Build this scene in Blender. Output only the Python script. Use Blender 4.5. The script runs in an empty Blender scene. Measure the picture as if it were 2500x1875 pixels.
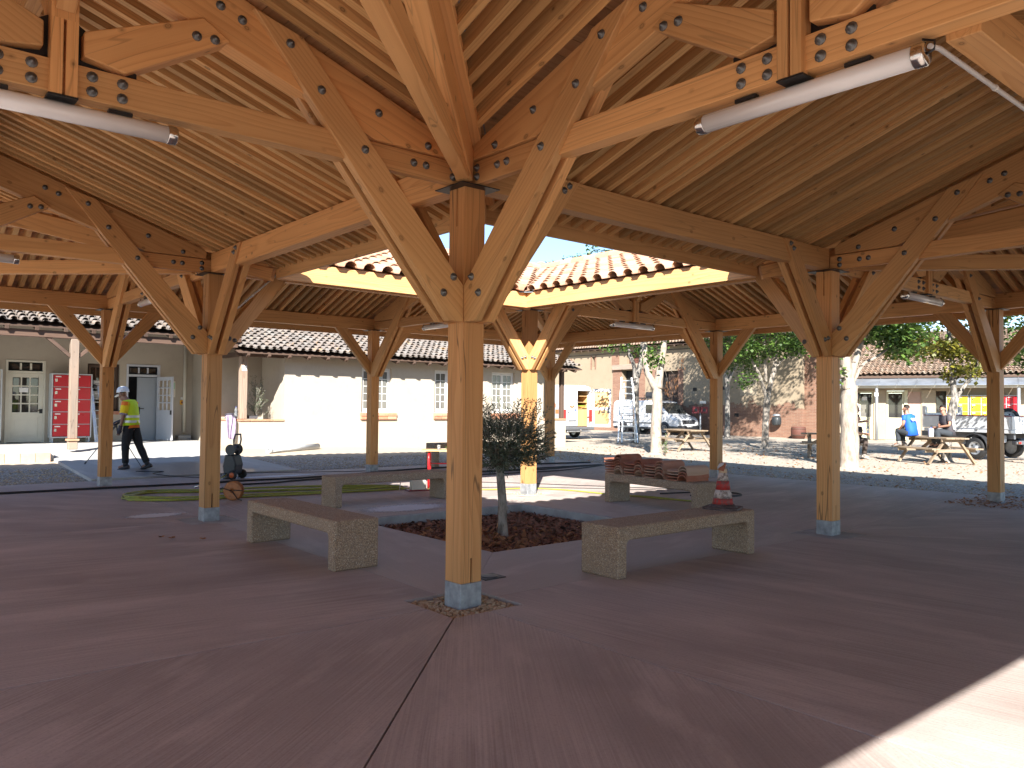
import bpy, bmesh, math, random
import numpy as np
from mathutils import Vector, Matrix
random.seed(7)
R = random.Random(11)
scn = bpy.context.scene
COL = scn.collection
PI = math.pi

# ------------------------------------------------------------------ camera, sky, sun, exposure
CAM = Vector((-3.7734, -5.0507, 1.5429))
_fw = Vector((0.6441585, 0.7643813, 0.0277)).normalized()
_yaw, _pit, _roll = 0.8706, 0.0277, 0.0095
_fw = Vector((math.cos(_pit)*math.cos(_yaw), math.cos(_pit)*math.sin(_yaw), math.sin(_pit)))
_r = _fw.cross(Vector((0, 0, 1))).normalized()
_u = _r.cross(_fw)
_r2 = math.cos(_roll)*_r + math.sin(_roll)*_u
_u2 = -math.sin(_roll)*_r + math.cos(_roll)*_u
cd = bpy.data.cameras.new("camera"); cam = bpy.data.objects.new("camera", cd); COL.objects.link(cam)
cam.matrix_world = Matrix(((_r2.x, _u2.x, -_fw.x, CAM.x), (_r2.y, _u2.y, -_fw.y, CAM.y), (_r2.z, _u2.z, -_fw.z, CAM.z), (0, 0, 0, 1)))
cd.sensor_width = 36; cd.lens = 28.02; cd.clip_start = 0.05; cd.clip_end = 600
scn.camera = cam
scn.render.resolution_x, scn.render.resolution_y = 1024, 768

SUN_EL = math.radians(33.0)
SUN_AZ = math.atan2(-1.10, -1.08)                 # where the sun stands, seen from the yard
w = bpy.data.worlds.new("World"); scn.world = w; w.use_nodes = True
wn = w.node_tree
sky = wn.nodes.new("ShaderNodeTexSky"); sky.sky_type = 'NISHITA'; sky.sun_disc = False
sky.sun_elevation = SUN_EL; sky.sun_rotation = PI/2 - SUN_AZ
sky.air_density = 0.8; sky.dust_density = 0.0; sky.ozone_density = 2.0
wn.links.new(sky.outputs[0], wn.nodes["Background"].inputs[0])
wn.nodes["Background"].inputs[1].default_value = 0.08
sd = bpy.data.lights.new("sun", 'SUN'); sd.energy = 4.6; sd.angle = math.radians(0.53); sd.color = (1.0, 0.95, 0.89)
sun = bpy.data.objects.new("sun", sd); COL.objects.link(sun)
sun.rotation_euler = Vector((1.08, 1.10, -1.0)).to_track_quat('-Z', 'Y').to_euler()
sun.location = (-20, -20, 20)
scn.view_settings.view_transform = 'Standard'; scn.view_settings.look = 'None'
scn.view_settings.gamma = 1.0; scn.view_settings.use_curve_mapping = False
scn.view_settings.exposure = 1.82
scn.cycles.max_bounces = 10; scn.cycles.diffuse_bounces = 7; scn.cycles.glossy_bounces = 4
scn.cycles.transmission_bounces = 6; scn.cycles.transparent_max_bounces = 12
scn.cycles.use_denoising = True; scn.cycles.caustics_reflective = False; scn.cycles.caustics_refractive = False
scn.cycles.sample_clamp_indirect = 6.0

# ------------------------------------------------------------------ node helpers and materials
def nd(nt, typ, ins=None, **props):
    n = nt.nodes.new("ShaderNode" + typ)
    for k, v in props.items(): setattr(n, k, v)
    for k, v in (ins or {}).items():
        s = n.inputs[k]
        if isinstance(v, bpy.types.NodeSocket): nt.links.new(v, s)
        else: s.default_value = v if not (isinstance(v, tuple) and len(v) == 3 and s.type == 'RGBA') else v + (1,)
    return n
def ramp(nt, fac, stops):
    n = nt.nodes.new("ShaderNodeValToRGB"); nt.links.new(fac, n.inputs[0]); e = n.color_ramp.elements
    while len(e) > len(stops): e.remove(e[-1])
    while len(e) < len(stops): e.new(0.5)
    for i, (p, c) in enumerate(stops):
        e[i].position = p; e[i].color = (c if isinstance(c, tuple) else (c, c, c)) + (1,)
    return n.outputs[0]
def mixc(nt, f, a, b, mode='MIX'):
    n = nt.nodes.new("ShaderNodeMix"); n.data_type = 'RGBA'; n.blend_type = mode
    for s, v in ((n.inputs[0], f), (n.inputs[6], a), (n.inputs[7], b)):
        if isinstance(v, bpy.types.NodeSocket): nt.links.new(v, s)
        elif isinstance(v, tuple): s.default_value = v + (1,)
        else: s.default_value = v
    return n.outputs[2]
def mth(nt, op, a, b=0.0, c=0.0):
    n = nt.nodes.new("ShaderNodeMath"); n.operation = op
    for s, v in zip(n.inputs, (a, b, c)):
        if isinstance(v, bpy.types.NodeSocket): nt.links.new(v, s)
        else: s.default_value = v
    return n.outputs[0]
def vmul(nt, v, t):
    n = nt.nodes.new("ShaderNodeVectorMath"); n.operation = 'MULTIPLY'; nt.links.new(v, n.inputs[0]); n.inputs[1].default_value = t
    return n.outputs[0]
def noise(nt, vec, scale, detail=3.0, rough=0.55, out=0):
    n = nd(nt, "TexNoise", {"Scale": scale, "Detail": detail, "Roughness": rough}); nt.links.new(vec, n.inputs["Vector"])
    return n.outputs[out]
def bump(nt, b, h, strength=0.3, dist=0.01):
    n = nd(nt, "Bump", {"Strength": strength, "Distance": dist, "Height": h}); nt.links.new(n.outputs[0], b.inputs["Normal"])
def newmat(name, rough=0.7, metal=0.0):
    m = bpy.data.materials.new(name); m.use_nodes = True; nt = m.node_tree; b = nt.nodes["Principled BSDF"]
    b.inputs["Roughness"].default_value = rough; b.inputs["Metallic"].default_value = metal
    return m, nt, b
def coord(nt, which="Object"): return nt.nodes.new("ShaderNodeTexCoord").outputs[which]
def wpos(nt): return nt.nodes.new("ShaderNodeNewGeometry").outputs["Position"]
def rnd_of(nt):
    a = nd(nt, "Attribute", attribute_name="rnd").outputs["Fac"]
    o = nt.nodes.new("ShaderNodeObjectInfo").outputs["Random"]
    return mth(nt, 'FRACT', mth(nt, 'ADD', mth(nt, 'MULTIPLY', o, 7.31), a))
def setc(nt, b, c): nt.links.new(c, b.inputs["Base Color"])
M = {}
def simple(name, col, rough=0.6, metal=0.0, var=0.12, scale=6.0, bmp=0.0, spec=None, coat=0.0):
    m, nt, b = newmat(name, rough, metal)
    p = coord(nt)
    n = noise(nt, p, scale, 4.0)
    f = ramp(nt, n, [(0.3, 0.0), (0.72, 1.0)])
    d = tuple(c*(1-var) for c in col); l = tuple(min(1, c*(1+var*0.6)) for c in col)
    setc(nt, b, mixc(nt, f, d, l))
    rr = mth(nt, 'ADD', mth(nt, 'MULTIPLY', n, 0.16), rough-0.08); nt.links.new(rr, b.inputs["Roughness"])
    if bmp: bump(nt, b, noise(nt, p, scale*9, 4.0), bmp, 0.004)
    if spec is not None: b.inputs["Specular IOR Level"].default_value = spec
    if coat: b.inputs["Coat Weight"].default_value = coat; b.inputs["Coat Roughness"].default_value = 0.08
    M[name] = m; return m
def wood(name, light, dark, ring=11.0, knots=0.8, crack=0.0, rough=0.55, stripe=0.6, dirt=0.0, vlo=0.78, vhi=1.12):
    m, nt, b = newmat(name, rough)
    g = nd(nt, "Attribute", attribute_name="gc").outputs["Vector"]
    o = nt.nodes.new("ShaderNodeObjectInfo").outputs["Random"]
    cx = nt.nodes.new("ShaderNodeCombineXYZ")
    nt.links.new(mth(nt, 'MULTIPLY', o, 37.0), cx.inputs[0])
    nt.links.new(mth(nt, 'MULTIPLY', mth(nt, 'SUBTRACT', mth(nt, 'FRACT', mth(nt, 'MULTIPLY', o, 17.7)), 0.5), 0.3), cx.inputs[1])
    nt.links.new(mth(nt, 'MULTIPLY', mth(nt, 'SUBTRACT', mth(nt, 'FRACT', mth(nt, 'MULTIPLY', o, 5.3)), 0.5), 0.3), cx.inputs[2])
    ad = nt.nodes.new("ShaderNodeVectorMath"); ad.operation = 'ADD'
    nt.links.new(g, ad.inputs[0]); nt.links.new(cx.outputs[0], ad.inputs[1]); v = ad.outputs[0]
    lowv = vmul(nt, v, (0.55, 3.2, 3.2))
    wob = nd(nt, "TexNoise", {"Scale": 1.0, "Detail": 2.0}); nt.links.new(lowv, wob.inputs["Vector"])
    sc = nt.nodes.new("ShaderNodeVectorMath"); sc.operation = 'SCALE'; nt.links.new(wob.outputs["Color"], sc.inputs[0]); sc.inputs["Scale"].default_value = 0.16
    flat = vmul(nt, v, (0.05, 1.0, 1.0))
    a2 = nt.nodes.new("ShaderNodeVectorMath"); a2.operation = 'ADD'; nt.links.new(flat, a2.inputs[0]); nt.links.new(sc.outputs[0], a2.inputs[1])
    wv = nd(nt, "TexWave", {"Scale": ring, "Distortion": 0.6, "Detail": 2.0, "Detail Scale": 2.0}, wave_type='RINGS', rings_direction='X', wave_profile='SAW')
    nt.links.new(a2.outputs[0], wv.inputs["Vector"])
    fine = noise(nt, vmul(nt, v, (2.0, 130.0, 130.0)), 1.0, 3.0, 0.6)
    ringf = ramp(nt, wv.outputs["Fac"], [(0.0, 0.0), (0.55, 0.35), (0.9, 1.0), (1.0, 0.1)])
    f = mth(nt, 'ADD', mth(nt, 'MULTIPLY', ringf, stripe), mth(nt, 'MULTIPLY', mth(nt, 'SUBTRACT', fine, 0.5), 0.55))
    col = mixc(nt, f, light, dark)
    broad = noise(nt, vmul(nt, v, (0.8, 5.0, 5.0)), 1.0, 2.0)
    var = mth(nt, 'ADD', mth(nt, 'MULTIPLY', rnd_of(nt), vhi-vlo), vlo)
    var = mth(nt, 'MULTIPLY', var, mth(nt, 'ADD', mth(nt, 'MULTIPLY', broad, 0.35), 0.82))
    cc = nt.nodes.new("ShaderNodeVectorMath"); cc.operation = 'SCALE'; nt.links.new(col, cc.inputs[0]); nt.links.new(var, cc.inputs["Scale"])
    col = cc.outputs[0]
    # some pieces redder, some yellower
    hue = mth(nt, 'FRACT', mth(nt, 'MULTIPLY', rnd_of(nt), 9.7))
    col = mixc(nt, mth(nt, 'MULTIPLY', hue, 0.35), col, mixc(nt, 1.0, col, (1.0, 0.78, 0.62), 'MULTIPLY'))
    if knots:
        vo = nd(nt, "TexVoronoi", {"Scale": 2.7, "Randomness": 1.0}); nt.links.new(vmul(nt, v, (1.5, 2.2, 2.2)), vo.inputs["Vector"])
        kf = ramp(nt, vo.outputs["Distance"], [(0.0, 0.6), (0.055, 0.45), (0.07, 0.95), (0.09, 0.35), (0.15, 0.0)])
        col = mixc(nt, mth(nt, 'MULTIPLY', kf, knots), col, tuple(c*0.28 for c in dark))
    if crack:
        cn = noise(nt, vmul(nt, v, (0.35, 9.0, 9.0)), 1.0, 1.0)
        cf = ramp(nt, mth(nt, 'ABSOLUTE', mth(nt, 'SUBTRACT', cn, 0.5)), [(0.0, 1.0), (0.0035, 0.8), (0.008, 0.0)])
        col = mixc(nt, mth(nt, 'MULTIPLY', cf, crack), col, (0.06, 0.03, 0.015))
    if dirt:
        dn = ramp(nt, noise(nt, vmul(nt, v, (1.5, 9.0, 9.0)), 1.0, 5.0), [(0.45, 0.0), (0.7, 1.0)])
        col = mixc(nt, mth(nt, 'MULTIPLY', dn, dirt), col, (0.16, 0.15, 0.13))
    setc(nt, b, col)
    bump(nt, b, mth(nt, 'ADD', mth(nt, 'MULTIPLY', fine, 0.6), mth(nt, 'MULTIPLY', ringf, 0.5)), 0.12, 0.003)
    b.inputs["Specular IOR Level"].default_value = 0.35
    M[name] = m; return m

# ------------------------------------------------------------------ mesh helpers
def basis(ax):
    ax = Vector(ax).normalized()
    up = Vector((0, 0, 1)) if abs(ax.z) < 0.93 else Vector((0, 1, 0))
    s = up.cross(ax).normalized(); return ax, s, ax.cross(s)
class MB:
    def __init__(self): self.v = []; self.f = []; self.gc = {}; self.rn = {}; self.mi = []; self.cm = 0; self.sm = set()
    def add(self, vs, fs, axis=None, rnd=None, smooth=False):
        o = len(self.v); vs = [Vector(p) for p in vs]; self.v += vs
        for f in fs:
            if smooth: self.sm.add(len(self.f))
            self.f.append([i+o for i in f]); self.mi.append(self.cm)
        if axis is not None:
            a, s, t = basis(axis); c = sum(vs, Vector())/len(vs)
            ro = (R.uniform(-40, 40), R.uniform(-.16, .16), R.uniform(-.16, .16))
            for i, p in enumerate(vs):
                q = p-c; self.gc[o+i] = (q.dot(a)+ro[0], q.dot(s)+ro[1], q.dot(t)+ro[2])
        if rnd is not None:
            for i in range(len(vs)): self.rn[o+i] = rnd
        return self
    def box(self, c, s, rz=0.0, axis=None, rnd=None, mat=None):
        hx, hy, hz = s[0]/2, s[1]/2, s[2]/2
        vs = [Vector((x, y, z)) for z in (-hz, hz) for x, y in ((-hx, -hy), (hx, -hy), (hx, hy), (-hx, hy))]
        if mat is None: mat = Matrix.Translation(Vector(c)) @ Matrix.Rotation(rz, 4, 'Z')
        vs = [mat @ p for p in vs]
        fs = [(3, 2, 1, 0), (4, 5, 6, 7), (0, 1, 5, 4), (1, 2, 6, 5), (2, 3, 7, 6), (3, 0, 4, 7)]
        if axis == 0: axis = mat.to_3x3() @ Vector((1, 0, 0))
        return self.add(vs, fs, axis, rnd)
    def lohi(self, a, b, **k): return self.box([(a[i]+b[i])/2 for i in range(3)], [b[i]-a[i] for i in range(3)], **k)
    def bar(self, p0, p1, w, h, up=None, axis=True, rnd=None):
        p0, p1 = Vector(p0), Vector(p1); ax = (p1-p0).normalized()
        upv = Vector(up) if up else (Vector((0, 0, 1)) if abs(ax.z) < .95 else Vector((0, 1, 0)))
        s = ax.cross(upv).normalized(); t = s.cross(ax)
        vs = [p + s*(w/2)*i + t*(h/2)*j for p in (p0, p1) for i, j in ((-1, -1), (1, -1), (1, 1), (-1, 1))]
        fs = [(0, 1, 2, 3), (7, 6, 5, 4), (0, 4, 5, 1), (1, 5, 6, 2), (2, 6, 7, 3), (3, 7, 4, 0)]
        return self.add(vs, fs, ax if axis else None, rnd)
    def prism(self, poly, ext, axis=None, rnd=None):
        poly = [Vector(p) for p in poly]; n = len(poly); e = Vector(ext)
        nrm = Vector()
        for i in range(n): nrm += (poly[i]-poly[0]).cross(poly[(i+1) % n]-poly[0])
        if nrm.dot(e) > 0: poly = poly[::-1]
        vs = poly + [p+e for p in poly]
        fs = [tuple(range(n)), tuple(range(2*n-1, n-1, -1))]
        for i in range(n): j = (i+1) % n; fs.append((i, i+n, j+n, j))
        return self.add(vs, fs, axis, rnd)
    def tube(self, pts, r, n=8, cap=True, rnd=None, jit=0.0, closed=False):
        pts = [Vector(p) for p in pts]; m = len(pts)
        rs = r if isinstance(r, (list, tuple)) else [r]*m
        vs = []; prev = None
        for i, p in enumerate(pts):
            if closed: t = pts[(i+1) % m]-pts[i-1]
            else: t = pts[min(i+1, m-1)]-pts[max(i-1, 0)]
            t.normalize()
            if prev is None: s = basis(t)[1]
            else: s = (prev - t*prev.dot(t)).normalized()
            prev = s; b = t.cross(s)
            for k in range(n):
                a = 2*PI*k/n; q = rs[i]*(1+R.uniform(-jit, jit))
                vs.append(p + s*math.cos(a)*q + b*math.sin(a)*q)
        fs = []
        for i in range(m if closed else m-1):
            j = (i+1) % m
            for k in range(n): fs.append((i*n+k, i*n+(k+1) % n, j*n+(k+1) % n, j*n+k))
        o = len(self.f)
        self.add(vs, fs, None, rnd, smooth=True)
        if cap and not closed:
            self.add([], []) 
            base = len(self.v)-len(vs)
            self.f.append([base+k for k in range(n-1, -1, -1)]); self.mi.append(self.cm)
            self.f.append([base+(m-1)*n+k for k in range(n)]); self.mi.append(self.cm)
        return self
    def lathe(self, c, prof, n=16, ax=(0, 0, 1), rnd=None, smooth=True, cap=True):
        a, s, t = basis(ax); c = Vector(c); vs = []
        for r, h in prof:
            for k in range(n):
                q = 2*PI*k/n; vs.append(c + a*h + (s*math.cos(q)+t*math.sin(q))*r)
        fs = []; m = len(prof)
        for i in range(m-1):
            for k in range(n): fs.append((i*n+k, i*n+(k+1) % n, (i+1)*n+(k+1) % n, (i+1)*n+k))
        self.add(vs, fs, None, rnd, smooth)
        base = len(self.v)-len(vs)
        if cap and prof[0][0] > 1e-4: self.f.append([base+k for k in range(n-1, -1, -1)]); self.mi.append(self.cm)
        if cap and prof[-1][0] > 1e-4: self.f.append([base+(m-1)*n+k for k in range(n)]); self.mi.append(self.cm)
        return self
    def ball(self, c, r, n=8, sq=(1, 1, 1)):
        vs = []; fs = []; c = Vector(c); m = max(4, n//2+1)
        for i in range(m+1):
            th = PI*i/m
            for k in range(n):
                a = 2*PI*k/n
                vs.append(c+Vector((r*sq[0]*math.sin(th)*math.cos(a), r*sq[1]*math.sin(th)*math.sin(a), r*sq[2]*math.cos(th))))
        for i in range(m):
            for k in range(n): fs.append((i*n+k, (i+1)*n+k, (i+1)*n+(k+1) % n, i*n+(k+1) % n))
        return self.add(vs, fs, smooth=True)
    def mesh(self, name, mats, axis=None, bevel=0.0, recalc=False):
        me = bpy.data.meshes.new(name)
        if not isinstance(mats, (list, tuple)): mats = [mats]
        me.from_pydata([tuple(p) for p in self.v], [], [tuple(f) for f in self.f])
        for m in mats: me.materials.append(M[m] if isinstance(m, str) else m)
        if len(mats) > 1: me.polygons.foreach_set("material_index", self.mi)
        if self.sm: me.polygons.foreach_set("use_smooth", [i in self.sm for i in range(len(self.f))])
        gc = None
        if bevel or recalc:
            bm = bmesh.new(); bm.from_mesh(me)
            if recalc: bmesh.ops.recalc_face_normals(bm, faces=bm.faces)
            if bevel:
                es = [e for e in bm.edges if len(e.link_faces) == 2 and e.calc_face_angle(0) > 0.6]
                bmesh.ops.bevel(bm, geom=es, offset=bevel, segments=1, affect='EDGES', clamp_overlap=True)
            bm.to_mesh(me); bm.free()
            if axis is not None:
                a, s, t = basis(axis); vs = [v.co for v in me.vertices]; c = sum(vs, Vector())/max(1, len(vs))
                ro = (R.uniform(-40, 40), R.uniform(-.16, .16), R.uniform(-.16, .16))
                gc = [(float((q-c).dot(a))+ro[0], float((q-c).dot(s))+ro[1], float((q-c).dot(t))+ro[2]) for q in vs]
        elif self.gc:
            gc = [self.gc.get(i, (0, 0, 0)) for i in range(len(self.v))]
        if gc:
            at = me.attributes.new("gc", 'FLOAT_VECTOR', 'POINT'); at.data.foreach_set("vector", [c for t in gc for c in t])
        if self.rn and not bevel:
            at = me.attributes.new("rnd", 'FLOAT', 'POINT'); at.data.foreach_set("value", [self.rn.get(i, 0.0) for i in range(len(self.v))])
        me.update(); return me
    def obj(self, name, mats, parent=None, **k):
        return put(name, self.mesh(name, mats, **k), parent)
def put(name, me, parent=None, mat=None):
    o = bpy.data.objects.new(name, me); COL.objects.link(o)
    adopt(o, parent)
    if mat is not None: o.matrix_basis = mat
    return o
LOCAL = set()
def root_of(o):
    while o.parent is not None: o = o.parent
    return o
def adopt(o, parent):
    if parent is None: return o
    o.parent = parent
    if root_of(parent).name in LOCAL: o.matrix_parent_inverse = Matrix()
    else: o.matrix_parent_inverse = MW(parent).inverted()
    return o
def MW(o):
    m = o.matrix_basis.copy()
    if o.parent is not None: m = MW(o.parent) @ o.matrix_parent_inverse @ m
    return m
def thing(name, label, cat, loc=(0, 0, 0), rz=0.0, group=None, local=False):
    """an Empty at the thing's base; local: its parts are given in its own frame, else in the place's"""
    o = bpy.data.objects.new(name, None); COL.objects.link(o); o.empty_display_size = 0.2
    o.location = loc; o.rotation_euler = (0, 0, rz)
    if local: LOCAL.add(o.name)
    return tag(o, label, cat, group)
def tag(o, label, cat=None, group=None):
    if label: o["label"] = label
    if cat: o["category"] = cat
    if group: o["group"] = group
    return o
def struct(o): o["kind"] = "structure"; return o
def stuff(o): o["kind"] = "stuff"; return o
def dup(root, loc, rz, label, group=None, name=None):
    r = root.copy(); COL.objects.link(r); r.location = loc; r.rotation_euler = (0, 0, rz); r["label"] = label
    if group: r["group"] = group
    for ch in root.children:
        c = ch.copy(); COL.objects.link(c); c.parent = r
        for g in ch.children:
            d = g.copy(); COL.objects.link(d); d.parent = c
    return r
def camdist(p): return (Vector(p)-CAM).length
def inview(p, mg=1.15):
    d = Vector(p)-CAM; z = d.dot(_fw)
    return z > 0.2 and abs(d.dot(_r2)/z) < 0.6424*mg and abs(d.dot(_u2)/z) < 0.4818*mg
def pieces(name, me, mats, parent, limit=300, mat="", vis=None, rest=True):
    """alike pieces: the `limit` nearest ones in view become parts, the others one joined part"""
    vis = vis or (lambda m: inview(m.translation))
    order = sorted(range(len(mats)), key=lambda i: (0 if vis(mats[i]) else 1000)+camdist(mats[i].translation))
    first = [i for i in order[:limit] if vis(mats[i])]; fs = set(first)
    for i in first: put(name, me, parent, mats[i])
    others = [i for i in range(len(mats)) if i not in fs]
    if others and rest:
        v = np.empty(len(me.vertices)*3, np.float32); me.vertices.foreach_get("co", v); v = v.reshape(-1, 3)
        polys = [tuple(p.vertices) for p in me.polygons]; n = len(v)
        V = []; F = []; RN = []
        for k, i in enumerate(others):
            m = np.array(mats[i]); V.append(v @ m[:3, :3].T + m[:3, 3]); F += [tuple(a+k*n for a in p) for p in polys]
            RN += [R.random()]*n
        j = bpy.data.meshes.new(name+"s"); j.from_pydata(np.concatenate(V).tolist(), [], F)
        for mm in me.materials: j.materials.append(mm)
        sm = [p.use_smooth for p in me.polygons]
        j.polygons.foreach_set("use_smooth", sm*len(others))
        at = j.attributes.new("rnd", 'FLOAT', 'POINT'); at.data.foreach_set("value", RN)
        stuff(put(name, j, parent))
def text(body, size, parent, mat, loc, rot, name="lettering", ext=0.002, align='CENTER'):
    cu = bpy.data.curves.new(name, 'FONT'); cu.body = body; cu.size = size; cu.extrude = ext; cu.align_x = align; cu.align_y = 'CENTER'
    cu.resolution_u = 2; cu.materials.append(M[mat])
    t = bpy.data.objects.new("tmp", cu); COL.objects.link(t); dg = bpy.context.evaluated_depsgraph_get(); dg.update()
    me = bpy.data.meshes.new_from_object(t.evaluated_get(dg)); me.name = name
    bpy.data.objects.remove(t); bpy.data.curves.remove(cu)
    o = put(name, me, parent); o.location = loc; o.rotation_euler = rot
    return o
# ------------------------------------------------------------------ materials
wood("fir", (0.70, 0.405, 0.17), (0.50, 0.245, 0.085), ring=10, knots=0.85, crack=0.3, stripe=0.5)
wood("fir_post", (0.64, 0.345, 0.135), (0.45, 0.205, 0.068), ring=11, knots=0.9, crack=0.7, stripe=0.5)
wood("fir_rafter", (0.76, 0.49, 0.215), (0.48, 0.245, 0.09), ring=12, knots=0.9, vlo=0.62, vhi=1.12)
wood("fir_board", (0.66, 0.40, 0.20), (0.50, 0.27, 0.12), ring=9, knots=0.7, vlo=0.75, vhi=1.1)
wood("old_beam", (0.115, 0.075, 0.055), (0.05, 0.033, 0.026), ring=14, knots=0.3, crack=0.6, rough=0.75)
wood("weathered", (0.32, 0.25, 0.195), (0.19, 0.14, 0.105), ring=14, knots=0.5, crack=0.9, rough=0.8, dirt=0.4)
wood("picnic", (0.33, 0.255, 0.175), (0.18, 0.13, 0.08), ring=14, knots=0.6, crack=0.5, rough=0.8, dirt=0.5)
wood("plywood", (0.62, 0.42, 0.20), (0.46, 0.28, 0.115), ring=7, knots=0.4)
wood("table_top", (0.60, 0.40, 0.20), (0.46, 0.28, 0.12), ring=12, knots=0.2)
simple("galv", (0.44, 0.46, 0.48), 0.5, 0.75, 0.3, 9.0)
simple("shoe_steel", (0.36, 0.38, 0.40), 0.6, 0.35, 0.35, 14.0, 0.1)
simple("black_steel", (0.022, 0.021, 0.022), 0.45, 0.3, 0.2)
simple("bolt_steel", (0.17, 0.17, 0.165), 0.5, 0.6, 0.4, 60)
simple("lamp_tube", (0.80, 0.80, 0.80), 0.22, 0.0, 0.02, spec=0.5, coat=0.4)
simple("chrome", (0.62, 0.60, 0.57), 0.18, 1.0, 0.1)
simple("pvc_grey", (0.55, 0.54, 0.53), 0.45, 0, 0.05)
simple("pipe_grey", (0.45, 0.47, 0.48), 0.5, 0, 0.12, 5)
simple("white_paint", (0.66, 0.65, 0.61), 0.45, 0, 0.06, 3)
simple("cream_paint", (0.62, 0.585, 0.48), 0.5, 0, 0.08, 3)
simple("pale_green_paint", (0.60, 0.58, 0.41), 0.55, 0, 0.12, 3)
simple("grey_door", (0.29, 0.315, 0.34), 0.4, 0, 0.05, 2)
simple("door_grey_blue", (0.48, 0.50, 0.54), 0.4, 0, 0.05, 2)
simple("dark_room", (0.02, 0.019, 0.018), 0.9)
simple("locker_body", (0.56, 0.59, 0.60), 0.4, 0, 0.06, 3)
simple("locker_red", (0.50, 0.006, 0.016), 0.3, 0, 0.06, 2, coat=0.2)
simple("locker_yellow", (0.68, 0.38, 0.022), 0.3, 0, 0.08, 2, coat=0.2)
simple("paper", (0.78, 0.77, 0.74), 0.7, 0, 0.04)
simple("paper_green", (0.35, 0.55, 0.40), 0.7, 0, 0.1, 20)
simple("ink", (0.03, 0.03, 0.045), 0.6)
simple("ink_blue", (0.10, 0.13, 0.32), 0.5)
simple("yellow_box", (0.72, 0.36, 0.02), 0.45)
simple("red_paint", (0.60, 0.015, 0.02), 0.3, 0, 0.1, 8, coat=0.3)
simple("dark_red", (0.20, 0.022, 0.028), 0.45)
simple("rubber", (0.014, 0.014, 0.015), 0.6, 0, 0.3, 20)
simple("cable", (0.012, 0.012, 0.014), 0.5)
simple("hose_yellow", (0.30, 0.32, 0.05), 0.45, 0, 0.2, 20)
simple("plastic_dark", (0.035, 0.037, 0.042), 0.4, 0, 0.2, 10)
simple("plastic_mid", (0.11, 0.115, 0.125), 0.4, 0, 0.15, 10)
simple("orange_plastic", (0.58, 0.11, 0.015), 0.4, 0, 0.15, 10)
simple("orange_wood", (0.42, 0.15, 0.04), 0.5, 0, 0.3, 14)
simple("van_white", (0.66, 0.67, 0.68), 0.22, 0, 0.02, 2, coat=0.6)
simple("van_grey_print", (0.40, 0.40, 0.41), 0.3, 0, 0.03, 2)
simple("green_print", (0.33, 0.55, 0.04), 0.35)
simple("orange_print", (0.80, 0.16, 0.06), 0.35)
simple("grey_text", (0.16, 0.16, 0.17), 0.4)
simple("lamp_red", (0.55, 0.012, 0.015), 0.12, 0, 0.05, coat=0.6)
simple("headlamp", (0.62, 0.65, 0.68), 0.08, 0.6, 0.2, 20, coat=0.8)
simple("aluminium", (0.68, 0.69, 0.70), 0.32, 0.9, 0.12, 6)
simple("bed_silver", (0.60, 0.62, 0.64), 0.35, 0.25, 0.08, 4, coat=0.2)
simple("hivis", (0.60, 0.82, 0.02), 0.65, 0, 0.08, 6)
simple("hivis_orange", (0.85, 0.20, 0.015), 0.65, 0, 0.08, 6)
simple("shirt_yellow", (0.85, 0.62, 0.01), 0.75, 0, 0.08, 6)
simple("reflective", (0.55, 0.58, 0.58), 0.35, 0.3, 0.1)
simple("shirt_blue", (0.012, 0.115, 0.62), 0.75, 0, 0.15, 9)
simple("shirt_grey", (0.055, 0.05, 0.058), 0.75, 0, 0.15, 9)
simple("shirt_pale", (0.62, 0.60, 0.60), 0.75, 0, 0.1, 9)
simple("jeans_dark", (0.03, 0.037, 0.045), 0.85, 0, 0.3, 9)
simple("trousers_black", (0.012, 0.012, 0.014), 0.85, 0, 0.3, 9)
simple("trousers_brown", (0.075, 0.055, 0.045), 0.85, 0, 0.3, 9)
simple("trousers_tan", (0.35, 0.29, 0.22), 0.85, 0, 0.2, 9)
simple("boots", (0.02, 0.02, 0.024), 0.6, 0, 0.3, 9)
simple("shoe_grey", (0.30, 0.27, 0.24), 0.7, 0, 0.3, 9)
simple("glove", (0.045, 0.042, 0.06), 0.8)
simple("hair_dark", (0.012, 0.010, 0.009), 0.55)
simple("hair_brown", (0.035, 0.022, 0.015), 0.6)
simple("skin_light", (0.50, 0.28, 0.19), 0.5, 0, 0.08, 6)
simple("skin_tan", (0.36, 0.19, 0.125), 0.5, 0, 0.08, 6)
simple("skin_dark", (0.26, 0.14, 0.10), 0.5, 0, 0.08, 6)
simple("cloth_mauve", (0.30, 0.24, 0.34), 0.85, 0, 0.25, 12)
simple("cloth_dark", (0.05, 0.045, 0.06), 0.85, 0, 0.25, 12)
simple("milky", (0.74, 0.76, 0.78), 0.35, 0, 0.04, spec=0.5)
simple("cap_blue", (0.03, 0.06, 0.35), 0.4)
simple("zinc", (0.36, 0.39, 0.42), 0.45, 0.55, 0.25, 1.6)
simple("wax_bin", (0.03, 0.035, 0.038), 0.45)
simple("pebble", (0.44, 0.33, 0.20), 0.85, 0, 0.5, 30)
simple("dust_white", (0.72, 0.74, 0.76), 0.9, 0, 0.2, 30)
simple("cone_tape", (0.60, 0.43, 0.29), 0.6, 0, 0.1, 12)

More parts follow.
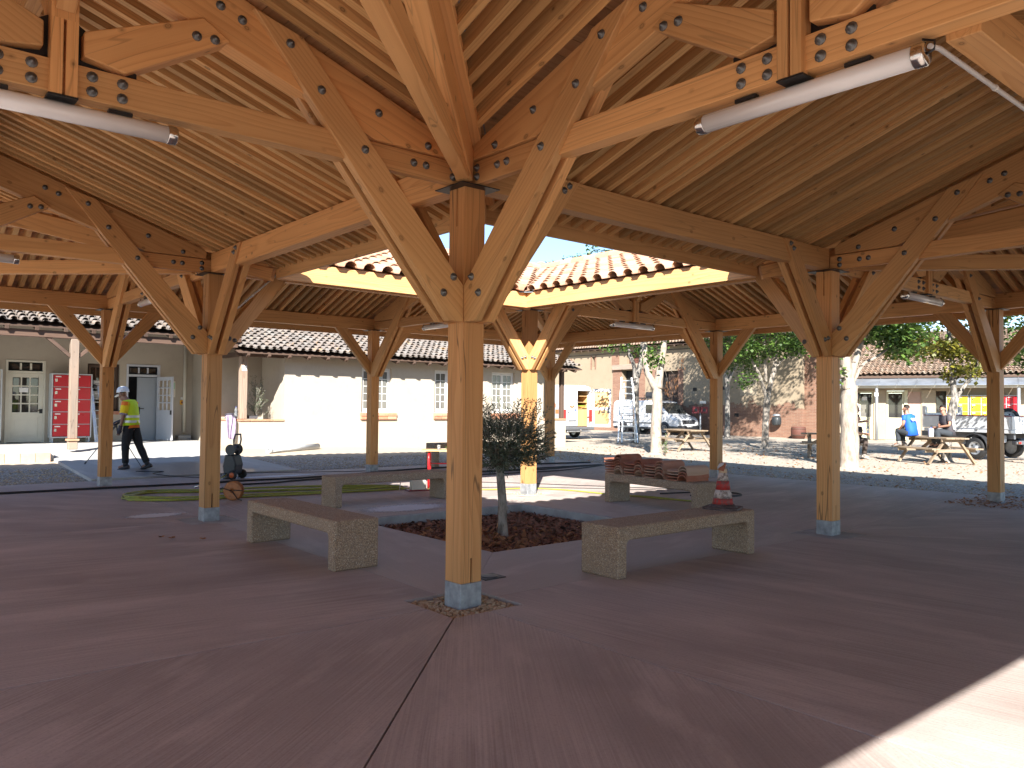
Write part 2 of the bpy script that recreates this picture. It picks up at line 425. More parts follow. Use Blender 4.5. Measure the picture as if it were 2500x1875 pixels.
def m_tile(name, cols, dirt=(0.2, 0.18, 0.16), dirtf=0.3, lichen=None):
    m, nt, b = newmat(name, 0.8); p = wpos(nt); r = rnd_of(nt)
    c = ramp(nt, r, [(i/(len(cols)-1), c) for i, c in enumerate(cols)])
    n = noise(nt, p, 9.0, 5.0)
    c = mixc(nt, mth(nt, 'MULTIPLY', ramp(nt, n, [(0.4, 0.0), (0.75, 1.0)]), dirtf), c, dirt)
    if lichen:
        l = ramp(nt, noise(nt, p, 2.3, 6.0, 0.7), [(0.60, 0.0), (0.68, 1.0)])
        c = mixc(nt, mth(nt, 'MULTIPLY', l, 0.7), c, lichen)
        l2 = ramp(nt, noise(nt, p, 31.0, 3.0, 0.7), [(0.58, 0.0), (0.66, 1.0)])
        c = mixc(nt, mth(nt, 'MULTIPLY', l2, 0.5), c, (0.34, 0.325, 0.295))
    setc(nt, b, c); bump(nt, b, noise(nt, p, 60.0, 4.0), 0.25, 0.004); M[name] = m
m_tile("tile_new", [(0.40, 0.185, 0.105), (0.50, 0.30, 0.19), (0.46, 0.24, 0.145), (0.53, 0.36, 0.25), (0.44, 0.21, 0.12)], (0.48, 0.35, 0.26), 0.4)
m_tile("tile_stack", [(0.33, 0.10, 0.05), (0.40, 0.15, 0.085), (0.52, 0.34, 0.24), (0.30, 0.085, 0.045), (0.44, 0.19, 0.12)], (0.45, 0.33, 0.26), 0.3)
m_tile("tile_old", [(0.17, 0.145, 0.125), (0.23, 0.20, 0.175), (0.27, 0.21, 0.165), (0.19, 0.165, 0.145), (0.25, 0.23, 0.205)], (0.11, 0.095, 0.085), 0.6, (0.50, 0.27, 0.06))
m_tile("tile_warm", [(0.30, 0.21, 0.145), (0.37, 0.275, 0.20), (0.33, 0.20, 0.13), (0.40, 0.325, 0.25)], (0.2, 0.16, 0.13), 0.5, (0.42, 0.30, 0.12))
m_tile("brick", [(0.44, 0.17, 0.09), (0.52, 0.25, 0.14), (0.40, 0.14, 0.075), (0.55, 0.31, 0.19)], (0.45, 0.36, 0.28), 0.35)

def m_concrete(name, lo, hi, streak=0.35, stain=0.4):
    m, nt, b = newmat(name, 0.75)
    g = nd(nt, "Attribute", attribute_name="gc").outputs["Vector"]; p = wpos(nt)
    a = ramp(nt, noise(nt, p, 0.55, 5.0, 0.6), [(0.32, 0.0), (0.68, 1.0)])
    big = ramp(nt, noise(nt, vmul(nt, g, (0.35, 1.3, 1.0)), 1.0, 4.0, 0.6), [(0.34, 0.0), (0.68, 1.0)])
    c = mixc(nt, a, lo, hi)
    c = mixc(nt, mth(nt, 'MULTIPLY', big, stain), c, tuple(x*0.66 for x in lo))
    patch = ramp(nt, noise(nt, vmul(nt, g, (0.4, 1.25, 1.0)), 1.6, 5.0, 0.62), [(0.52, 0.0), (0.66, 1.0)])
    c = mixc(nt, mth(nt, 'MULTIPLY', patch, 0.45), c, tuple(min(1, x*1.3) for x in hi))
    # broom marks: fine ridges along the panel's own direction
    wig = noise(nt, vmul(nt, g, (0.5, 2.0, 1.0)), 1.0, 2.0)
    sx = nt.nodes.new("ShaderNodeSeparateXYZ"); nt.links.new(g, sx.inputs[0])
    cb = nt.nodes.new("ShaderNodeCombineXYZ")
    nt.links.new(mth(nt, 'MULTIPLY', sx.outputs[0], 0.7), cb.inputs[0])
    nt.links.new(mth(nt, 'ADD', mth(nt, 'MULTIPLY', sx.outputs[1], 75.0), mth(nt, 'MULTIPLY', wig, 5.0)), cb.inputs[1])
    st = noise(nt, cb.outputs[0], 1.0, 2.0, 0.6)
    sf = ramp(nt, st, [(0.35, 0.0), (0.65, 1.0)])
    fade = ramp(nt, noise(nt, p, 0.8, 2.0), [(0.35, 0.25), (0.6, 1.0)])
    c = mixc(nt, mth(nt, 'MULTIPLY', mth(nt, 'MULTIPLY', sf, fade), streak), c, tuple(min(1, x*1.28) for x in hi))
    sp = ramp(nt, noise(nt, p, 55.0, 3.0, 0.7), [(0.3, 0.55), (0.5, 0.0)])
    c = mixc(nt, mth(nt, 'MULTIPLY', sp, 0.5), c, tuple(x*0.5 for x in lo))
    setc(nt, b, c)
    h = mth(nt, 'ADD', mth(nt, 'MULTIPLY', mth(nt, 'MULTIPLY', sf, fade), 0.8), mth(nt, 'MULTIPLY', noise(nt, p, 120.0, 2.0), 0.5))
    bump(nt, b, h, 0.35, 0.004)
    nt.links.new(mth(nt, 'ADD', mth(nt, 'MULTIPLY', big, -0.16), 0.78), b.inputs["Roughness"]); M[name] = m
m_concrete("floor_brushed", (0.35, 0.29, 0.26), (0.48, 0.41, 0.375), 0.5, 0.75)
m_concrete("floor_court", (0.40, 0.35, 0.315), (0.47, 0.425, 0.385), 0.18, 0.25)
m_concrete("path_concrete", (0.40, 0.395, 0.375), (0.47, 0.46, 0.43), 0.1, 0.2)
simple("kerb_concrete", (0.36, 0.36, 0.35), 0.85, 0, 0.25, 5, 0.3)
simple("joint_dark", (0.06, 0.05, 0.045), 0.95)

def m_aggregate():
    m, nt, b = newmat("aggregate", 0.8); p = coord(nt)
    v = nd(nt, "TexVoronoi", {"Scale": 105.0}); nt.links.new(p, v.inputs["Vector"])
    sx = nt.nodes.new("ShaderNodeSeparateXYZ"); nt.links.new(v.outputs["Color"], sx.inputs[0])
    c = ramp(nt, sx.outputs[0], [(0.0, (0.30, 0.19, 0.11)), (0.3, (0.52, 0.37, 0.22)), (0.55, (0.64, 0.50, 0.34)), (0.8, (0.44, 0.28, 0.165)), (1.0, (0.72, 0.62, 0.49))])
    e = ramp(nt, v.outputs["Distance"], [(0.25, 0.0), (0.62, 1.0)])
    c = mixc(nt, mth(nt, 'MULTIPLY', e, 0.85), c, (0.20, 0.14, 0.10))
    w_ = ramp(nt, noise(nt, p, 3.0, 3.0), [(0.4, 0.0), (0.7, 0.35)])
    c = mixc(nt, w_, c, (0.30, 0.25, 0.2)); setc(nt, b, c)
    bump(nt, b, mth(nt, 'SUBTRACT', 1.0, v.outputs["Distance"]), 0.8, 0.006); M["aggregate"] = m
m_aggregate()

def m_plaster(name, c0, c1, brick=None, top=1.2, patchy=0.12):
    """render coat; with brick: bare brick courses below `top` and in patches where the coat has come off"""
    m, nt, b = newmat(name, 0.9); p = wpos(nt)
    n = noise(nt, p, 0.9, 5.0); c = mixc(nt, n, c0, c1)
    dirt = ramp(nt, noise(nt, p, 3.5, 6.0, 0.65), [(0.5, 0.0), (0.8, 0.6)])
    c = mixc(nt, mth(nt, 'MULTIPLY', dirt, 0.4), c, tuple(x*0.6 for x in c0))
    h = noise(nt, p, 45.0, 4.0)
    if brick:
        sx = nt.nodes.new("ShaderNodeSeparateXYZ"); nt.links.new(p, sx.inputs[0])
        al = mth(nt, 'ADD', sx.outputs[0], sx.outputs[1]); cb = nt.nodes.new("ShaderNodeCombineXYZ")
        nt.links.new(al, cb.inputs[0]); nt.links.new(sx.outputs[2], cb.inputs[1])
        bt = nd(nt, "TexBrick", {"Scale": 1.0, "Mortar Size": 0.011, "Mortar Smooth": 0.3, "Brick Width": 0.33, "Row Height": 0.078, "Bias": 0.0,
                                 "Color1": (0.17, 0.07, 0.042), "Color2": (0.26, 0.13, 0.08), "Mortar": (0.25, 0.195, 0.14)})
        nt.links.new(cb.outputs[0], bt.inputs["Vector"])
        bc = mixc(nt, mth(nt, 'MULTIPLY', noise(nt, p, 7.0, 4.0), 0.7), bt.outputs["Color"], (0.20, 0.12, 0.085))
        edge = mth(nt, 'ADD', sx.outputs[2], mth(nt, 'MULTIPLY', mth(nt, 'SUBTRACT', noise(nt, p, 1.6, 6.0, 0.65), 0.5), 1.7))
        bf = ramp(nt, mth(nt, 'MULTIPLY', mth(nt, 'SUBTRACT', top, edge), 6.0), [(0.0, 0.0), (0.3, 1.0)])
        pf = ramp(nt, noise(nt, p, 0.55, 6.0, 0.62), [(1-patchy-0.25, 0.0), (1-patchy-0.235, 1.0)])
        f = mth(nt, 'MAXIMUM', bf, pf)
        c = mixc(nt, f, c, bc)
        h = mth(nt, 'ADD', mth(nt, 'MULTIPLY', h, 0.4), mth(nt, 'MULTIPLY', mth(nt, 'SUBTRACT', 1.0, f), 1.6))
        h = mth(nt, 'SUBTRACT', h, mth(nt, 'MULTIPLY', mth(nt, 'MULTIPLY', bt.outputs["Fac"], f), 0.5))
    setc(nt, b, c); bump(nt, b, h, 0.35 if brick else 0.2, 0.02 if brick else 0.005); M[name] = m
m_plaster("plaster_cream", (0.39, 0.335, 0.265), (0.44, 0.39, 0.315))
m_plaster("plaster_old", (0.25, 0.195, 0.13), (0.31, 0.25, 0.175), True, 1.75, 0.10)
m_plaster("plaster_shed", (0.33, 0.265, 0.185), (0.42, 0.35, 0.255))
m_plaster("plaster_pink", (0.40, 0.27, 0.215), (0.45, 0.31, 0.25))
m_plaster("brick_wall", (0.3, 0.2, 0.17), (0.35, 0.24, 0.2), True, 20.0, 0.1)
m_tile("brick_pale", [(0.50, 0.30, 0.21), (0.56, 0.38, 0.28), (0.48, 0.27, 0.19)], (0.5, 0.42, 0.34), 0.5)

def m_ground():
    m, nt, b = newmat("ground", 0.95); p = wpos(nt)
    sx = nt.nodes.new("ShaderNodeSeparateXYZ"); nt.links.new(p, sx.inputs[0])
    sand = mixc(nt, noise(nt, p, 0.7, 6.0), (0.40, 0.325, 0.235), (0.50, 0.42, 0.32))
    v = nd(nt, "TexVoronoi", {"Scale": 26.0}); nt.links.new(p, v.inputs["Vector"])
    s2 = nt.nodes.new("ShaderNodeSeparateXYZ"); nt.links.new(v.outputs["Color"], s2.inputs[0])
    grav = ramp(nt, s2.outputs[0], [(0.0, (0.30, 0.27, 0.24)), (0.5, (0.47, 0.43, 0.38)), (1.0, (0.60, 0.56, 0.50))])
    grav = mixc(nt, ramp(nt, v.outputs["Distance"], [(0.3, 0.0), (0.7, 0.8)]), grav, (0.16, 0.14, 0.12))
    leaf = ramp(nt, noise(nt, p, 11.0, 5.0, 0.7), [(0.56, 0.0), (0.64, 1.0)])
    grav = mixc(nt, mth(nt, 'MULTIPLY', leaf, 0.45), grav, (0.30, 0.17, 0.07))
    # loose dark gravel strip next to the slab, pale trodden sand farther off
    d = mth(nt, 'ADD', mth(nt, 'MAXIMUM', sx.outputs[0], sx.outputs[1]), mth(nt, 'MULTIPLY', mth(nt, 'SUBTRACT', noise(nt, p, 0.8, 4.0), 0.5), 1.6))
    f = ramp(nt, mth(nt, 'MULTIPLY', mth(nt, 'SUBTRACT', 15.2, d), 1.2), [(0.0, 0.0), (1.0, 1.0)])
    right = ramp(nt, mth(nt, 'MULTIPLY', mth(nt, 'SUBTRACT', sx.outputs[0], sx.outputs[1]), 0.3), [(0.0, 0.0), (1.0, 0.55)])
    c = mixc(nt, mth(nt, 'MAXIMUM', f, right), sand, grav)
    # tyre-dark asphalt drive in front of the vans
    setc(nt, b, c)
    bump(nt, b, mth(nt, 'ADD', mth(nt, 'MULTIPLY', v.outputs["Distance"], -1.0), noise(nt, p, 9.0, 5.0)), 0.6, 0.02); M["ground"] = m
m_ground()
def m_path():
    m = M["path_concrete"]; nt = m.node_tree; b = nt.nodes["Principled BSDF"]; p = wpos(nt)
    mp = nd(nt, "Mapping", {"Location": (-1.1, -4.6, 0), "Scale": (0.5, 0.36, 1)}); nt.links.new(p, mp.inputs["Vector"])
    ln = nt.nodes.new("ShaderNodeVectorMath"); ln.operation = 'LENGTH'
    nt.links.new(mp.outputs[0], ln.inputs[0])
    wet = ramp(nt, mth(nt, 'ADD', ln.outputs["Value"], mth(nt, 'MULTIPLY', noise(nt, p, 1.4, 4.0), 0.6)), [(0.85, 1.0), (1.15, 0.0)])
    old = b.inputs["Base Color"].links[0].from_socket
    setc(nt, b, mixc(nt, wet, old, mixc(nt, 1.0, old, (0.55, 0.56, 0.60), 'MULTIPLY')))
    nt.links.new(mth(nt, 'SUBTRACT', 0.75, mth(nt, 'MULTIPLY', wet, 0.42)), b.inputs["Roughness"])
m_path()
def m_leaf(name, a, bcol, trans=0.25, rough=0.5):
    m, nt, b = newmat(name, rough); r = rnd_of(nt)
    setc(nt, b, ramp(nt, r, [(0.0, a), (0.7, bcol), (1.0, tuple(min(1, x*1.25) for x in bcol))]))
    tb = nd(nt, "BsdfTranslucent"); nt.links.new(b.inputs["Base Color"].links[0].from_socket, tb.inputs["Color"])
    mx = nd(nt, "MixShader", {0: trans}); nt.links.new(b.outputs[0], mx.inputs[1]); nt.links.new(tb.outputs[0], mx.inputs[2])
    nt.links.new(mx.outputs[0], nt.nodes["Material Output"].inputs["Surface"]); M[name] = m
m_leaf("leaf_maple", (0.045, 0.10, 0.022), (0.10, 0.17, 0.03), 0.35)
m_leaf("leaf_yellowing", (0.10, 0.13, 0.022), (0.22, 0.20, 0.03), 0.35)
m_leaf("leaf_olive", (0.045, 0.055, 0.028), (0.12, 0.135, 0.085), 0.12)
m_leaf("leaf_dry", (0.20, 0.085, 0.035), (0.42, 0.21, 0.09), 0.2, 0.8)
m_leaf("mulch_chip", (0.10, 0.05, 0.032), (0.26, 0.125, 0.075), 0.0, 0.9)
def m_bark(name, dark, light, scale=5.0, contrast=(0.4, 0.62)):
    m, nt, b = newmat(name, 0.9); p = coord(nt)
    n = noise(nt, vmul(nt, p, (1, 1, 0.35)), scale*2.2, 6.0, 0.65)
    c = mixc(nt, ramp(nt, n, [(contrast[0], 0.0), (contrast[1], 1.0)]), dark, light)
    c = mixc(nt, ramp(nt, noise(nt, p, 1.6, 4.0), [(0.5, 0.0), (0.75, 0.5)]), c, tuple(x*0.7 for x in light))
    setc(nt, b, c); bump(nt, b, n, 0.6, 0.03); M[name] = m
m_bark("bark_pale", (0.13, 0.11, 0.09), (0.38, 0.335, 0.28))
m_bark("bark_white", (0.19, 0.15, 0.115), (0.36, 0.31, 0.25), 5.0, (0.33, 0.55))
m_bark("bark_grey", (0.06, 0.055, 0.05), (0.34, 0.31, 0.27), 7.0)
m_bark("bark_olive", (0.13, 0.11, 0.09), (0.34, 0.30, 0.26), 7.0, (0.35, 0.55))
def m_glass(name, tint, rough=0.03):
    m, nt, b = newmat(name, rough); setc(nt, b, mixc(nt, noise(nt, coord(nt), 1.3, 2.0), tint, tuple(x*1.8 for x in tint)))
    b.inputs["Specular IOR Level"].default_value = 0.6; b.inputs["Coat Weight"].default_value = 0.5; b.inputs["Coat Roughness"].default_value = 0.02; M[name] = m
m_glass("pane_dark", (0.018, 0.018, 0.017))
m_glass("pane_room", (0.10, 0.095, 0.085))
m_glass("car_glass", (0.012, 0.014, 0.014))
def m_bottle():
    m, nt, b = newmat("clear_plastic", 0.08); b.inputs["Base Color"].default_value = (0.8, 0.87, 0.92, 1); b.inputs["Transmission Weight"].default_value = 0.85; b.inputs["IOR"].default_value = 1.2; M["clear_plastic"] = m
m_bottle()
def m_cone(name, col):
    m, nt, b = newmat(name, 0.65); p = coord(nt)
    d = ramp(nt, noise(nt, p, 22.0, 5.0, 0.75), [(0.47, 0.0), (0.56, 1.0)])
    setc(nt, b, mixc(nt, mth(nt, 'MULTIPLY', d, 0.75), col, (0.13, 0.09, 0.085))); M[name] = m
m_cone("cone_red", (0.42, 0.028, 0.022)); m_cone("cone_white", (0.55, 0.46, 0.42)); m_cone("cone_base", (0.06, 0.035, 0.035))
# ------------------------------------------------------------------ the timber pavilion
SQ = 5.63                                           # side of the open court between the inner posts
MG = dict(S=5.74, W=5.74, N=5.46, E=5.57)           # depth of each wing
HW = dict(S=2.87, W=2.87, N=2.76, E=2.76)           # inner plate line to ridge
OV = dict(S=0.93, W=1.2, N=0.62, E=0.62)             # outer eaves, the unseen near ones lengthened to place the floor's shade edge
IN_OV = 0.62
Z0, ZP, SL = 3.258, 3.52, 0.34                      # top of posts, underside of rafters over the plates, roof slope
ADJ = dict(S=("W", "E"), N=("W", "E"), W=("S", "N"), E=("S", "N"))
def TP(sd_, t, d, z):
    if sd_ == 'S': return Vector((t, -d, z))
    if sd_ == 'W': return Vector((-d, t, z))
    if sd_ == 'N': return Vector((t, SQ+d, z))
    return Vector((SQ+d, t, z))
TD = dict(S=Vector((1, 0, 0)), N=Vector((1, 0, 0)), W=Vector((0, 1, 0)), E=Vector((0, 1, 0)))
DD = dict(S=Vector((0, -1, 0)), N=Vector((0, 1, 0)), W=Vector((-1, 0, 0)), E=Vector((1, 0, 0)))
def zr(s, d):
    h = HW[s]
    return ZP+SL*d if d <= h else ZP+SL*h*(1-(d-h)/(MG[s]-h))
def reach(s, d, a):
    """how far past the court's corner the slope runs at depth d, towards the neighbour wing a"""
    h, ha = HW[s], HW[a]
    if d <= h: return d*ha/h if d > 0 else d
    return ha+(d-h)*(MG[a]+OV[a]-ha)/(MG[s]+OV[s]-h)
def trange(s, d): return -reach(s, d, ADJ[s][0]), SQ+reach(s, d, ADJ[s][1])
pav = thing("timber_pavilion", "large open sided timber pavilion of orange fir with a tiled ring roof round a court", "pavilion", (SQ/2, SQ/2, 0))

# posts on their steel shoes
GX = [-MG['W'], 0.0, SQ, SQ+MG['E']]; GY = [-MG['S'], 0.0, SQ, SQ+MG['N']]
def post_mesh(x, y):
    mb = MB(); hw = 0.1
    mb.lohi((x-hw, y-hw, 0.36), (x+hw, y+hw, 2.95), axis=(0, 0, 1))
    for s in (-1, 1):                                # the ends are slotted for the steel plates
        mb.lohi((x+(0.007 if s > 0 else -hw), y-hw, 0.172), (x+(hw if s > 0 else -0.007), y+hw, 0.36), axis=(0, 0, 1))
        mb.lohi((x-hw, y+(0.007 if s > 0 else -hw), 2.95), (x+hw, y+(hw if s > 0 else -0.007), Z0-0.008), axis=(0, 0, 1))
    return mb
for ix, x in enumerate(GX):
    for iy, y in enumerate(GY):
        mb = post_mesh(x, y); me = mb.mesh("post", "fir_post")
        ro = R.uniform(-40, 40); a1, a2 = R.uniform(-.1, .1), R.uniform(-.1, .1)
        at = me.attributes["gc"]; at.data.foreach_set("vector", [c for p in mb.v for c in (p.z+ro, p.x-x+a1, p.y-y+a2)])
        po = put("post", me, pav)
        sh = MB().lohi((x-.104, y-.104, -0.1), (x+.104, y+.104, 0.17))
        sh.obj("post_shoe", "shoe_steel", po, bevel=0.004)
        pl = MB().lohi((x-0.004, y-.08, 0.171), (x+0.004, y+.08, 0.358))
        pl.lohi((x-.08, y-0.004, 2.952), (x+.08, y+0.004, Z0-.009)); pl.obj("slot_plate", "black_steel", po)
        a = 0.185
        cr = [(-a, -a), (a, -a), (a, a), (-a, a)]
        MB().prism([(x+p, y+q, Z0-.007) for p, q in cr], (0, 0, 0.007)).obj("cap_plate", "black_steel", po)

BOLT = MB()
BOLT.lathe((0, 0, 0), [(0.031, 0.0), (0.031, 0.004), (0.026, 0.007), (0.019, 0.007), (0.019, 0.018), (0.010, 0.019), (0.009, 0.030), (0.0, 0.031)], 10)
BOLT = BOLT.mesh("bolt", "bolt_steel")
bolt_jobs = []
def bolt(par, p, nrm): bolt_jobs.append((par, Vector(p), Vector(nrm)))

def plank(name, s, t0, pts, off, th, axis, mat="fir", bevel=0.004):
    """a member lying in the vertical plane t=t0 of wing s: outline in (d, z), thickness th from t0+off"""
    poly = [TP(s, t0+off, d, z) for d, z in pts]
    ax = DD[s]*axis[0]+Vector((0, 0, axis[1]))
    return MB().prism(poly, TD[s]*th).obj(name, mat, pav, axis=ax, bevel=bevel)
def strip(a, b, w_):
    """outline of a straight bar a-b of depth w_ in (d, z)"""
    dx, dz = b[0]-a[0], b[1]-a[1]; L = math.hypot(dx, dz); nx, nz = -dz/L*w_/2, dx/L*w_/2
    return [(a[0]+nx, a[1]+nz), (b[0]+nx, b[1]+nz), (b[0]-nx, b[1]-nz), (a[0]-nx, a[1]-nz)]
TB, TT = 3.262, 3.445                                # tie beam
def brace_poly(dp, d1, z1, zb=2.44, w_=0.165, s=1, vcut=None):
    """brace from the post face (dp, zb) up to (d1, z1); lower end cut on the post, upper end plumb"""
    dx, dz = d1-dp, z1-zb; L = math.hypot(dx, dz); hv = w_*L/dx if dx else 0
    hv = abs(hv)
    return [(dp, 2.19), (0.235, 2.19), (1.80, 4.09), (1.46, 4.0), (dp, 2.47)]
def truss(s, t0, near):
    M_, H = MG[s], HW[s]; sg = -1
    # tie beam, notched thinner between the braces and the posts
    tie = plank("tie_beam", s, t0, [(0.95, TB), (M_-0.95, TB), (M_-0.95, TT), (0.95, TT)], -0.062, 0.124, (1, 0))
    for a, b in ((0.04, 0.96), (M_-0.96, M_-0.04)):
        plank("tie_beam_end", s, t0, [(a, TB+.003), (b, TB+.003), (b, TT-.003), (a, TT-.003)], -0.035, 0.07, (1, 0))
    # principal rafters: a deep wedge resting on the tie
    z1, zt = zr(s, H)-0.36, zr(s, H)-0.006
    dk = 0.07
    for side in (0, 1):
        def fx(d): return d if side == 0 else M_-d
        dz = (TT+.006-(ZP-0.366))/SL
        pts = [(0.12, TT+.006), (dz, TT+.006), (H-dk, ZP-0.366+SL*(H-dk)), (H-dk, ZP-0.006+SL*(H-dk)), (0.12, ZP-0.006+SL*0.12)]
        pr = plank("principal_rafter", s, t0, [(fx(d), z) for d, z in pts], -0.06, 0.12, (1 if side == 0 else -1, SL))
        if near:
            for d in (0.42, 0.85): bolt(pr, TP(s, t0, fx(d), ZP-0.14+SL*d-.02) - TD[s]*0.06, -TD[s])
            for d in (1.86, 2.0): bolt(pr, TP(s, t0, fx(d), ZP-0.15+SL*d) - TD[s]*0.06, -TD[s])
        # strut from the king post up under the rafter
        st = plank("strut", s, t0, [(fx(H-0.10), TT+0.05), (fx(H-0.32), TT+.012), (fx(H-0.93), 3.83), (fx(H-0.76), 3.93), (fx(H-0.10), TT+0.19)], -0.085, 0.17, (-1 if side == 0 else 1, 0.6), bevel=0.006)
        if near:
            for d, z in ((H-0.72, 3.80), (H-0.83, 3.81)): bolt(st, TP(s, t0, fx(d), z) - TD[s]*0.085, -TD[s])
        # the pair of braces that clasps the tie beam
        for o in (-0.102, 0.026):
            d1 = 1.80; L_ = brace_poly(0.102, d1, 4.06)
            br = plank("brace", s, t0, [(fx(d), z) for d, z in L_], o, 0.076, (1 if side == 0 else -1, 0.93))
            if o < 0:
                for d, z in ((0.20, 2.53), (0.29, 2.40), (0.98, 3.345), (1.32, 3.68), (1.55, 3.93)):
                    bolt(br, TP(s, t0, fx(d), z) - TD[s]*0.102, -TD[s])
            elif not near:
                for d, z in ((0.20, 2.53), (0.29, 2.40)): bolt(br, TP(s, t0, fx(d), z) + TD[s]*0.102, TD[s])
    kp = MB()
    c = TP(s, t0, H, 0)
    zt2 = zr(s, H)-0.008
    for o, th in ((-0.105, 0.066), (0.039, 0.066)):  # king post: two cheeks with a dark slot between
        a = TP(s, t0+o, H-0.068, 3.245); e1 = DD[s]*0.058; e2 = DD[s]*0.136
        for k in (0, 1):
            b0 = a + DD[s]*(0.0 if k == 0 else 0.076)
            kp.prism([b0, b0+DD[s]*0.06, b0+DD[s]*0.06+Vector((0, 0, .42)), b0+Vector((0, 0, .42))], TD[s]*th, axis=(0, 0, 1))
        b0 = a+Vector((0, 0, .42)); zz = zt2-b0.z
        kp.prism([b0, b0+e2, b0+e2+Vector((0, 0, zz)), b0+Vector((0, 0, zz))], TD[s]*th, axis=(0, 0, 1))
    k = kp.obj("king_post", "fir", pav)
    core = MB().prism([TP(s, t0-0.036, H-0.066, TT+0.004), TP(s, t0-0.036, H+0.066, TT+.004), TP(s, t0-0.036, H+0.066, zt2), TP(s, t0-.036, H-0.066, zt2)], TD[s]*0.072, axis=(0, 0, 1))
    core.obj("king_post_core", "fir", k)
    hs = MB()
    a = TP(s, t0-0.034, H, 0)
    hs.prism([TP(s, t0-0.004, H-0.40, TT+0.02), TP(s, t0-.004, H+0.40, TT+0.02), TP(s, t0-.004, H+0.40, TT+0.05), TP(s, t0-.004, H+0.07, TT+0.26), TP(s, t0-.004, H-0.07, TT+0.26), TP(s, t0-.004, H-0.40, TT+0.05)], TD[s]*0.008)
    hs.obj("steel_hanger", "black_steel", k)
    fp = MB()
    for q in (-1, 1):
        pass
    fp.box(TP(s, t0, H, 3.238), (0.20 if s in "SN" else 0.15, 0.15 if s in "SN" else 0.20, 0.010)); fp.obj("foot_plate", "black_steel", k)
    for d in (-0.31, -0.15, 0.15, 0.31):
        for z in (3.31, 3.395): bolt(tie, TP(s, t0, H+d, z) - TD[s]*0.062, -TD[s])
    if near:
        for d in (0.42, 0.53): bolt(tie, TP(s, t0, d, 3.36) - TD[s]*0.035, -TD[s])
        for z in (3.32, 3.39): bolt(tie, TP(s, t0, 0.17, z) - TD[s]*0.035, -TD[s])
for s in "SWNE":
    for t0 in (0.0, SQ): truss(s, t0, True)

# wall plates, their braces, eaves boards, ridge, valley and hip timbers
def member(name, p0, p1, w_, h, mat="fir", up=None, bevel=0.004, par=None):
    p0, p1 = Vector(p0), Vector(p1)
    return MB().bar(p0, p1, w_, h, up).obj(name, mat, par or pav, axis=p1-p0, bevel=bevel)
def plate_brace(pp, dirv, L_, zt, pair=True, zb=2.19):
    """braces in the plane of a wall plate: from the post at pp along dirv, up to the plate"""
    dirv = Vector(dirv); nrm = Vector((0, 0, 1)).cross(dirv)
    w_ = 0.155; d0, d1 = 0.102, L_; dx, dz = d1-d0, zt-zb; Ln = math.hypot(dx, dz); hv = w_*Ln/dx
    k = w_*Ln/dz
    pts = [(d0, zb), (0.16, zb), (1.16, zt), (0.93, zt), (d0, zb+.25)] if pair else [(d0, 2.23), (1.0, zt), (0.70, zt), (d0, 2.53)]
    for o, th in (((-0.102, 0.076), (0.026, 0.076)) if pair else ((-0.045, 0.09),)):
        poly = [Vector((pp[0], pp[1], 0))+dirv*d+nrm*o+Vector((0, 0, z)) for d, z in pts]
        b = MB().prism(poly, nrm*th).obj("brace", "fir", pav, axis=dirv*dx+Vector((0, 0, dz)), bevel=0.004)
        if pair:
            sgn = -1 if o < 0 else 1
            for d, z in ((0.19, zb+.22), (0.26, zb+.20), (0.97, zt-0.10), (1.03, zt-0.05)):
                bolt(b, Vector((pp[0], pp[1], 0))+dirv*d+nrm*(0.102*sgn)+Vector((0, 0, z)), nrm*sgn)
for s in "SWNE":
    M_ = MG[s]; a0, a1 = ADJ[s]
    zc = (Z0+.004+ZP-.004)/2; hh = ZP-Z0-0.008
    member("wall_plate", TP(s, 0.105, 0, zc), TP(s, SQ-0.105, 0, zc), 0.15, hh)
    xs = [-MG[a0], 0.0, SQ, SQ+MG[a1]]
    for i in range(3): member("wall_plate", TP(s, xs[i]+.004, M_, zc), TP(s, xs[i+1]-.004, M_, zc), 0.14, hh)
    for t0, sg in ((0.0, 1), (SQ, -1)):
        plate_brace(TP(s, t0, 0, 0), TD[s]*sg, 1.0, ZP-0.01)
    for i, t0 in enumerate(xs):
        for sg in (1, -1):
            if (i == 0 and sg < 0) or (i == 3 and sg > 0): continue
            plate_brace(TP(s, t0, M_, 0), TD[s]*sg, 1.0, Z0+0.012, False, 2.23)
    # eaves boards round the court and outside
    zf = zr(s, M_+OV[s])
    member("eaves_board", TP(s, IN_OV+0.01, -IN_OV, 3.315), TP(s, SQ-IN_OV-0.01, -IN_OV, 3.315), 0.05, 0.24)
    L0, L1 = -MG[a0]-OV[a0], SQ+MG[a1]+OV[a1]
    member("eaves_board", TP(s, L0+.03, M_+OV[s], zf+0.01), TP(s, L1-.03, M_+OV[s], zf+0.01), 0.05, 0.24)
    # unseen outer gutter added on the two near wings to straighten the shade edge
    if s in "SW":
        gd = M_+OV[s]+0.09
        MB().bar(TP(s, L0, gd, zf+.10), TP(s, L1, gd, zf+.10), 0.12, 0.11).obj("gutter", "zinc", pav)
    H = HW[s]
    member("ridge_beam", TP(s, -HW[a0], H, zr(s, H)-.20), TP(s, SQ+HW[a1], H, zr(s, H)-.20), 0.10, 0.38)
    for t0 in (0.0, SQ):                             # braces from the king post to the ridge
        for sg in (1, -1):
            member("ridge_brace", TP(s, t0+sg*0.08, H, zr(s, H)-0.75), TP(s, t0+sg*0.62, H, zr(s, H)-0.24), 0.10, 0.12)
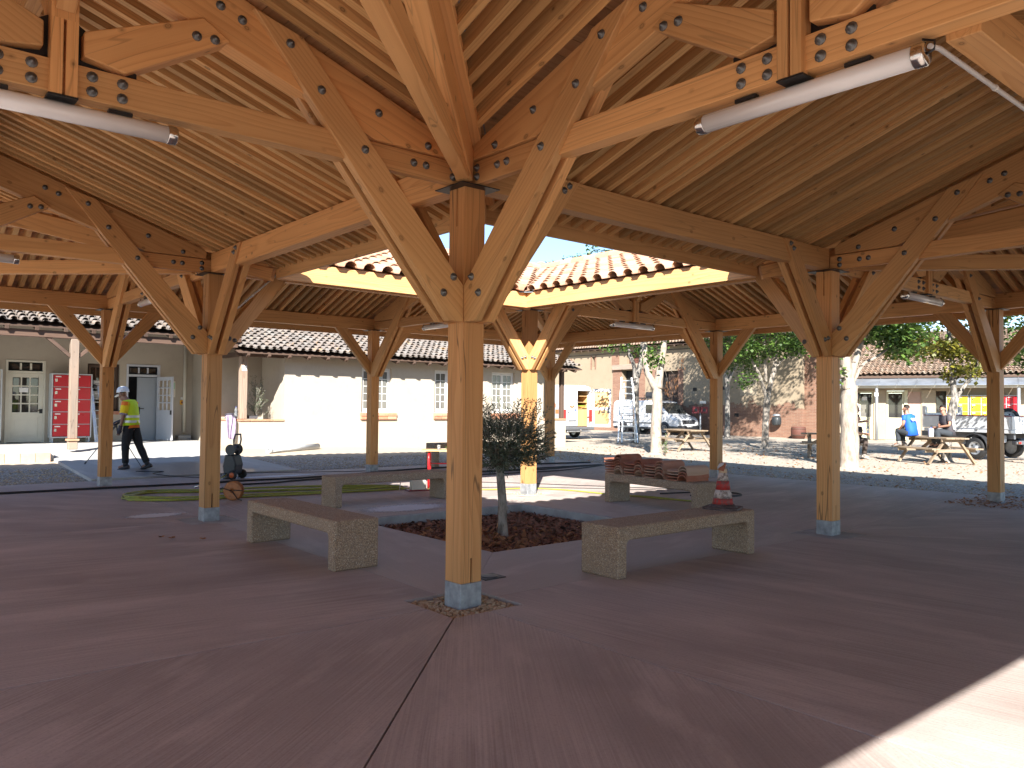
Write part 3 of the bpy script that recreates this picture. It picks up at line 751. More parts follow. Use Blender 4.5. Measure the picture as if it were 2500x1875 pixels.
for cx, cy, sx_, sy_, a, b in ((0, 0, -1, -1, 'W', 'S'), (0, SQ, -1, 1, 'W', 'N'), (SQ, 0, 1, -1, 'E', 'S'), (SQ, SQ, 1, 1, 'E', 'N')):
    rx, ry = cx+sx_*HW[a], cy+sy_*HW[b]; rz_ = zr(a, HW[a])
    # valley: a deep bearer and a wider board on top of it, running on to the court's eaves corner
    q = 0.58; dg = Vector((rx-cx, ry-cy, rz_-ZP))
    st = Vector((cx, cy, ZP)) + dg*0.035
    e0 = Vector((cx-sx_*q, cy-sy_*q, ZP-SL*q))
    member("valley_rafter", st-Vector((0, 0, 0.155)), Vector((rx, ry, rz_-0.155)), 0.13, 0.25, bevel=0.006)
    member("valley_board", e0+Vector((0, 0, 0.055)), Vector((rx, ry, rz_+0.055)), 0.26, 0.085, bevel=0.006)
    member("valley_tail", e0-Vector((0, 0, 0.075)), Vector((cx-sx_*.09, cy-sy_*.09, ZP-SL*.09-0.075)), 0.11, 0.16)
    ox, oy = cx+sx_*(MG[a]+OV[a]-.05), cy+sy_*(MG[b]+OV[b]-.05)
    member("hip_rafter", Vector((rx, ry, rz_+0.02)), Vector((ox, oy, zr(a, MG[a]+OV[a])+0.02)), 0.10, 0.2)
    hp = Vector((cx+sx_*MG[a], cy+sy_*MG[b], 0))
    member("corner_tie", Vector((cx+sx_*0.2, cy+sy_*.2, 3.36)), hp+Vector((0, 0, 3.36)), 0.10, 0.18)

# rafters
RP, RW, RH = 0.176, 0.068, 0.125
raft = []
for s in "SWNE":
    lo, hi = trange(s, MG[s]+OV[s]); n = int((hi-lo)/RP)
    full = {}
    H = HW[s]
    for i in range(n+1):
        t = SQ/2 + (i-n//2)*RP
        for inner in (True, False):
            da, db = (-IN_OV+0.028, H) if inner else (H, MG[s]+OV[s]-0.028)
            ds = [da+(db-da)*k/60 for k in range(61)]
            ok = [d for d in ds if trange(s, d)[0]+0.05 <= t <= trange(s, d)[1]-0.05]
            if len(ok) < 3: continue
            d0, d1 = ok[0], ok[-1]
            if abs(t) < 0.066 or abs(t-SQ) < 0.066: continue
            key = (s, inner, round(d0, 2), round(d1, 2))
            if key not in full:
                poly = [TP(s, -RW/2, d0, zr(s, d0)), TP(s, -RW/2, d1, zr(s, d1)), TP(s, -RW/2, d1, zr(s, d1)+RH), TP(s, -RW/2, d0, zr(s, d0)+RH)]
                mb = MB().prism(poly, TD[s]*RW, axis=DD[s]+Vector((0, 0, SL if inner else -SL)))
                c = sum(poly, Vector())/4
                full[key] = (mb.mesh("rafter", "fir_rafter"), c)
            me, c = full[key]
            raft.append((me, TD[s]*t, c+TD[s]*t))
raft.sort(key=lambda q: (0 if inview(q[2], 1.25) else 1000)+camdist(q[2]))
rest = MB()
for i, (me, off, c) in enumerate(raft):
    if i < 300: put("rafter", me, pav, Matrix.Translation(off))
    else:
        rest.add([v.co+off for v in me.vertices], [tuple(p.vertices) for p in me.polygons], axis=None, rnd=R.random())
        g = me.attributes["gc"].data; base = len(rest.v)-len(me.vertices); ro = R.uniform(-30, 30)
        for k in range(len(me.vertices)): rest.gc[base+k] = Vector(g[k].vector)+Vector((ro, 0, 0))
stuff(rest.obj("rafter", "fir_rafter", pav))
# roof boards across the rafters
BW = 0.15
for s in "SWNE":
    for inner in (True, False):
        H = HW[s]; da, db = (-IN_OV-0.02, H) if inner else (H, MG[s]+OV[s]+0.02)
        n = int(round((db-da)/BW)); st_ = (db-da)/n
        for i in range(n):
            d0, d1 = da+i*st_+0.003, da+(i+1)*st_-0.003
            q = []
            for d in (d0, d1):
                lo, hi = trange(s, d); q.append((lo, hi))
            z0_, z1_ = zr(s, d0)+RH+.001, zr(s, d1)+RH+.001
            poly = [TP(s, q[0][0], d0, z0_), TP(s, q[0][1], d0, z0_), TP(s, q[1][1], d1, z1_), TP(s, q[1][0], d1, z1_)]
            MB().prism(poly, (0, 0, 0.02), axis=TD[s]).obj("roof_board", "fir_board", pav)
# clay tiles: a flat pan and a roll, laid in courses from the eaves up
def tile_mesh(w_=0.30, l=0.41, r=0.098, th=0.012, mat="tile_new", taper=0.0):
    pr = [(0, 0.012), (0.02, 0.0), (w_-2*r-0.02, 0.0)]
    cx = w_-r+0.012
    for k in range(7):
        a = PI-PI*k/6; pr.append((cx+r*math.cos(a), r*0.92*math.sin(a)+0.002))
    vs = []; fs = []; n = len(pr)
    for lay in (0, 1):
        for y in (0, l):
            for x, z in pr: vs.append((x-w_/2, y, z+th*lay))
    for i in range(n-1):
        fs.append((i, i+n, i+n+1, i+1)); fs.append((2*n+i, 2*n+i+1, 3*n+i+1, 3*n+i))
        fs.append((i, i+1, 2*n+i+1, 2*n+i)); fs.append((n+i, 3*n+i, 3*n+i+1, n+i+1))
    fs += [(0, 2*n, 3*n, n), (n-1, 2*n-1, 4*n-1, 3*n-1)]
    mb = MB(); mb.add(vs, fs); return mb.mesh("tile", mat)
def tile_field(origin, tdir, sdir, ncol, nrow, pitch, expo, inside=None, jit=0.006, lift=0.034):
    """matrices of tiles: columns along tdir, courses up along sdir"""
    out = []; tdir = Vector(tdir).normalized(); sdir = Vector(sdir).normalized(); nrm = tdir.cross(sdir).normalized()
    tilt = lift/expo
    y = (sdir - nrm*tilt).normalized(); z = tdir.cross(y)
    for r in range(nrow):
        for c in range(ncol):
            p = Vector(origin)+tdir*(pitch*(c+.5)+R.uniform(-jit, jit))+sdir*(expo*r+R.uniform(-jit, jit)*1.6)+nrm*(lift+R.uniform(0, jit*.8))
            if inside and not inside(p+sdir*expo*.5): continue
            m = Matrix.Identity(4); q = R.uniform(-jit, jit)*2.2
            for i in range(3): m[i][0], m[i][1], m[i][2], m[i][3] = tdir[i], y[i], z[i], p[i]
            out.append(m @ Matrix.Rotation(q, 4, 'Z'))
    return out
T_NEW = tile_mesh()
near_t = []; far_t = []
for s in "SWNE":
    for inner in (True, False):
        H = HW[s]
        if inner: d0, d1 = -IN_OV-0.09, H
        else: d0, d1 = MG[s]+OV[s]+0.07, H
        lo, hi = trange(s, d0 if not inner else d1); lo -= .2; hi += .2
        ncol = int((hi-lo)/0.30); sdv = TP(s, 0, d1, zr(s, d1))-TP(s, 0, d0, zr(s, d0) if inner else zr(s, d0))
        nrow = int(sdv.length/0.335)
        td = TD[s]; o = TP(s, lo, d0, zr(s, d0)+RH+0.021)
        if td.cross(sdv).z < 0: td = -td; o = TP(s, hi, d0, zr(s, d0)+RH+.021)
        def inside(p, s=s):
            t, d = (p.x, {'S': -p.y, 'N': p.y-SQ}.get(s, 0)) if s in "SN" else (p.y, {'W': -p.x, 'E': p.x-SQ}.get(s, 0))
            l, h = trange(s, d); return l+.02 < t < h-.02
        (near_t if inner and s in "NE" else far_t).extend(tile_field(o, td, sdv, ncol, nrow, 0.30, 0.335, inside))
pieces("tile", T_NEW, near_t, pav, 300)
pieces("tile", T_NEW, far_t, pav, 0)
def half_tube(mb, p0, p1, r0, r1, n=6, th=0.014):
    p0, p1 = Vector(p0), Vector(p1); a = (p1-p0).normalized(); s = a.cross(Vector((0, 0, 1))).normalized(); t = s.cross(a)
    vs = []
    for lay in (0, 1):
        for p, r in ((p0, r0), (p1, r1)):
            for k in range(n+1):
                q = PI*k/n; vs.append(p+s*math.cos(q)*(r+th*lay)+t*math.sin(q)*(r+th*lay))
    m = n+1; fs = []
    for i in range(n): fs += [(i, i+1, m+i+1, m+i), (2*m+i, 3*m+i, 3*m+i+1, 2*m+i+1), (i, 2*m+i, 2*m+i+1, i+1), (m+i, m+i+1, 3*m+i+1, 3*m+i)]
    fs += [(0, m, 3*m, 2*m), (n, 2*m+n, 3*m+n, m+n)]
    return mb.add(vs, fs)
for s in "SWNE":
    H = HW[s]; a0, a1 = ADJ[s]; p0, p1 = TP(s, -HW[a0], H, zr(s, H)+.2), TP(s, SQ+HW[a1], H, zr(s, H)+.2)
    n = int((p1-p0).length/0.36)
    for i in range(n):
        a, b = p0.lerp(p1, i/n), p0.lerp(p1, (i+1.08)/n); half_tube(MB(), a, b+Vector((0, 0, .012)), 0.12, 0.105).obj("ridge_tile", "tile_new", pav)
for cx, cy, sx_, sy_, a, b in ((0, 0, -1, -1, 'W', 'S'), (0, SQ, -1, 1, 'W', 'N'), (SQ, 0, 1, -1, 'E', 'S'), (SQ, SQ, 1, 1, 'E', 'N')):
    p0 = Vector((cx-sx_*.72, cy-sy_*.72, ZP-SL*.72+.165)); p1 = Vector((cx+sx_*HW[a], cy+sy_*HW[b], zr(a, HW[a])+.165))
    MB().bar(p0, p1, 0.30, 0.012).obj("valley_flashing", "zinc", pav)
    MB().ball(p1+Vector((0, 0, .10)), 0.15, 10, (1, 1, .8)).obj("ridge_cap", "tile_new", pav)
for par, p, nrm in bolt_jobs:
    if not inview(p, 1.05) or camdist(p) > 15: continue
    if (CAM-p).dot(nrm) <= 0: continue
    q = nrm.to_track_quat('Z', 'Y').to_matrix().to_4x4(); q.translation = p
    put("bolt", BOLT, par, q)

# ------------------------------------------------------------------ lamps and conduits fixed under the trusses
def make_lamp(L_=1.27, r=0.052):
    mb = thing("tube_lamp", "", "lamp", local=True)
    MB().tube([(-L_/2+.05, 0, 0), (L_/2-.05, 0, 0)], r, 16, cap=True).obj("tube", "lamp_tube", mb)
    for sg in (-1, 1):
        MB().lathe((sg*(L_/2-.055), 0, 0), [(r+.002, 0.0), (r+.004, 0.004), (r+.004, 0.05), (r-.004, 0.058), (0.0, 0.055)], 16, (sg, 0, 0)).obj("end_cap", "chrome", mb)
        MB().box((sg*(L_/2-.32), 0, r+.012), (0.13, 0.04, 0.02)).obj("bracket", "black_steel", mb)
    MB().tube([(L_/2, 0, 0), (L_/2+.03, 0, .01), (L_/2+.035, 0, .05), (L_/2-.02, 0, r+.02)], 0.006, 6).obj("flex", "cable", mb)
    return mb
lamp = make_lamp(); first = [True]
def lamp_at(s, t0, label):
    p = TP(s, t0, HW[s], TB-0.072-.012); rz = math.atan2(DD[s].y, DD[s].x)
    if first[0]:
        first[0] = False; lamp.location = p; lamp.rotation_euler = (0, 0, rz); tag(lamp, label, "lamp", "tube lamps under the tie beams"); return
    dup(lamp, p, rz, label, "tube lamps under the tie beams")
lamp_at('S', 0.0, "largest white tube lamp, hung under the tie beam at upper right with chromed end caps")
lamp_at('W', 0.0, "white tube lamp cut by the left picture edge, close under the near left tie beam")
lamp_at('W', SQ, "tube lamp end at the far left edge, behind the left inner post's truss")
lamp_at('N', 0.0, "small tube lamp left of the left inner post, above the standing workman")
lamp_at('N', SQ, "small tube lamp just left of the foremost post, above the white windows")
lamp_at('E', SQ, "small tube lamp under the far tie beam above the white vans")
lamp_at('E', 0.0, "small tube lamp under the tie beam right of the right inner post")
c0 = TP('S', -0.0, HW['S']+0.66, 3.20)
def conduit(pts, label, r=0.0125):
    o = MB().tube(pts, r, 8).obj("conduit", "pvc_grey"); tag(o, label, "conduit")
    for i in range(1, 6):
        a, b = Vector(pts[-2]), Vector(pts[-1]); p = a.lerp(b, i/6); d = (b-a).normalized()
        MB().tube([p-d*.012, p+d*.012], r+.004, 8).obj("conduit_clip", "white_paint", o)
conduit([TP('S', -0.02, HW['S']+.655, 3.20), TP('S', 0.06, HW['S']+.665, 3.21), TP('S', 4.2, HW['S']+.665, 3.21)], "thin grey conduit running from the end of the largest tube lamp along a beam")
member("purlin", TP('S', 0.066, HW['S']+.765, 3.33), TP('S', SQ-.066, HW['S']+.765, 3.33), 0.15, 0.20)
conduit([TP('W', -0.02, HW['W']+.40, 3.16), TP('W', 0.0, HW['W']+.42, 3.15), TP('W', 2.2, HW['W']+.42, 3.15)], "thin grey conduit dropping away at the far left under the near left tube lamp")
member("purlin", TP('W', 0.06, HW['W']+.53, 3.34), TP('W', SQ-.06, HW['W']+.53, 3.34), 0.14, 0.18)
conduit([Vector((0.25, SQ-0.02, 2.78)), Vector((0.30, SQ-.13, 2.84)), Vector((0.85, SQ-.13, 3.36))], "pale conduit strip under the brace at the far left corner of the court")
# ------------------------------------------------------------------ ground, slab, path
X0, X1, Y0, Y1 = -8.5, 12.2, -8.5, 12.15             # edges of the concrete slab
def sstep(a, b, x): q = min(1, max(0, (x-a)/(b-a))); return q*q*(3-2*q)
def gz(x, y):
    """terrain: flat yard that climbs a little towards the house on the left"""
    up = 0.36*min(1, max(0, (y-12.0)/7.2))*(1-sstep(6, 17, x))
    return up-0.03+0.012*math.sin(x*1.9+y*.7)*math.sin(y*1.3-x*.4)
def make_ground():
    xs = [-300, -120, -60, -30, -16]+[X0+.01]+[X0+1+i*1.0 for i in range(20)]+[X1-.01]+[X1+.4*i+.2 for i in range(75)]+[44, 52, 70, 120, 300]
    ys = [-300, -120, -60, -30, -16]+[Y0+.01]+[Y0+1+i*1.0 for i in range(20)]+[Y1-.01]+[Y1+.4*i+.2 for i in range(65)]+[42, 55, 70, 120, 300]
    xs = sorted(xs); ys = sorted(ys); vs = []; fs = []
    for y in ys:
        for x in xs:
            z = gz(x, y) if not (X0 < x < X1 and Y0 < y < Y1) else -0.22
            vs.append((x, y, z))
    n = len(xs)
    for j in range(len(ys)-1):
        for i in range(n-1): fs.append((j*n+i, j*n+i+1, (j+1)*n+i+1, (j+1)*n+i))
    mb = MB(); mb.add(vs, fs, smooth=True); struct(mb.obj("ground", "ground"))
make_ground()
slab = bpy.data.objects.new("floor", None); COL.objects.link(slab); struct(slab); slab.location = (0, 0, -0.1)
MB().lohi((X0+.02, Y0+.02, -0.2), (X1-.02, Y1-.02, -0.125)).obj("floor_bed", "joint_dark", slab)
for a in ((X0, Y0, X1, Y0+.12), (X0, Y1-.12, X1, Y1), (X0, Y0+.12, X0+.12, Y1-.12), (X1-.12, Y0+.12, X1, Y1-.12)): pass
NQ = 0.33
def panel(pts, ax, mat="floor_brushed", notch=None, g=0.006, ztop=0.0):
    mb = MB(); c = sum((Vector((p[0], p[1], 0)) for p in pts), Vector())/len(pts)
    q = []
    for p in pts:
        v = Vector((p[0], p[1], 0)); q.append(v)
    # shrink a little for the joint
    n = len(q); out = []
    area = sum(q[i].x*q[(i+1) % n].y-q[(i+1) % n].x*q[i].y for i in range(n))
    if area < 0: q = q[::-1]
    for i in range(n):
        e0 = (q[i]-q[i-1]).normalized(); e1 = (q[(i+1) % n]-q[i]).normalized()
        n0 = Vector((-e0.y, e0.x, 0)); n1 = Vector((-e1.y, e1.x, 0)); k = 1+n0.dot(n1)
        out.append(q[i]+(n0+n1)*(g/max(k, .25)))
    base = [v+Vector((0, 0, ztop-0.12)) for v in out]
    mb.prism(base, (0, 0, 0.12))
    a = Vector((ax[0], ax[1], 0)).normalized(); b = Vector((-a.y, a.x, 0)); o = (R.uniform(-20, 20), R.uniform(-20, 20))
    for i, v in enumerate(mb.v): mb.gc[i] = (v.dot(a)+o[0], v.dot(b)+o[1], 0)
    return mb.obj("floor_panel", mat, slab)
def notched(cx, cy, sx_, sy_, rev=False):
    """the three outline points that leave out the gravel square at a post, in the quadrant (sx, sy)"""
    q = [(cx+sx_*NQ, cy), (cx+sx_*NQ, cy+sy_*NQ), (cx, cy+sy_*NQ)]
    return q[::-1] if rev else q
# court: four trapezia round the tree pit, corners left out at the posts
PA, PB = 1.53, 4.45
q = NQ
court = [[(q, 0), (SQ-q, 0), (SQ-q, q), (PB, PA), (PA, PA), (q, q)], [(SQ-q, q), (SQ, q), (SQ, SQ-q), (SQ-q, SQ-q), (PB, PB), (PB, PA)],
         [(SQ-q, SQ-q), (SQ-q, SQ), (q, SQ), (q, SQ-q), (PA, PB), (PB, PB)], [(q, SQ-q), (0, SQ-q), (0, q), (q, q), (PA, PA), (PA, PB)]]
for pts, ax in zip(court, ((1, 0.2), (0.2, 1), (1, -.2), (0.2, 1))): panel(pts, ax, "floor_court", g=0.0015)
panel([(q, 0), (SQ-q, 0), (SQ-q, -q), (SQ, -q), (SQ, Y0), (0, Y0), (0, -q), (q, -q)], (-0.12, 1))
panel([(0, q), (0, SQ-q), (-q, SQ-q), (-q, SQ), (X0, SQ), (X0, 0), (-q, 0), (-q, q)], (1, -0.1))
panel([(q, SQ), (SQ-q, SQ), (SQ-q, SQ+q), (SQ, SQ+q), (SQ, Y1), (0, Y1), (0, SQ+q), (q, SQ+q)], (0.1, 1))
panel([(SQ, q), (SQ, SQ-q), (SQ+q, SQ-q), (SQ+q, SQ), (X1, SQ), (X1, 0), (SQ+q, 0), (SQ+q, q)], (1, 0.12))
for cx, cy, sx_, sy_ in ((0, 0, -1, -1), (0, SQ, -1, 1), (SQ, 0, 1, -1), (SQ, SQ, 1, 1)):
    ex, ey = (X0 if sx_ < 0 else X1), (Y0 if sy_ < 0 else Y1)
    panel([(cx+sx_*q, cy), (ex, cy), (ex, ey), (cx+sx_*q, cy+sy_*q)], (sx_, sy_*.75))
    panel([(cx, cy+sy_*q), (cx+sx_*q, cy+sy_*q), (ex, ey), (cx, ey)], (sx_*.75, sy_))
def pebbles(name, x, y, hw, n, z, rmin, rmax, mat, par=None, hole=0.115):
    mb = MB()
    for i in range(n):
        px, py = x+R.uniform(-hw, hw), y+R.uniform(-hw, hw)
        if abs(px-x) < hole and abs(py-y) < hole: continue
        r = R.uniform(rmin, rmax); mb.ball((px, py, z+R.uniform(-.01, .006)), r, 5, (R.uniform(.8, 1.4), R.uniform(.8, 1.3), R.uniform(.5, .8)))
        for k in range(len(mb.v)-20, len(mb.v)): mb.rn[k] = 0
    o = mb.obj(name, mat, par); return stuff(o)
def m_peb():
    m, nt, b = newmat("pebbles_tan", 0.85); p = wpos(nt)
    v = nd(nt, "TexVoronoi", {"Scale": 34.0}); nt.links.new(p, v.inputs["Vector"]); s2 = nt.nodes.new("ShaderNodeSeparateXYZ"); nt.links.new(v.outputs["Color"], s2.inputs[0])
    setc(nt, b, ramp(nt, s2.outputs[0], [(0.0, (0.26, 0.17, 0.09)), (0.35, (0.46, 0.34, 0.20)), (0.7, (0.56, 0.46, 0.31)), (1.0, (0.38, 0.27, 0.19))])); M["pebbles_tan"] = m
m_peb()
for cx, cy, kind in ((0, 0, 1), (0, SQ, 0), (SQ, 0, 0), (SQ, SQ, 1)):
    e = NQ-0.004
    if kind:
        MB().lohi((cx-e, cy-e, -0.13), (cx+e, cy+e, -0.035)).obj("gravel_bed", "pebble", slab)
        tag(pebbles("gravel", cx, cy, e-.012, 1100 if cx == 0 else 500, -0.026, 0.010, 0.021, "pebbles_tan"), "tan gravel filling the square round the foot of the %s post" % ("foremost" if cx == 0 else "sunlit far inner"), "gravel")
    else: MB().lohi((cx-e, cy-e, -0.13), (cx+e, cy+e, -0.004)).obj("floor_infill", "kerb_concrete", slab)
for gx, gy in ((SQ+MG['E'], 0.0), (SQ, SQ+MG['N']), (SQ+MG['E'], SQ)):
    pass
# tree pit
MB().lohi((PA-.2, PA-.2, -0.19), (PB+.2, PB+.2, -0.122)).obj("pit_soil", "mulch_chip", slab)
for a, b in (((PA, PB-.0), (PB, PB+.09)), ((PB, PA), (PB+.09, PB+.09))):
    MB().lohi((a[0], a[1], -0.16), (b[0], b[1], 0.006)).obj("pit_kerb", "kerb_concrete", slab, bevel=0.006)
def flakes(n, region, z, smin, smax, mat, name, curl=0.5, thick=0.0):
    mb = MB()
    for i in range(n):
        x, y = region(); s = R.uniform(smin, smax); a = R.uniform(0, 2*PI)
        u = Vector((math.cos(a), math.sin(a), R.uniform(-curl, curl))); v = Vector((-math.sin(a), math.cos(a), R.uniform(-curl, curl)))
        c = Vector((x, y, (z(x, y) if callable(z) else z)+R.uniform(.004, .03))); k = R.uniform(.35, .7)
        mb.add([c-u*s-v*s*k*.3, c-v*s*k, c+u*s, c+v*s*k], [(0, 1, 2, 3)], rnd=R.random())
    return mb.obj(name, mat)
rg = lambda: (R.uniform(PA+.02, PB-.02), R.uniform(PA+.02, PB-.02))
tag(stuff(flakes(5200, rg, -0.125, 0.018, 0.05, "mulch_chip", "bark_mulch", 0.7)), "dark red-brown bark mulch covering the sunken tree pit", "mulch")
tag(stuff(flakes(520, lambda: (PA+abs(R.gauss(0, 1.1)) % 2.85+.03, PA+abs(R.gauss(0, 1.1)) % 2.85+.03), -0.11, 0.03, 0.065, "leaf_dry", "leaf_litter", 0.8)), "dry orange-brown leaves lying on the mulch of the tree pit", "leaves")
for i, (x, y) in enumerate(((-0.94, 4.49), (-0.61, 4.08), (-0.86, 4.35))):
    mb = MB()
    for k in range(5):
        a = 2*PI*k/5+i; c = Vector((x, y, .012)); u = Vector((math.cos(a), math.sin(a), R.uniform(0.1, .7)))*R.uniform(.03, .05); v = Vector((-u.y, u.x, .01))*.5
        mb.add([c, c+u*.5-v, c+u, c+u*.5+v], [(0, 1, 2, 3)], rnd=R.random())
    tag(mb.obj("dry_leaf", "leaf_dry"), ["largest curled dry leaf on the floor, left of the left bench", "curled dry leaf lying closest to the left bench on the floor", "small pale dry leaf between the two other leaves on the floor"][i], "leaf", "dry leaves on the pavilion floor")
# the concrete ramp from the slab to the house
pm = MB(); pts = [(0.02, Y1+.012), (4.35, Y1+.012), (4.1, 17.3), (4.72, 18.2), (4.72, 21.3), (-9.0, 21.3), (-9.0, 16.6), (0.1, 16.6)]
vs = [Vector((x, y, gz(x, y)+.075 if y > 12.3 else 0.0)) for x, y in pts]
prv = [(0.02, 12.16, 4.35), (0.02, 13.4, 4.28), (0.04, 15.0, 4.2), (0.06, 16.6, 4.15)]
for (xa, ya, xb), (xc, yc, xd) in zip(prv[:-1], prv[1:]):
    z = lambda y: max(0.0, 0.36*min(1, max(0, (y-12.0)/7.2))+0.03)
    pm.prism([(xa, ya, z(ya)-.16), (xb, ya, z(ya)-.16), (xd, yc, z(yc)-.16), (xc, yc, z(yc)-.16)], (0, 0, 0.16))
z0_, z1_ = 0.36*(16.6-12)/7.2+0.03, 0.39
pm.prism([(0.06, 16.6, z0_-.16), (4.15, 16.6, z0_-.16), (4.7, 19.2, z1_-.16), (0.06, 19.2, z1_-.16)], (0, 0, .16))
pm.prism([(0.06, 19.2, z1_-.16), (4.7, 19.2, z1_-.16), (4.7, 21.2, z1_-.16), (0.06, 21.2, z1_-.16)], (0, 0, .16))
for i, v in enumerate(pm.v): pm.gc[i] = (v.y, v.x, 0)
struct(pm.obj("path", "path_concrete"))
terr = MB().lohi((-9.0, 16.0, 0.0), (0.056, 21.2, 0.385)); 
for i, v in enumerate(terr.v): terr.gc[i] = (v.x, v.y, 0)
struct(terr.obj("terrace", "path_concrete"))
stp = thing("brick_edging", "low pink brick edging of the terrace step at the far left", "edging", (-0.9, 15.94, 0.3))
for i in range(9):
    MB().lohi((-0.03-.3*(i+1)+.006, 15.86, 0.12+R.uniform(-.004, .004)), (-0.03-.3*i, 15.985, 0.372)).obj("brick", "brick_pale", stp, bevel=0.006)
# leaf litter and stones lying about the yard
def yard():
    while True:
        x, y = R.uniform(11.8, 26), R.uniform(-3, 17)
        if x > X1+.1 or y > Y1+.1: return x, y
tag(stuff(flakes(2600, yard, gz, 0.02, 0.06, "leaf_dry", "leaf_litter", 0.5)), "fallen dry leaves scattered over the gravel yard under the trees", "leaves")
def stones_near():
    if R.random() < .5: return R.uniform(4.5, 16), R.uniform(Y1+.1, Y1+2.6)
    return R.uniform(X1+.05, X1+2.2), R.uniform(-2, 14)
mb = MB()
for i in range(6500):
    x, y = stones_near() if i % 3 else (R.uniform(-6, -0.05), R.uniform(Y1+.1, 14.4))
    r = R.uniform(.007, .018); mb.ball((x, y, gz(x, y)+r*.3), r, 4, (1.3, 1, .7))
tag(stuff(mb.obj("gravel", "pebbles_tan")), "loose gravel strip lying along the outer edges of the concrete slab", "gravel")
# dark gravel bay cut in the slab's edge by the far right post, seen as a strip of litter
tag(stuff(flakes(900, lambda: (R.uniform(10.2, 12.2), R.uniform(-1.4, 0.5)), 0.0, 0.015, 0.04, "leaf_dry", "leaf_litter", 0.5)), "brown leaf litter blown round the foot of the far right post", "leaves")
# sky dome is the world; powder spilt on the court floor
def m_powder():
    m, nt, b = newmat("powder", 0.9); p = coord(nt, "Generated"); 
    mp = nd(nt, "Mapping", {"Location": (-1.0, -1.0, 0), "Scale": (2, 2, 0)}); nt.links.new(p, mp.inputs["Vector"])
    ln = nt.nodes.new("ShaderNodeVectorMath"); ln.operation = 'LENGTH'; nt.links.new(mp.outputs[0], ln.inputs[0])
    n = noise(nt, wpos(nt), 26.0, 6.0, 0.75)
    al = ramp(nt, mth(nt, 'SUBTRACT', mth(nt, 'ADD', n, 0.42), ln.outputs["Value"]), [(0.08, 0.0), (0.42, 0.9)])
    b.inputs["Base Color"].default_value = (0.74, 0.77, 0.80, 1); nt.links.new(al, b.inputs["Alpha"]); M["powder"] = m
m_powder()
def sheet(name, c, sx_, sy_, rz, mat, label, cat, z=0.004):
    m = Matrix.Translation((c[0], c[1], z)) @ Matrix.Rotation(rz, 4, 'Z'); me = MB()
    me.add([m @ Vector(p) for p in ((-sx_, -sy_, 0), (sx_, -sy_, 0), (sx_, sy_, 0), (-sx_, sy_, 0))], [(0, 1, 2, 3)])
    return tag(stuff(me.obj(name, mat)), label, cat)
sheet("powder", (2.75, 5.15), 0.95, 0.42, -0.1, "powder", "white powder spilt on the court floor in front of the shaded bench", "powder")
sheet("powder", (-0.45, 6.45), 0.5, 0.22, 0.2, "powder", "faint patch of white powder on the floor left of the left inner post", "powder")
sheet("powder", (3.3, 11.2), 1.6, 0.25, 0.05, "powder", "streak of pale grit on the slab edge behind the pressure washer", "powder")
mh = MB().lohi((0.62, 0.50, 0.0), (0.86, 0.70, 0.008)); tag(mh.obj("drain_cover", "wax_bin", bevel=0.003), "small dark drain cover set in the floor just behind the foremost post", "drain cover")
MB().lathe((0.74, 0.60, 0.008), [(0.08, 0), (0.08, .004), (0.07, .005), (0, .005)], 16).obj("lid", "plastic_dark", bpy.data.objects["drain_cover"])
o = MB().lathe((5.24, 5.21, 0.0), [(0.19, 0), (0.19, .006), (0.165, .007), (0.165, .004), (0, .004)], 22).obj("drain_cover", "floor_court"); tag(o, "round drain cover in the sunlit floor before the far inner post", "drain cover")
# ------------------------------------------------------------------ the old house on the left
def wall_holes(x0, x1, z0, z1, y0, th, holes):
    """boxes that make a wall along x with openings (xa, xb, za, zb)"""
    mb = MB(); xs = sorted({x0, x1}|{h[0] for h in holes}|{h[1] for h in holes}); zs = sorted({z0, z1}|{h[2] for h in holes}|{h[3] for h in holes})
    for i in range(len(xs)-1):
        for j in range(len(zs)-1):
            cx, cz = (xs[i]+xs[i+1])/2, (zs[j]+zs[j+1])/2
            if any(h[0] < cx < h[1] and h[2] < cz < h[3] for h in holes): continue
            mb.lohi((xs[i], y0, zs[j]), (xs[i+1], y0+th, zs[j+1]))
    return mb
house = thing("courtyard_house", "long low cream rendered house with a mossy grey canal tile roof, left of the yard", "house", (9, 18, 0.3))
V1, V2 = 17.6, 20.8
LZ = 0.385
wins = [(9.01, 10.13, 1.28, 2.74), (11.84, 12.96, 1.28, 2.76), (14.35, 15.45, 1.28, 2.78)]
wall_holes(6.4, 16.6, -0.2, 3.0, V1, 0.34, wins).obj("wall", "plaster_cream", house)
MB().lohi((16.6, V1, -0.2), (16.9, 21, 3.0)).obj("wall", "plaster_cream", house)
wall_holes(-9, 4.75, 0.2, 4.3, V2, 0.25, [(-.29, .68, LZ, 2.70), (1.75, 2.62, 1.28, 2.68), (2.81, 3.78, LZ, 2.70)]).obj("wall", "plaster_cream", house)
MB().lohi((4.75, 19.3, 0.2), (5.0, 21.05, 4.3)).obj("wall", "plaster_cream", house)
MB().lohi((5.0, 19.3, 0.2), (6.4, 19.55, 3.6)).obj("wall", "plaster_cream", house)
MB().lohi((6.4, V1+.34, 0.2), (6.74, 19.55, 3.0)).obj("wall", "plaster_cream", house)
MB().lohi((-9, 25, 0), (18.4, 25.3, 4.2)).obj("wall", "plaster_cream", house)
MB().lohi((18.1, 19, 0), (18.4, 25, 3.2)).obj("wall", "plaster_cream", house)
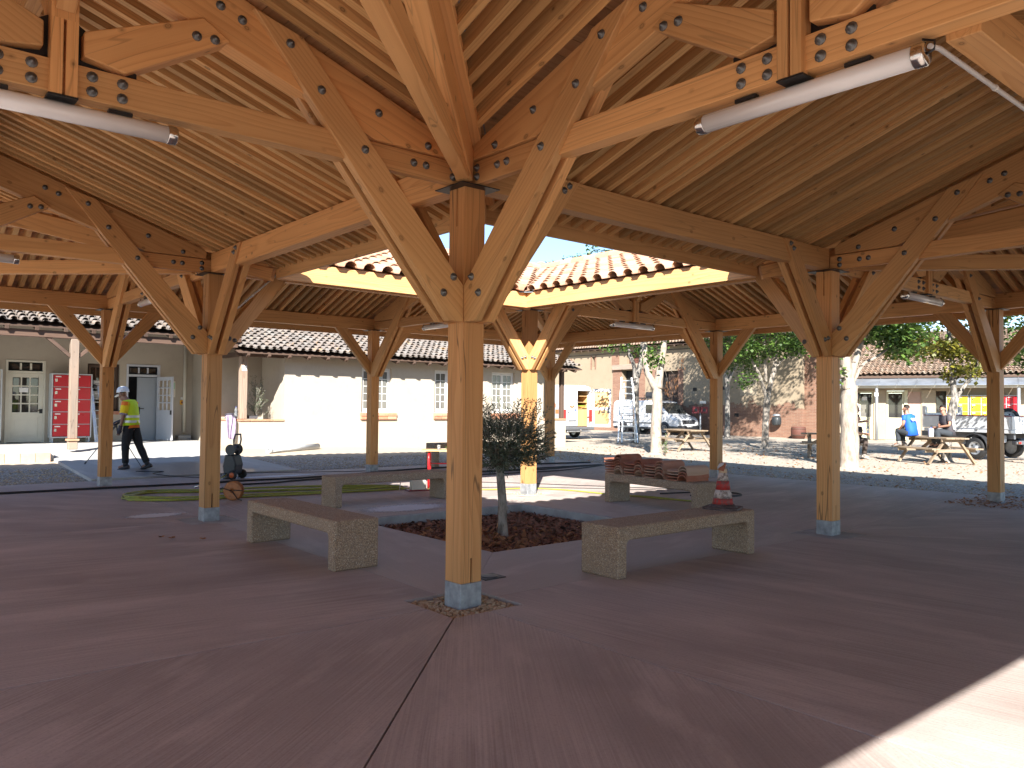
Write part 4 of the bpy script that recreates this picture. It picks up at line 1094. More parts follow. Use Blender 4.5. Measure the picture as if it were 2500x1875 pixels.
# loggia parapet with brick coping, at both ends of the long wall
def parapet(x0, x1, xr, ya, yb, z):
    p = MB().lohi((x0, V1+.003, -0.1), (x1, V1+.16, z)); p.lohi((xr-.08, V1+.16, -0.1), (xr+.08, yb, z)); p = p.obj("parapet", "plaster_cream", house)
    n = int((x1-x0)/.28)
    for i in range(n):
        a = x0-.03+(x1-x0+.03)*i/n
        MB().lohi((a+.004, V1-.035, z+.001), (a+(x1-x0+.03)/n-.004, V1+.20, z+.055)).obj("brick", "brick", p, bevel=0.005)
    for i in range(4):
        a = V1+.205+(yb-V1-.2)*i/4; MB().lohi((xr-.11, a+.004, z+.001), (xr+.11, a+(yb-V1-.2)/4-.004, z+.055)).obj("brick", "brick", p, bevel=0.005)
parapet(5.06, 6.40, 5.14, V1, 19.3, 1.03); parapet(16.9, 18.1, 18.02, V1, 19.0, 1.02)
def old_post(x, y, z0, z1, w_, mat, par):
    o = MB().box((x, y, (z0+z1)/2), (w_, w_, z1-z0), axis=(0, 0, 1)); return o.obj("post", mat, par, axis=(0, 0, 1), bevel=0.012)
old_post(5.17, 17.70, 1.09, 2.92, 0.2, "weathered", house)
old_post(17.95, 17.70, 1.08, 2.92, 0.16, "old_beam", house)
member("beam", (4.95, 17.70, 2.99), (6.39, 17.70, 2.99), 0.16, 0.15, "old_beam", par=house)
member("beam", (16.91, 17.70, 2.99), (18.2, 17.70, 2.99), 0.16, 0.15, "old_beam", par=house)
member("beam", (5.17, 17.8, 2.99), (5.17, 19.3, 2.99), 0.14, 0.14, "old_beam", par=house)
sg = MB().lohi((5.09, 17.588, 2.49), (5.235, 17.597, 2.64)); sg = tag(sg.obj("number_sign", "paper"), "small white 3B sign fixed high on the loggia post", "sign")
text("3B", 0.095, sg, "ink", (5.162, 17.586, 2.565), (PI/2, 0, 0))
# windows: frames, glazing bars, panes, brick sills
def window(x0, x1, z0, z1, y, par, cols=2, rows=5, leaves=2, mat="white_paint", pane="pane_room", fr=0.06):
    f = MB(); yy = y+.11
    f.lohi((x0, yy, z0), (x0+fr, yy+.06, z1)); f.lohi((x1-fr, yy, z0), (x1, yy+.06, z1))
    f.lohi((x0+fr, yy, z1-fr), (x1-fr, yy+.06, z1)); f.lohi((x0+fr, yy, z0), (x1-fr, yy+.06, z0+fr))
    f.lohi((x0+.02, yy-.05, z0-.001), (x1-.02, yy-.002, z0+.035))
    w_ = f.obj("window", mat, par, bevel=0.006)
    lw = (x1-x0-2*fr)/leaves
    for k in range(leaves):
        a = x0+fr+k*lw; s = MB(); st = 0.055; b = a+lw
        s.lohi((a+.004, yy-.012, z0+fr+.004), (a+st, yy+.03, z1-fr-.004)); s.lohi((b-st, yy-.012, z0+fr+.004), (b-.004, yy+.03, z1-fr-.004))
        s.lohi((a+st, yy-.012, z0+fr+.004), (b-st, yy+.03, z0+fr+.09)); s.lohi((a+st, yy-.012, z1-fr-.06), (b-st, yy+.03, z1-fr-.004))
        zz0, zz1 = z0+fr+.09, z1-fr-.06; bw = 0.022
        for c in range(1, cols): xx = a+st+(lw-2*st)*c/cols; s.lohi((xx-bw/2, yy-.006, zz0), (xx+bw/2, yy+.024, zz1))
        for r in range(1, rows):
            z = zz0+(zz1-zz0)*r/rows
            for c in range(cols): s.lohi((a+st+(lw-2*st)*c/cols+(bw/2 if c else 0), yy-.004, z-bw/2), (a+st+(lw-2*st)*(c+1)/cols-(bw/2 if c < cols-1 else 0), yy+.022, z+bw/2))
        s.obj("sash", mat, w_)
        for c in range(cols):
            for r in range(rows):
                px0, px1 = a+st+(lw-2*st)*c/cols+bw/2, a+st+(lw-2*st)*(c+1)/cols-bw/2; pz0, pz1 = zz0+(zz1-zz0)*r/rows+bw/2, zz0+(zz1-zz0)*(r+1)/rows-bw/2
                MB().box(((px0+px1)/2, yy+.012, (pz0+pz1)/2), (px1-px0, .005, pz1-pz0), mat=Matrix.Translation(((px0+px1)/2, yy+.012, (pz0+pz1)/2)) @ Matrix.Rotation(R.uniform(-.012, .012), 4, 'X') @ Matrix.Rotation(R.uniform(-.012, .012), 4, 'Z')).obj("pane", pane, w_)
    MB().lohi((x0, y+.2, z0), (x1, y+.33, z1)).obj("room_shade", "dark_room", w_)
    return w_
for (x0, x1, z0, z1) in wins:
    window(x0, x1, z0, z1, V1, house)
    sl = MB().lohi((x0-.04, V1-.07, z0-.212), (x1+.17, V1+.10, z0-.205)).obj("window_sill", "brick", house)
    for j in range(2):
        for i in range(4):
            L_ = (x1+.17-x0+.04)/4; a = x0-.04+L_*i+(.0 if j else 0)
            MB().lohi((a+.005, V1-.085+.02*(1-j), z0-.204+j*.102), (a+L_-.005, V1+.10, z0-.108+j*.102)).obj("brick", "brick", sl, bevel=0.007)
window(1.75, 2.62, 1.28, 2.68, V2, house, 2, 3, 2, "old_beam", "pane_dark", 0.05)
sl = MB().lohi((1.7, V2-.05, 1.18), (2.68, V2+.1, 1.185)).obj("window_sill", "brick", house)
for i in range(4): MB().lohi((1.7+.245*i+.004, V2-.07, 1.186), (1.7+.245*(i+1)-.004, V2+.1, 1.275)).obj("brick", "brick", sl, bevel=0.006)
# doors
def pane_grid(par, x0, x1, z0, z1, y, cols, rows, bar, mat, pane):
    g = MB()
    for c in range(1, cols): xx = x0+(x1-x0)*c/cols; g.lohi((xx-bar/2, y-.004, z0), (xx+bar/2, y+.03, z1))
    for r in range(1, rows):
        z = z0+(z1-z0)*r/rows
        for c in range(cols): g.lohi((x0+(x1-x0)*c/cols+(bar/2 if c else 0), y-.002, z-bar/2), (x0+(x1-x0)*(c+1)/cols-(bar/2 if c < cols-1 else 0), y+.028, z+bar/2))
    g.obj("glazing_bar", mat, par)
    if pane:
        for c in range(cols):
            for r in range(rows):
                MB().lohi((x0+(x1-x0)*c/cols+bar/2, y+.010, z0+(z1-z0)*r/rows+bar/2), (x0+(x1-x0)*(c+1)/cols-bar/2, y+.016, z0+(z1-z0)*(r+1)/rows-bar/2)).obj("pane", pane, par)
def frame_box(x0, x1, z0, z1, y, w_, d): 
    m = MB(); m.lohi((x0, y, z0), (x0+w_, y+d, z1)); m.lohi((x1-w_, y, z0), (x1, y+d, z1)); m.lohi((x0+w_, y, z1-w_), (x1-w_, y+d, z1)); return m
fd = frame_box(-.29, .68, LZ, 2.70, V2-.02, .055, .12); fd.lohi((-.235, V2-.02, 2.335), (.625, V2+.1, 2.40))
d1 = fd.obj("door", "cream_paint", house, bevel=.005)
pane_grid(d1, -.235+.06, .625-.06, 2.43, 2.62, V2+.03, 3, 1, .05, "cream_paint", "pane_dark")
lf = frame_box(-.235, .625, LZ+.02, 2.33, V2+.005, .115, .045); lf.lohi((-.12, V2+.005, LZ+.02), (.51, V2+.05, LZ+.15)); lf.lohi((-.12, V2+.005, 1.10), (.51, V2+.05, 1.24)); lf.lohi((-.12, V2+.02, LZ+.15), (.51, V2+.045, 1.10))
lf.lohi((-.05, V2+.012, LZ+.22), (.44, V2+.019, 1.03))
leaf1 = lf.obj("door_leaf", "cream_paint", d1, bevel=.004)
pane_grid(d1, -.12, .51, 1.24, 2.215, V2+.015, 3, 4, .035, "cream_paint", "pane_dark")
MB().lohi((-.235, V2+.12, LZ), (.625, V2+.2, 2.7)).obj("room_shade", "dark_room", d1)
MB().lohi((.16-.12, V2+.002, 1.80), (.16+.10, V2+.008, 1.93)).obj("notice", "paper", d1)
hd = MB().lohi((.54, V2-.012, 1.21), (.62, V2+.004, 1.33)); hd.tube([(.58, V2-.01, 1.29), (.58, V2-.05, 1.29), (.44, V2-.05, 1.295)], .009, 6); hd.obj("handle", "black_steel", d1)
fd = frame_box(2.81, 3.78, LZ, 2.70, V2-.02, .06, .14); fd.lohi((2.87, V2-.02, 2.33), (3.72, V2+.12, 2.40))
d2 = fd.obj("door", "door_grey_blue", house, bevel=.005)
pane_grid(d2, 2.87+.04, 3.72-.04, 2.43, 2.61, V2+.03, 3, 1, .045, "door_grey_blue", "pane_dark")
MB().lohi((2.83, V2+.9, LZ), (4.6, V2+.95, 2.7)).obj("room_shade", "dark_room", d2)
MB().lohi((2.60, V2+.26, LZ), (2.64, V2+.9, 2.7)).obj("room_shade", "dark_room", d2)
lm = Matrix.Translation((3.80, V2+.20, 0)) @ Matrix.Rotation(math.radians(174), 4, 'Z')
il = MB().box(None, (0.62, .045, 1.92), mat=lm @ Matrix.Translation((.31, 0, LZ+.97))); il = il.obj("door_leaf", "grey_door", d2, bevel=.004); tag(il, "plain dark grey inner door standing ajar")
hm = MB().tube([lm @ Vector((.55, .03, 1.36)), lm @ Vector((.55, .08, 1.36)), lm @ Vector((.42, .08, 1.36))], .01, 6); hm.box(None, (.04, .02, .22), mat=lm @ Matrix.Translation((.55, .03, 1.30))); hm.obj("handle", "black_steel", d2)
om = Matrix.Translation((3.70, V2-.03, 0)) @ Matrix.Rotation(math.radians(-79), 4, 'Z')
ol = MB(); W_ = 0.93
for a, b in (((0, -.02, LZ+.03), (.10, .02, 2.33)), ((W_-.10, -.02, LZ+.03), (W_, .02, 2.33)), ((.10, -.02, 2.22), (W_-.10, .02, 2.33)), ((.10, -.02, LZ+.03), (W_-.10, .02, LZ+.16)), ((.10, -.02, 1.20), (W_-.10, .02, 1.32)), ((.10, -.01, LZ+.16), (W_-.10, .01, 1.20))):
    ol.box(None, [b[i]-a[i] for i in range(3)], mat=om @ Matrix.Translation([(a[i]+b[i])/2 for i in range(3)]))
for c in (1, 2): ol.box(None, (.03, .036, .9), mat=om @ Matrix.Translation((.10+(W_-.2)*c/3, 0, 1.77)))
for r in (1, 2, 3): ol.box(None, (W_-.2, .032, .03), mat=om @ Matrix.Translation((W_/2, 0, 1.32+.9*r/4)))
ol = ol.obj("door_leaf", "door_grey_blue", d2); tag(ol, "glazed leaf of the grey door folded out over the pavement")
hb = MB().box(None, (.09, .06, .13), mat=om @ Matrix.Translation((W_-.06, 0, 1.25))); hb.obj("handle", "black_steel", d2)
# eaves and roofs
def eaves(x0, x1, y, z, n0, par):
    member("eaves_beam", (x0, y+.12, z+.02), (x1, y+.12, z+.02), 0.10, 0.05, "old_beam", par=par)
    n = int((x1-x0)/.62)
    for i in range(n+1):
        x = x0+.2+i*.62
        if x < x1-.05: MB().prism([(x-.04, y+.02, z-.055), (x-.04, y+.10, z-.10), (x-.04, y+.8, z+.12), (x-.04, y+.8, z+.22), (x-.04, y+.02, z+.0)], (.08, 0, 0), axis=(0, 1, .3)).obj("rafter_tail", "old_beam", par)
def canal_mesh(mat, w_=0.215, l=0.40):
    mb = MB(); n = 6; vs = []; fs = []
    for lay, th in ((0, 0.0), (1, .013)):
        for y, r in ((0, .072), (l, .058)):
            for k in range(n+1):
                a = PI*k/n; vs.append((math.cos(a)*(r+th), y, math.sin(a)*(r+th)*.95+.05))
    m = n+1
    for i in range(n): fs += [(i, i+m, i+m+1, i+1), (2*m+i, 2*m+i+1, 3*m+i+1, 3*m+i), (i, i+1, 2*m+i+1, 2*m+i)]
    fs += [(0, 2*m, 3*m, m), (n, m+n, 3*m+n, 2*m+n)]
    b = len(vs)                                     # the channel tile between this cover and the next
    for y in (-.02, l-.02):
        for k in range(5):
            a = PI+PI*k/4; vs.append((w_/2+math.cos(a)*.072, y, math.sin(a)*.03+.06))
    for k in range(4): fs.append((b+k, b+k+1, b+6+k, b+5+k))
    mb.add(vs, fs, smooth=False); return mb.mesh("tile", mat)
CANAL_OLD = canal_mesh("tile_old"); CANAL_WARM = canal_mesh("tile_warm")
def old_roof(par, x0, x1, y, z, slope, rows, mesh, limit, xf=None, pitch=.225, expo=.30):
    """a slope of canal tiles whose eaves run along local x at (y, z), rising towards +y"""
    xf = xf or Matrix.Identity(4)
    n = int((x1-x0)/pitch); ms = tile_field((x0, y, z), (1, 0, 0), (0, 1, slope), n, rows, pitch, expo, None, 0.016, 0.05)
    pieces("tile", mesh, [xf @ m for m in ms], par, limit)
    L_ = rows*expo
    c = math.hypot(1, slope); MB().prism([xf @ Vector(p) for p in ((x0, y+.05, z-.03), (x1, y+.05, z-.03), (x1, y+L_/c, z-.03+slope*L_/c), (x0, y+L_/c, z-.03+slope*L_/c))], (0, 0, -.03)).obj("roof_deck", "old_beam", par)
eaves(4.85, 18.35, 16.98, 2.97, 0, house)
old_roof(house, 4.75, 18.4, 16.95, 3.03, 0.34, 22, CANAL_OLD, 300)
porch = thing("porch", "old timber porch on the house front, posts and braces under a tiled lean-to roof", "porch", (0, 17.2, LZ))
member("eaves_beam", (-9, 17.2, 3.20), (4.78, 17.2, 3.20), 0.17, 0.17, "old_beam", par=porch)
for i in range(15): x = -3.9+i*.62; member("rafter_tail", (x, 16.98, 3.31), (x, 18.0, 3.64), .09, .10, "old_beam", par=porch)
old_roof(porch, -8, 4.72, 16.93, 3.40, 0.34, 13, CANAL_OLD, 200)
for x in (0.675, -4.2):
    p = old_post(x, 17.2, LZ+.24, 3.11, .19, "weathered", porch)
    MB().lohi((x-.13, 17.05, LZ+.19), (x+.13, 17.35, LZ+.238)).obj("cap_brick", "brick", p, bevel=.006)
    MB().lohi((x-.10, 17.09, LZ-.02), (x+.10, 17.31, LZ+.188)).obj("plinth", "weathered", p, bevel=.01)
    for sg_ in (-1, 1): member("brace", (x+sg_*.09, 17.2, 2.68), (x+sg_*.62, 17.2, 3.14), .10, .085, "old_beam", par=porch)
# fittings on the house
def small(name, a, b, mat, label, cat, par=None, bevel=.004):
    o = MB().lohi(a, b).obj(name, mat, par, bevel=bevel); return tag(o, label, cat) if par is None else o
dp = tag(MB().tube([(4.50, V2-.07, .62), (4.50, V2-.07, 3.5)], .05, 10).obj("downpipe", "cream_paint"), "cream downpipe on the house wall right of the grey doorway", "downpipe")
small("downpipe_block", (4.27, V2-.28, LZ), (4.66, V2-.003, LZ+.15), "kerb_concrete", "rough concrete block at the foot of the cream downpipe", "block")
nb = small("notice_board", (4.05, V2-.02, 1.72), (4.24, V2-.002, 2.22), "cream_paint", "narrow cream notice with green print on the wall beside the open glazed door", "notice")
small("sheet", (4.075, V2-.026, 1.98), (4.215, V2-.021, 2.17), "paper_green", "", "", nb); 
ab = small("alarm_box", (4.38, V2-.05, 1.49), (4.50, V2-.002, 1.63), "yellow_box", "yellow call point box on the wall left of the downpipe", "alarm box")
MB().lathe((4.44, V2-.051, 1.56), [(.035, 0), (.03, .008), (0, .008)], 12, (0, -1, 0)).obj("button", "dark_red", ab)
small("switch_box", (4.405, V2-.04, 1.645), (4.485, V2-.002, 1.725), "white_paint", "small white switch box just above the yellow call point", "switch")
for i, (x, z, l) in enumerate(((1.98, 1.93, "upper sheet of paper pinned to the porch wall right of the red lockers"), (1.98, 1.62, "lower sheet of paper pinned to the porch wall right of the red lockers"))):
    pp = small("notice", (x-.07, V2-.012, z), (x+.17, V2-.003, z+.25), "paper", l, "notice", None, .001)
    for k in range(3): MB().lohi((x-.04, V2-.0135, z+.05+.05*k), (x+.10, V2-.0125, z+.06+.05*k)).obj("print", "ink", pp)
# lockers
def lockers(label, loc, rz, cols, rows, w_, h, d, mat, leg=.14):
    t = thing("locker", label, "locker", loc, rz, local=True)
    b = MB(); s = .03
    b.lohi((0, .02, leg), (s, d, leg+h)); b.lohi((w_-s, .02, leg), (w_, d, leg+h)); b.lohi((s, .02, leg), (w_-s, d, leg+s)); b.lohi((s, .02, leg+h-s), (w_-s, d, leg+h)); b.lohi((s, d-.02, leg+s), (w_-s, d, leg+h-s))
    cw, ch = (w_-2*s)/cols, (h-2*s)/rows
    for c in range(1, cols): b.lohi((s+cw*c-.011, .02, leg+s), (s+cw*c+.011, d-.02, leg+h-s))
    for r in range(1, rows):
        for c in range(cols): b.lohi((s+cw*c+.011, .021, leg+s+ch*r-.009), (s+cw*(c+1)-.011, d-.02, leg+s+ch*r+.009))
    b.obj("carcass", "locker_body", t)
    for c in range(cols):
        for r in range(rows):
            x, z = s+cw*c, leg+s+ch*r
            dr = MB().lohi((x+.014, .004, z+.012), (x+cw-.014, .026, z+ch-.012)).obj("door", mat, t, bevel=.003)
            MB().lohi((x+.05, -.002, z+ch*.42), (x+.11, .005, z+ch*.66)).obj("lock", "chrome", dr)
            MB().lohi((x+.06, -.001, z+ch-.075), (x+.20, .005, z+ch-.045)).obj("name_plate", "paper", dr)
    for x in (.05, w_-.05):
        for y in (.07, d-.06): MB().lohi((x-.02, y-.02, 0), (x+.02, y+.02, leg)).obj("leg", "locker_body", t)
    return t
lockers("red locker of ten doors in a pale grey frame behind the weathered porch post", (0.76, 20.35, LZ), 0, 2, 5, 1.03, 1.82, .42, "locker_red")
lockers("pale locker at the far left edge, mostly outside the picture, left of the cream door", (-1.42, 20.35, LZ), 0, 2, 5, 1.0, 1.92, .42, "cream_paint", .10)
# folded step ladder leaning by the paper notices
sl = thing("step_ladder", "folded aluminium step ladder leaning on the porch wall beside the red lockers", "ladder", (1.95, 20.4, LZ))
for k in (0, 1):
    x0 = 1.79+.05*k; member("stile", (x0+.12, 20.33+.06*k, LZ), (x0, 20.62+.04*k, 2.0), .055, .03, "aluminium", par=sl); member("stile", (x0+.42, 20.33+.06*k, LZ), (x0+.2, 20.62+.04*k, 2.0), .055, .03, "aluminium", par=sl)
for i in range(6): z = LZ+.2+.24*i; y = 20.33+.29*(z-LZ)/1.62; x0 = 1.91-.12*(z-LZ)/1.62; member("tread", (x0, y, z), (x0+.3-.1*(z-LZ)/1.62, y, z), .05, .02, "aluminium", par=sl)
MB().ball((1.90, 20.6, 2.0), .07, 8).obj("hinge", "plastic_dark", sl)
# things on the loggia parapet
bt = thing("water_bottle", "clear plastic water bottle standing on the loggia parapet left of the post", "bottle", (4.98, 17.71, 1.086))
MB().lathe((5.0, 17.75, 1.088), [(.0, 0), (.042, .002), (.044, .02), (.044, .17), (.035, .21), (.044, .23), (.043, .27), (.016, .33), (.014, .345)], 12).obj("body", "clear_plastic", bt)
MB().lathe((5.0, 17.75, 1.428), [(.016, 0), (.016, .02), (0, .021)], 10).obj("cap", "cap_blue", bt)
def drape(name, mats, label, c, w_, h, d, seed):
    rr = random.Random(seed); mb = MB(); n, m = 9, 10; vs = []
    for j in range(m):
        for i in range(n):
            u = i/(n-1)-.5; v = j/(m-1)
            over = v < .35
            x = c[0]+u*w_*(1-.35*v)+.03*math.sin(9*u+5*v); y = c[1]+(.16-.5*v if over else -.02)+.035*math.sin(14*u+3*v+seed); z = c[2]+(.06+.05*math.sin(5*u+9*v) if over else .05-(v-.35)*h)+.02*rr.uniform(-1, 1)
            vs.append((x, y, z))
    fs = [(j*n+i, j*n+i+1, (j+1)*n+i+1, (j+1)*n+i) for j in range(m-1) for i in range(n-1)]
    mb.add(vs, fs, smooth=True); o = mb.obj(name, mats)
    sm = o.modifiers.new("thick", 'SOLIDIFY'); sm.thickness = .02; sb = o.modifiers.new("soft", 'SUBSURF'); sb.levels = sb.render_levels = 1
    return tag(o, label, "jacket")
drape("jacket", "cloth_mauve", "mauve jacket hanging down over the loggia parapet left of the water bottle", (4.80, 17.62, 1.09), .30, .95, .2, 3)
drape("jacket", "cloth_dark", "dark jacket heaped on top of the mauve one on the loggia parapet", (4.86, 17.72, 1.15), .36, .16, .2, 5)
# potted shrub in the loggia
def leafspray(mb, c, dirv, L_, n, ls, spread=.5):
    """a twig with leaves in pairs along it"""
    d = Vector(dirv).normalized(); a, s, t = basis(d)
    for i in range(n):
        p = Vector(c)+d*(L_*i/n); q = R.uniform(0, 2*PI)
        for sgn in (0, PI):
            o = (s*math.cos(q+sgn)+t*math.sin(q+sgn))*.75+d*R.uniform(.5, 1.0)
            o.normalize(); b = o.cross(Vector((R.uniform(-1, 1), R.uniform(-1, 1), R.uniform(-.5, .5)))).normalized(); l = ls*R.uniform(.7, 1.2)
            mb.add([p, p+o*l*.5+b*l*.13, p+o*l, p+o*l*.5-b*l*.13], [(0, 1, 2, 3)], rnd=R.random())
pl = thing("shrub", "small young olive shrub growing in the corner of the loggia behind the 3B post", "shrub", (5.75, 18.0, .4))
st = MB(); st.tube([(5.72, 18.1, .4), (5.72, 18.1, 1.2), (5.76, 18.1, 1.55)], [.018, .015, .01], 6); lv = MB()
for i in range(46):
    a = R.uniform(0, 2*PI); z = R.uniform(1.25, 2.0); r = R.uniform(.05, .26)*(1.2 if z < 1.7 else .8)
    p0 = Vector((5.74, 18.1, z-.15)); p1 = Vector((5.76+math.cos(a)*r, 18.1+math.sin(a)*r, z+R.uniform(0, .38)))
    st.tube([p0, p1], [.006, .003], 4, cap=False); leafspray(lv, p0.lerp(p1, .3), p1-p0, (p1-p0).length*.9, 9, .07)
st.obj("stem", "bark_olive", pl); lv.obj("leaves", "leaf_olive", pl)
bx = thing("storage_box", "flat dark box on the loggia parapet beside the young olive shrub", "box", (5.55, 17.85, 1.09)); MB().box((5.52, 17.86, 1.14), (.30, .16, .09), .3).obj("body", "plastic_mid", bx, bevel=.006); MB().box((5.52, 17.86, 1.192), (.31, .17, .012), .3).obj("lid", "plastic_dark", bx, bevel=.003)
# drain pipe length lying in the gravel
gp = thing("pipe", "grey plastic drain pipe lying on the sand in front of the cream house wall", "pipe", (6.2, 16.5, .2))
pa, pb = Vector((5.25, 16.05, gz(5.25, 16.05)+.09)), Vector((7.15, 16.85, gz(7.15, 16.85)+.09)); ax = (pb-pa).normalized()
MB().lathe(pa, [(.082, 0), (.084, 0), (.084, (pb-pa).length), (.074, (pb-pa).length), (.074, 0), (.082, 0)], 18, ax, cap=False).obj("barrel", "pipe_grey", gp)
MB().lathe(pa, [(.0835, .004), (.092, .004), (.092, .12), (.0835, .125)], 18, ax, cap=False).obj("socket", "pipe_grey", gp)
# ------------------------------------------------------------------ benches and things in and round the court
def bench(label, c, rz, L_=2.05, w_=0.47, h=0.465, t=0.125):
    """one cast piece: seat and two slab legs with coved inner corners"""
    i, k = L_/2-.125, .045
    pts = [(-L_/2, 0), (-L_/2, h), (L_/2, h), (L_/2, 0), (i, 0), (i, h-t-k), (i-k*.3, h-t-k*.3), (i-k, h-t), (-i+k, h-t), (-i+k*.3, h-t-k*.3), (-i, h-t-k), (-i, 0)]
    o = MB().prism([(x, -w_/2, z) for x, z in pts], (0, w_, 0)).obj("bench", "aggregate", bevel=0.014)
    o.location = c; o.rotation_euler = (0, 0, rz)
    return tag(o, label, "bench", "exposed aggregate concrete benches round the court")
bench("right foreground aggregate bench with the traffic cone standing on its far end", (2.64, 0.03, 0), 0, 2.15)
bench("left foreground aggregate bench between the left inner post and the foremost post, bare", (-0.03, 2.66, 0), PI/2, 2.06)
bench("bare aggregate bench standing in shade on the far left side of the tree pit", (2.93, 5.93, 0), 0.01, 2.12, .43)
bench("aggregate bench carrying the stacks of roof tiles", (5.93, 2.93, 0), PI/2-.10, 2.0, .46)
bench("aggregate bench end standing behind the red legged table", (8.5, 11.35, 0), -0.12, 2.0, .5, .6)
# roof tiles stacked on the bench
ST = tile_mesh(0.40, 0.46, 0.092, 0.014, "tile_stack")
xf0 = Matrix.Translation((5.93, 2.93, 0.465)) @ Matrix.Rotation(PI/2-.10, 4, 'Z')
names = ["first stack from the left, the one topped by a pale tile", "second stack from the left, beside the pale-topped one", "third stack from the left, the broadest", "lowest stack at the right end"]
k = 0
ordn = ["bottom", "second lowest", "third lowest", "fourth lowest", "fifth lowest", "sixth lowest", "top"]
for si, (cx, n) in enumerate(((0.80, 6), (0.33, 5), (-0.12, 5), (-0.60, 4))):
    for i in range(n):
        pale = si == 0 and i == n-1
        z = 0.002+i*0.043+(.004 if pale else 0)
        m = xf0 @ Matrix.Translation((cx+R.uniform(-.006, .006), R.uniform(-.01, .01)+.23, z)) @ Matrix.Rotation(PI+R.uniform(-.02, .02)+(.06 if pale else 0), 4, 'Z')
        o = put("roof_tile", ST, None, m)
        pos = "topmost" if i == n-1 else ordn[i]
        tag(o, "clay roof tile, %s of the %s on the bench" % (pos, ["pale-topped stack", "stack next to the pale-topped one", "broad third stack", "lowest stack"][si]), "roof tile", "clay roof tiles stacked on the bench")
    if si < 3:
        b = MB(); p = [xf0 @ Vector((cx-.215, .02+.19, .01)), xf0 @ Vector((cx-.215, .02+.19, n*.043+.02))]
# cone
cn = thing("traffic_cone", "dirty red and white traffic cone on the end of the right foreground bench", "traffic cone", (3.50, 0.05, 0.465), 0.35, local=True)
bs = MB().prism([(-.13, -.185, 0), (.13, -.185, 0), (.185, -.13, 0), (.185, .13, 0), (.13, .185, 0), (-.13, .185, 0), (-.185, .13, 0), (-.185, -.13, 0)], (0, 0, .022)); bs.lathe((0, 0, .0221), [(.155, 0), (.135, .012), (.118, .03)], 20); bs.obj("base", "cone_base", cn)
def rad(z): return .112-(z-.045)*.195
zs = [(.045, .115, "cone_red"), (.115, .205, "cone_white"), (.205, .30, "cone_red"), (.30, .385, "cone_white"), (.385, .43, "cone_tape")]
for a, b_, m_ in zs: MB().lathe((0, 0, 0), [(rad(a), a), (rad(b_)+.0005, b_)], 20).obj("band", m_, cn)
MB().lathe((0, 0, 0), [(rad(.43), .43), (.03, .43), (.028, .40)], 20).obj("rim", "cone_base", cn)
sh = MB(); half_tube(sh, (-.015, .01, .40), (.012, -.012, .485), .03, .026, 6, .008); sh = sh.obj("tile_shard", "tile_stack"); sh.matrix_world = cn.matrix_basis; tag(sh, "broken curved tile shard stuck in the mouth of the traffic cone", "tile shard")
rg_ = MB(); vs = []
for i in range(6):
    for j in range(5): vs.append((-.075+.03*i, -.03+.017*j+.006*math.sin(i*2), .468+.028*math.sin(i*.75+.3)-.012*j*(1 if i < 2 else .4)))
rg_.add(vs, [(i*5+j, i*5+j+1, i*5+j+6, i*5+j+5) for i in range(5) for j in range(4)], smooth=True); o = rg_.obj("rag", "shirt_pale"); o.matrix_world = cn.matrix_basis; o.modifiers.new("t", 'SOLIDIFY').thickness = .006; tag(o, "whitish rag draped over the top of the traffic cone", "rag")
tp = MB(); tp.prism([(.058, -.012, .43), (.062, .02, .43), (.076, .016, .33), (.084, -.004, .285), (.070, -.014, .35)], (.003, 0, .0)); tp.obj("tape_end", "cone_tape", cn)
# pressure washer
pw = thing("pressure_washer", "dark grey pressure washer with an orange badge standing behind the left inner post", "pressure washer", (2.40, 11.1, 0.002), -0.9, local=True)
bd = MB(); bd.prism([(-.13, -.15, .10), (.12, -.15, .10), (.15, -.15, .30), (.09, -.15, .50), (-.10, -.15, .50), (-.15, -.15, .28)], (0, .30, 0)); bd.obj("body", "plastic_dark", pw, bevel=.025)
MB().prism([(-.151, -.11, .24), (-.151, .11, .24), (-.115, .09, .49), (-.115, -.09, .49)], (-.02, 0, .0)).obj("front_panel", "plastic_mid", pw, bevel=.006)
bg = MB().lathe((-.158, 0, .33), [(.045, 0), (.045, .012), (.035, .016), (0, .016)], 18, (-1, 0, .14)); bg = bg.obj("badge", "orange_plastic", pw)
MB().box((-.176, 0, .333), (.006, .012, .075), rz=0, mat=Matrix.Translation((-.177, 0, .335)) @ Matrix.Rotation(.6, 4, 'X')).obj("badge_bar", "plastic_dark", bg)
MB().box((-.12, 0, .06), (.10, .26, .11)).obj("foot", "plastic_mid", pw, bevel=.02)
for s in (-1, 1):
    wh = MB().lathe((.10, s*.165, .095), [(.055, 0), (.093, .004), (.093, .05), (.055, .054)], 20, (0, s, 0)).obj("wheel", "rubber", pw); MB().lathe((.10, s*.17, .095), [(.0, .05), (.05, .052), (.056, .046)], 14, (0, s, 0)).obj("hub", "orange_plastic", wh)
MB().lathe((0.02, -.15, .60), [(.11, 0), (.11, .015), (.06, .02), (.06, .28), (.11, .285), (.11, .30)], 20, (0, 1, 0)).obj("hose_reel", "plastic_dark", pw)
MB().tube([(.02, .16, .60), (.02, .24, .60), (-.06, .24, .60), (-.06, .31, .60)], .012, 8).obj("crank", "plastic_dark", pw)
MB().tube([(.06, -.115, .46), (.08, -.115, .68), (.09, -.14, .80), (.10, -.10, .91), (.10, .10, .91), (.09, .14, .80), (.08, .115, .68), (.06, .115, .46)], .018, 8).obj("handle", "plastic_mid", pw)
MB().tube([(.08, -.115, .70), (.08, .115, .70)], .015, 8).obj("handle_bar", "plastic_mid", pw)
MB().tube([(.0, .14, .40), (.0, .21, .42), (-.03, .21, .44)], .02, 8).obj("inlet", "plastic_dark", pw)
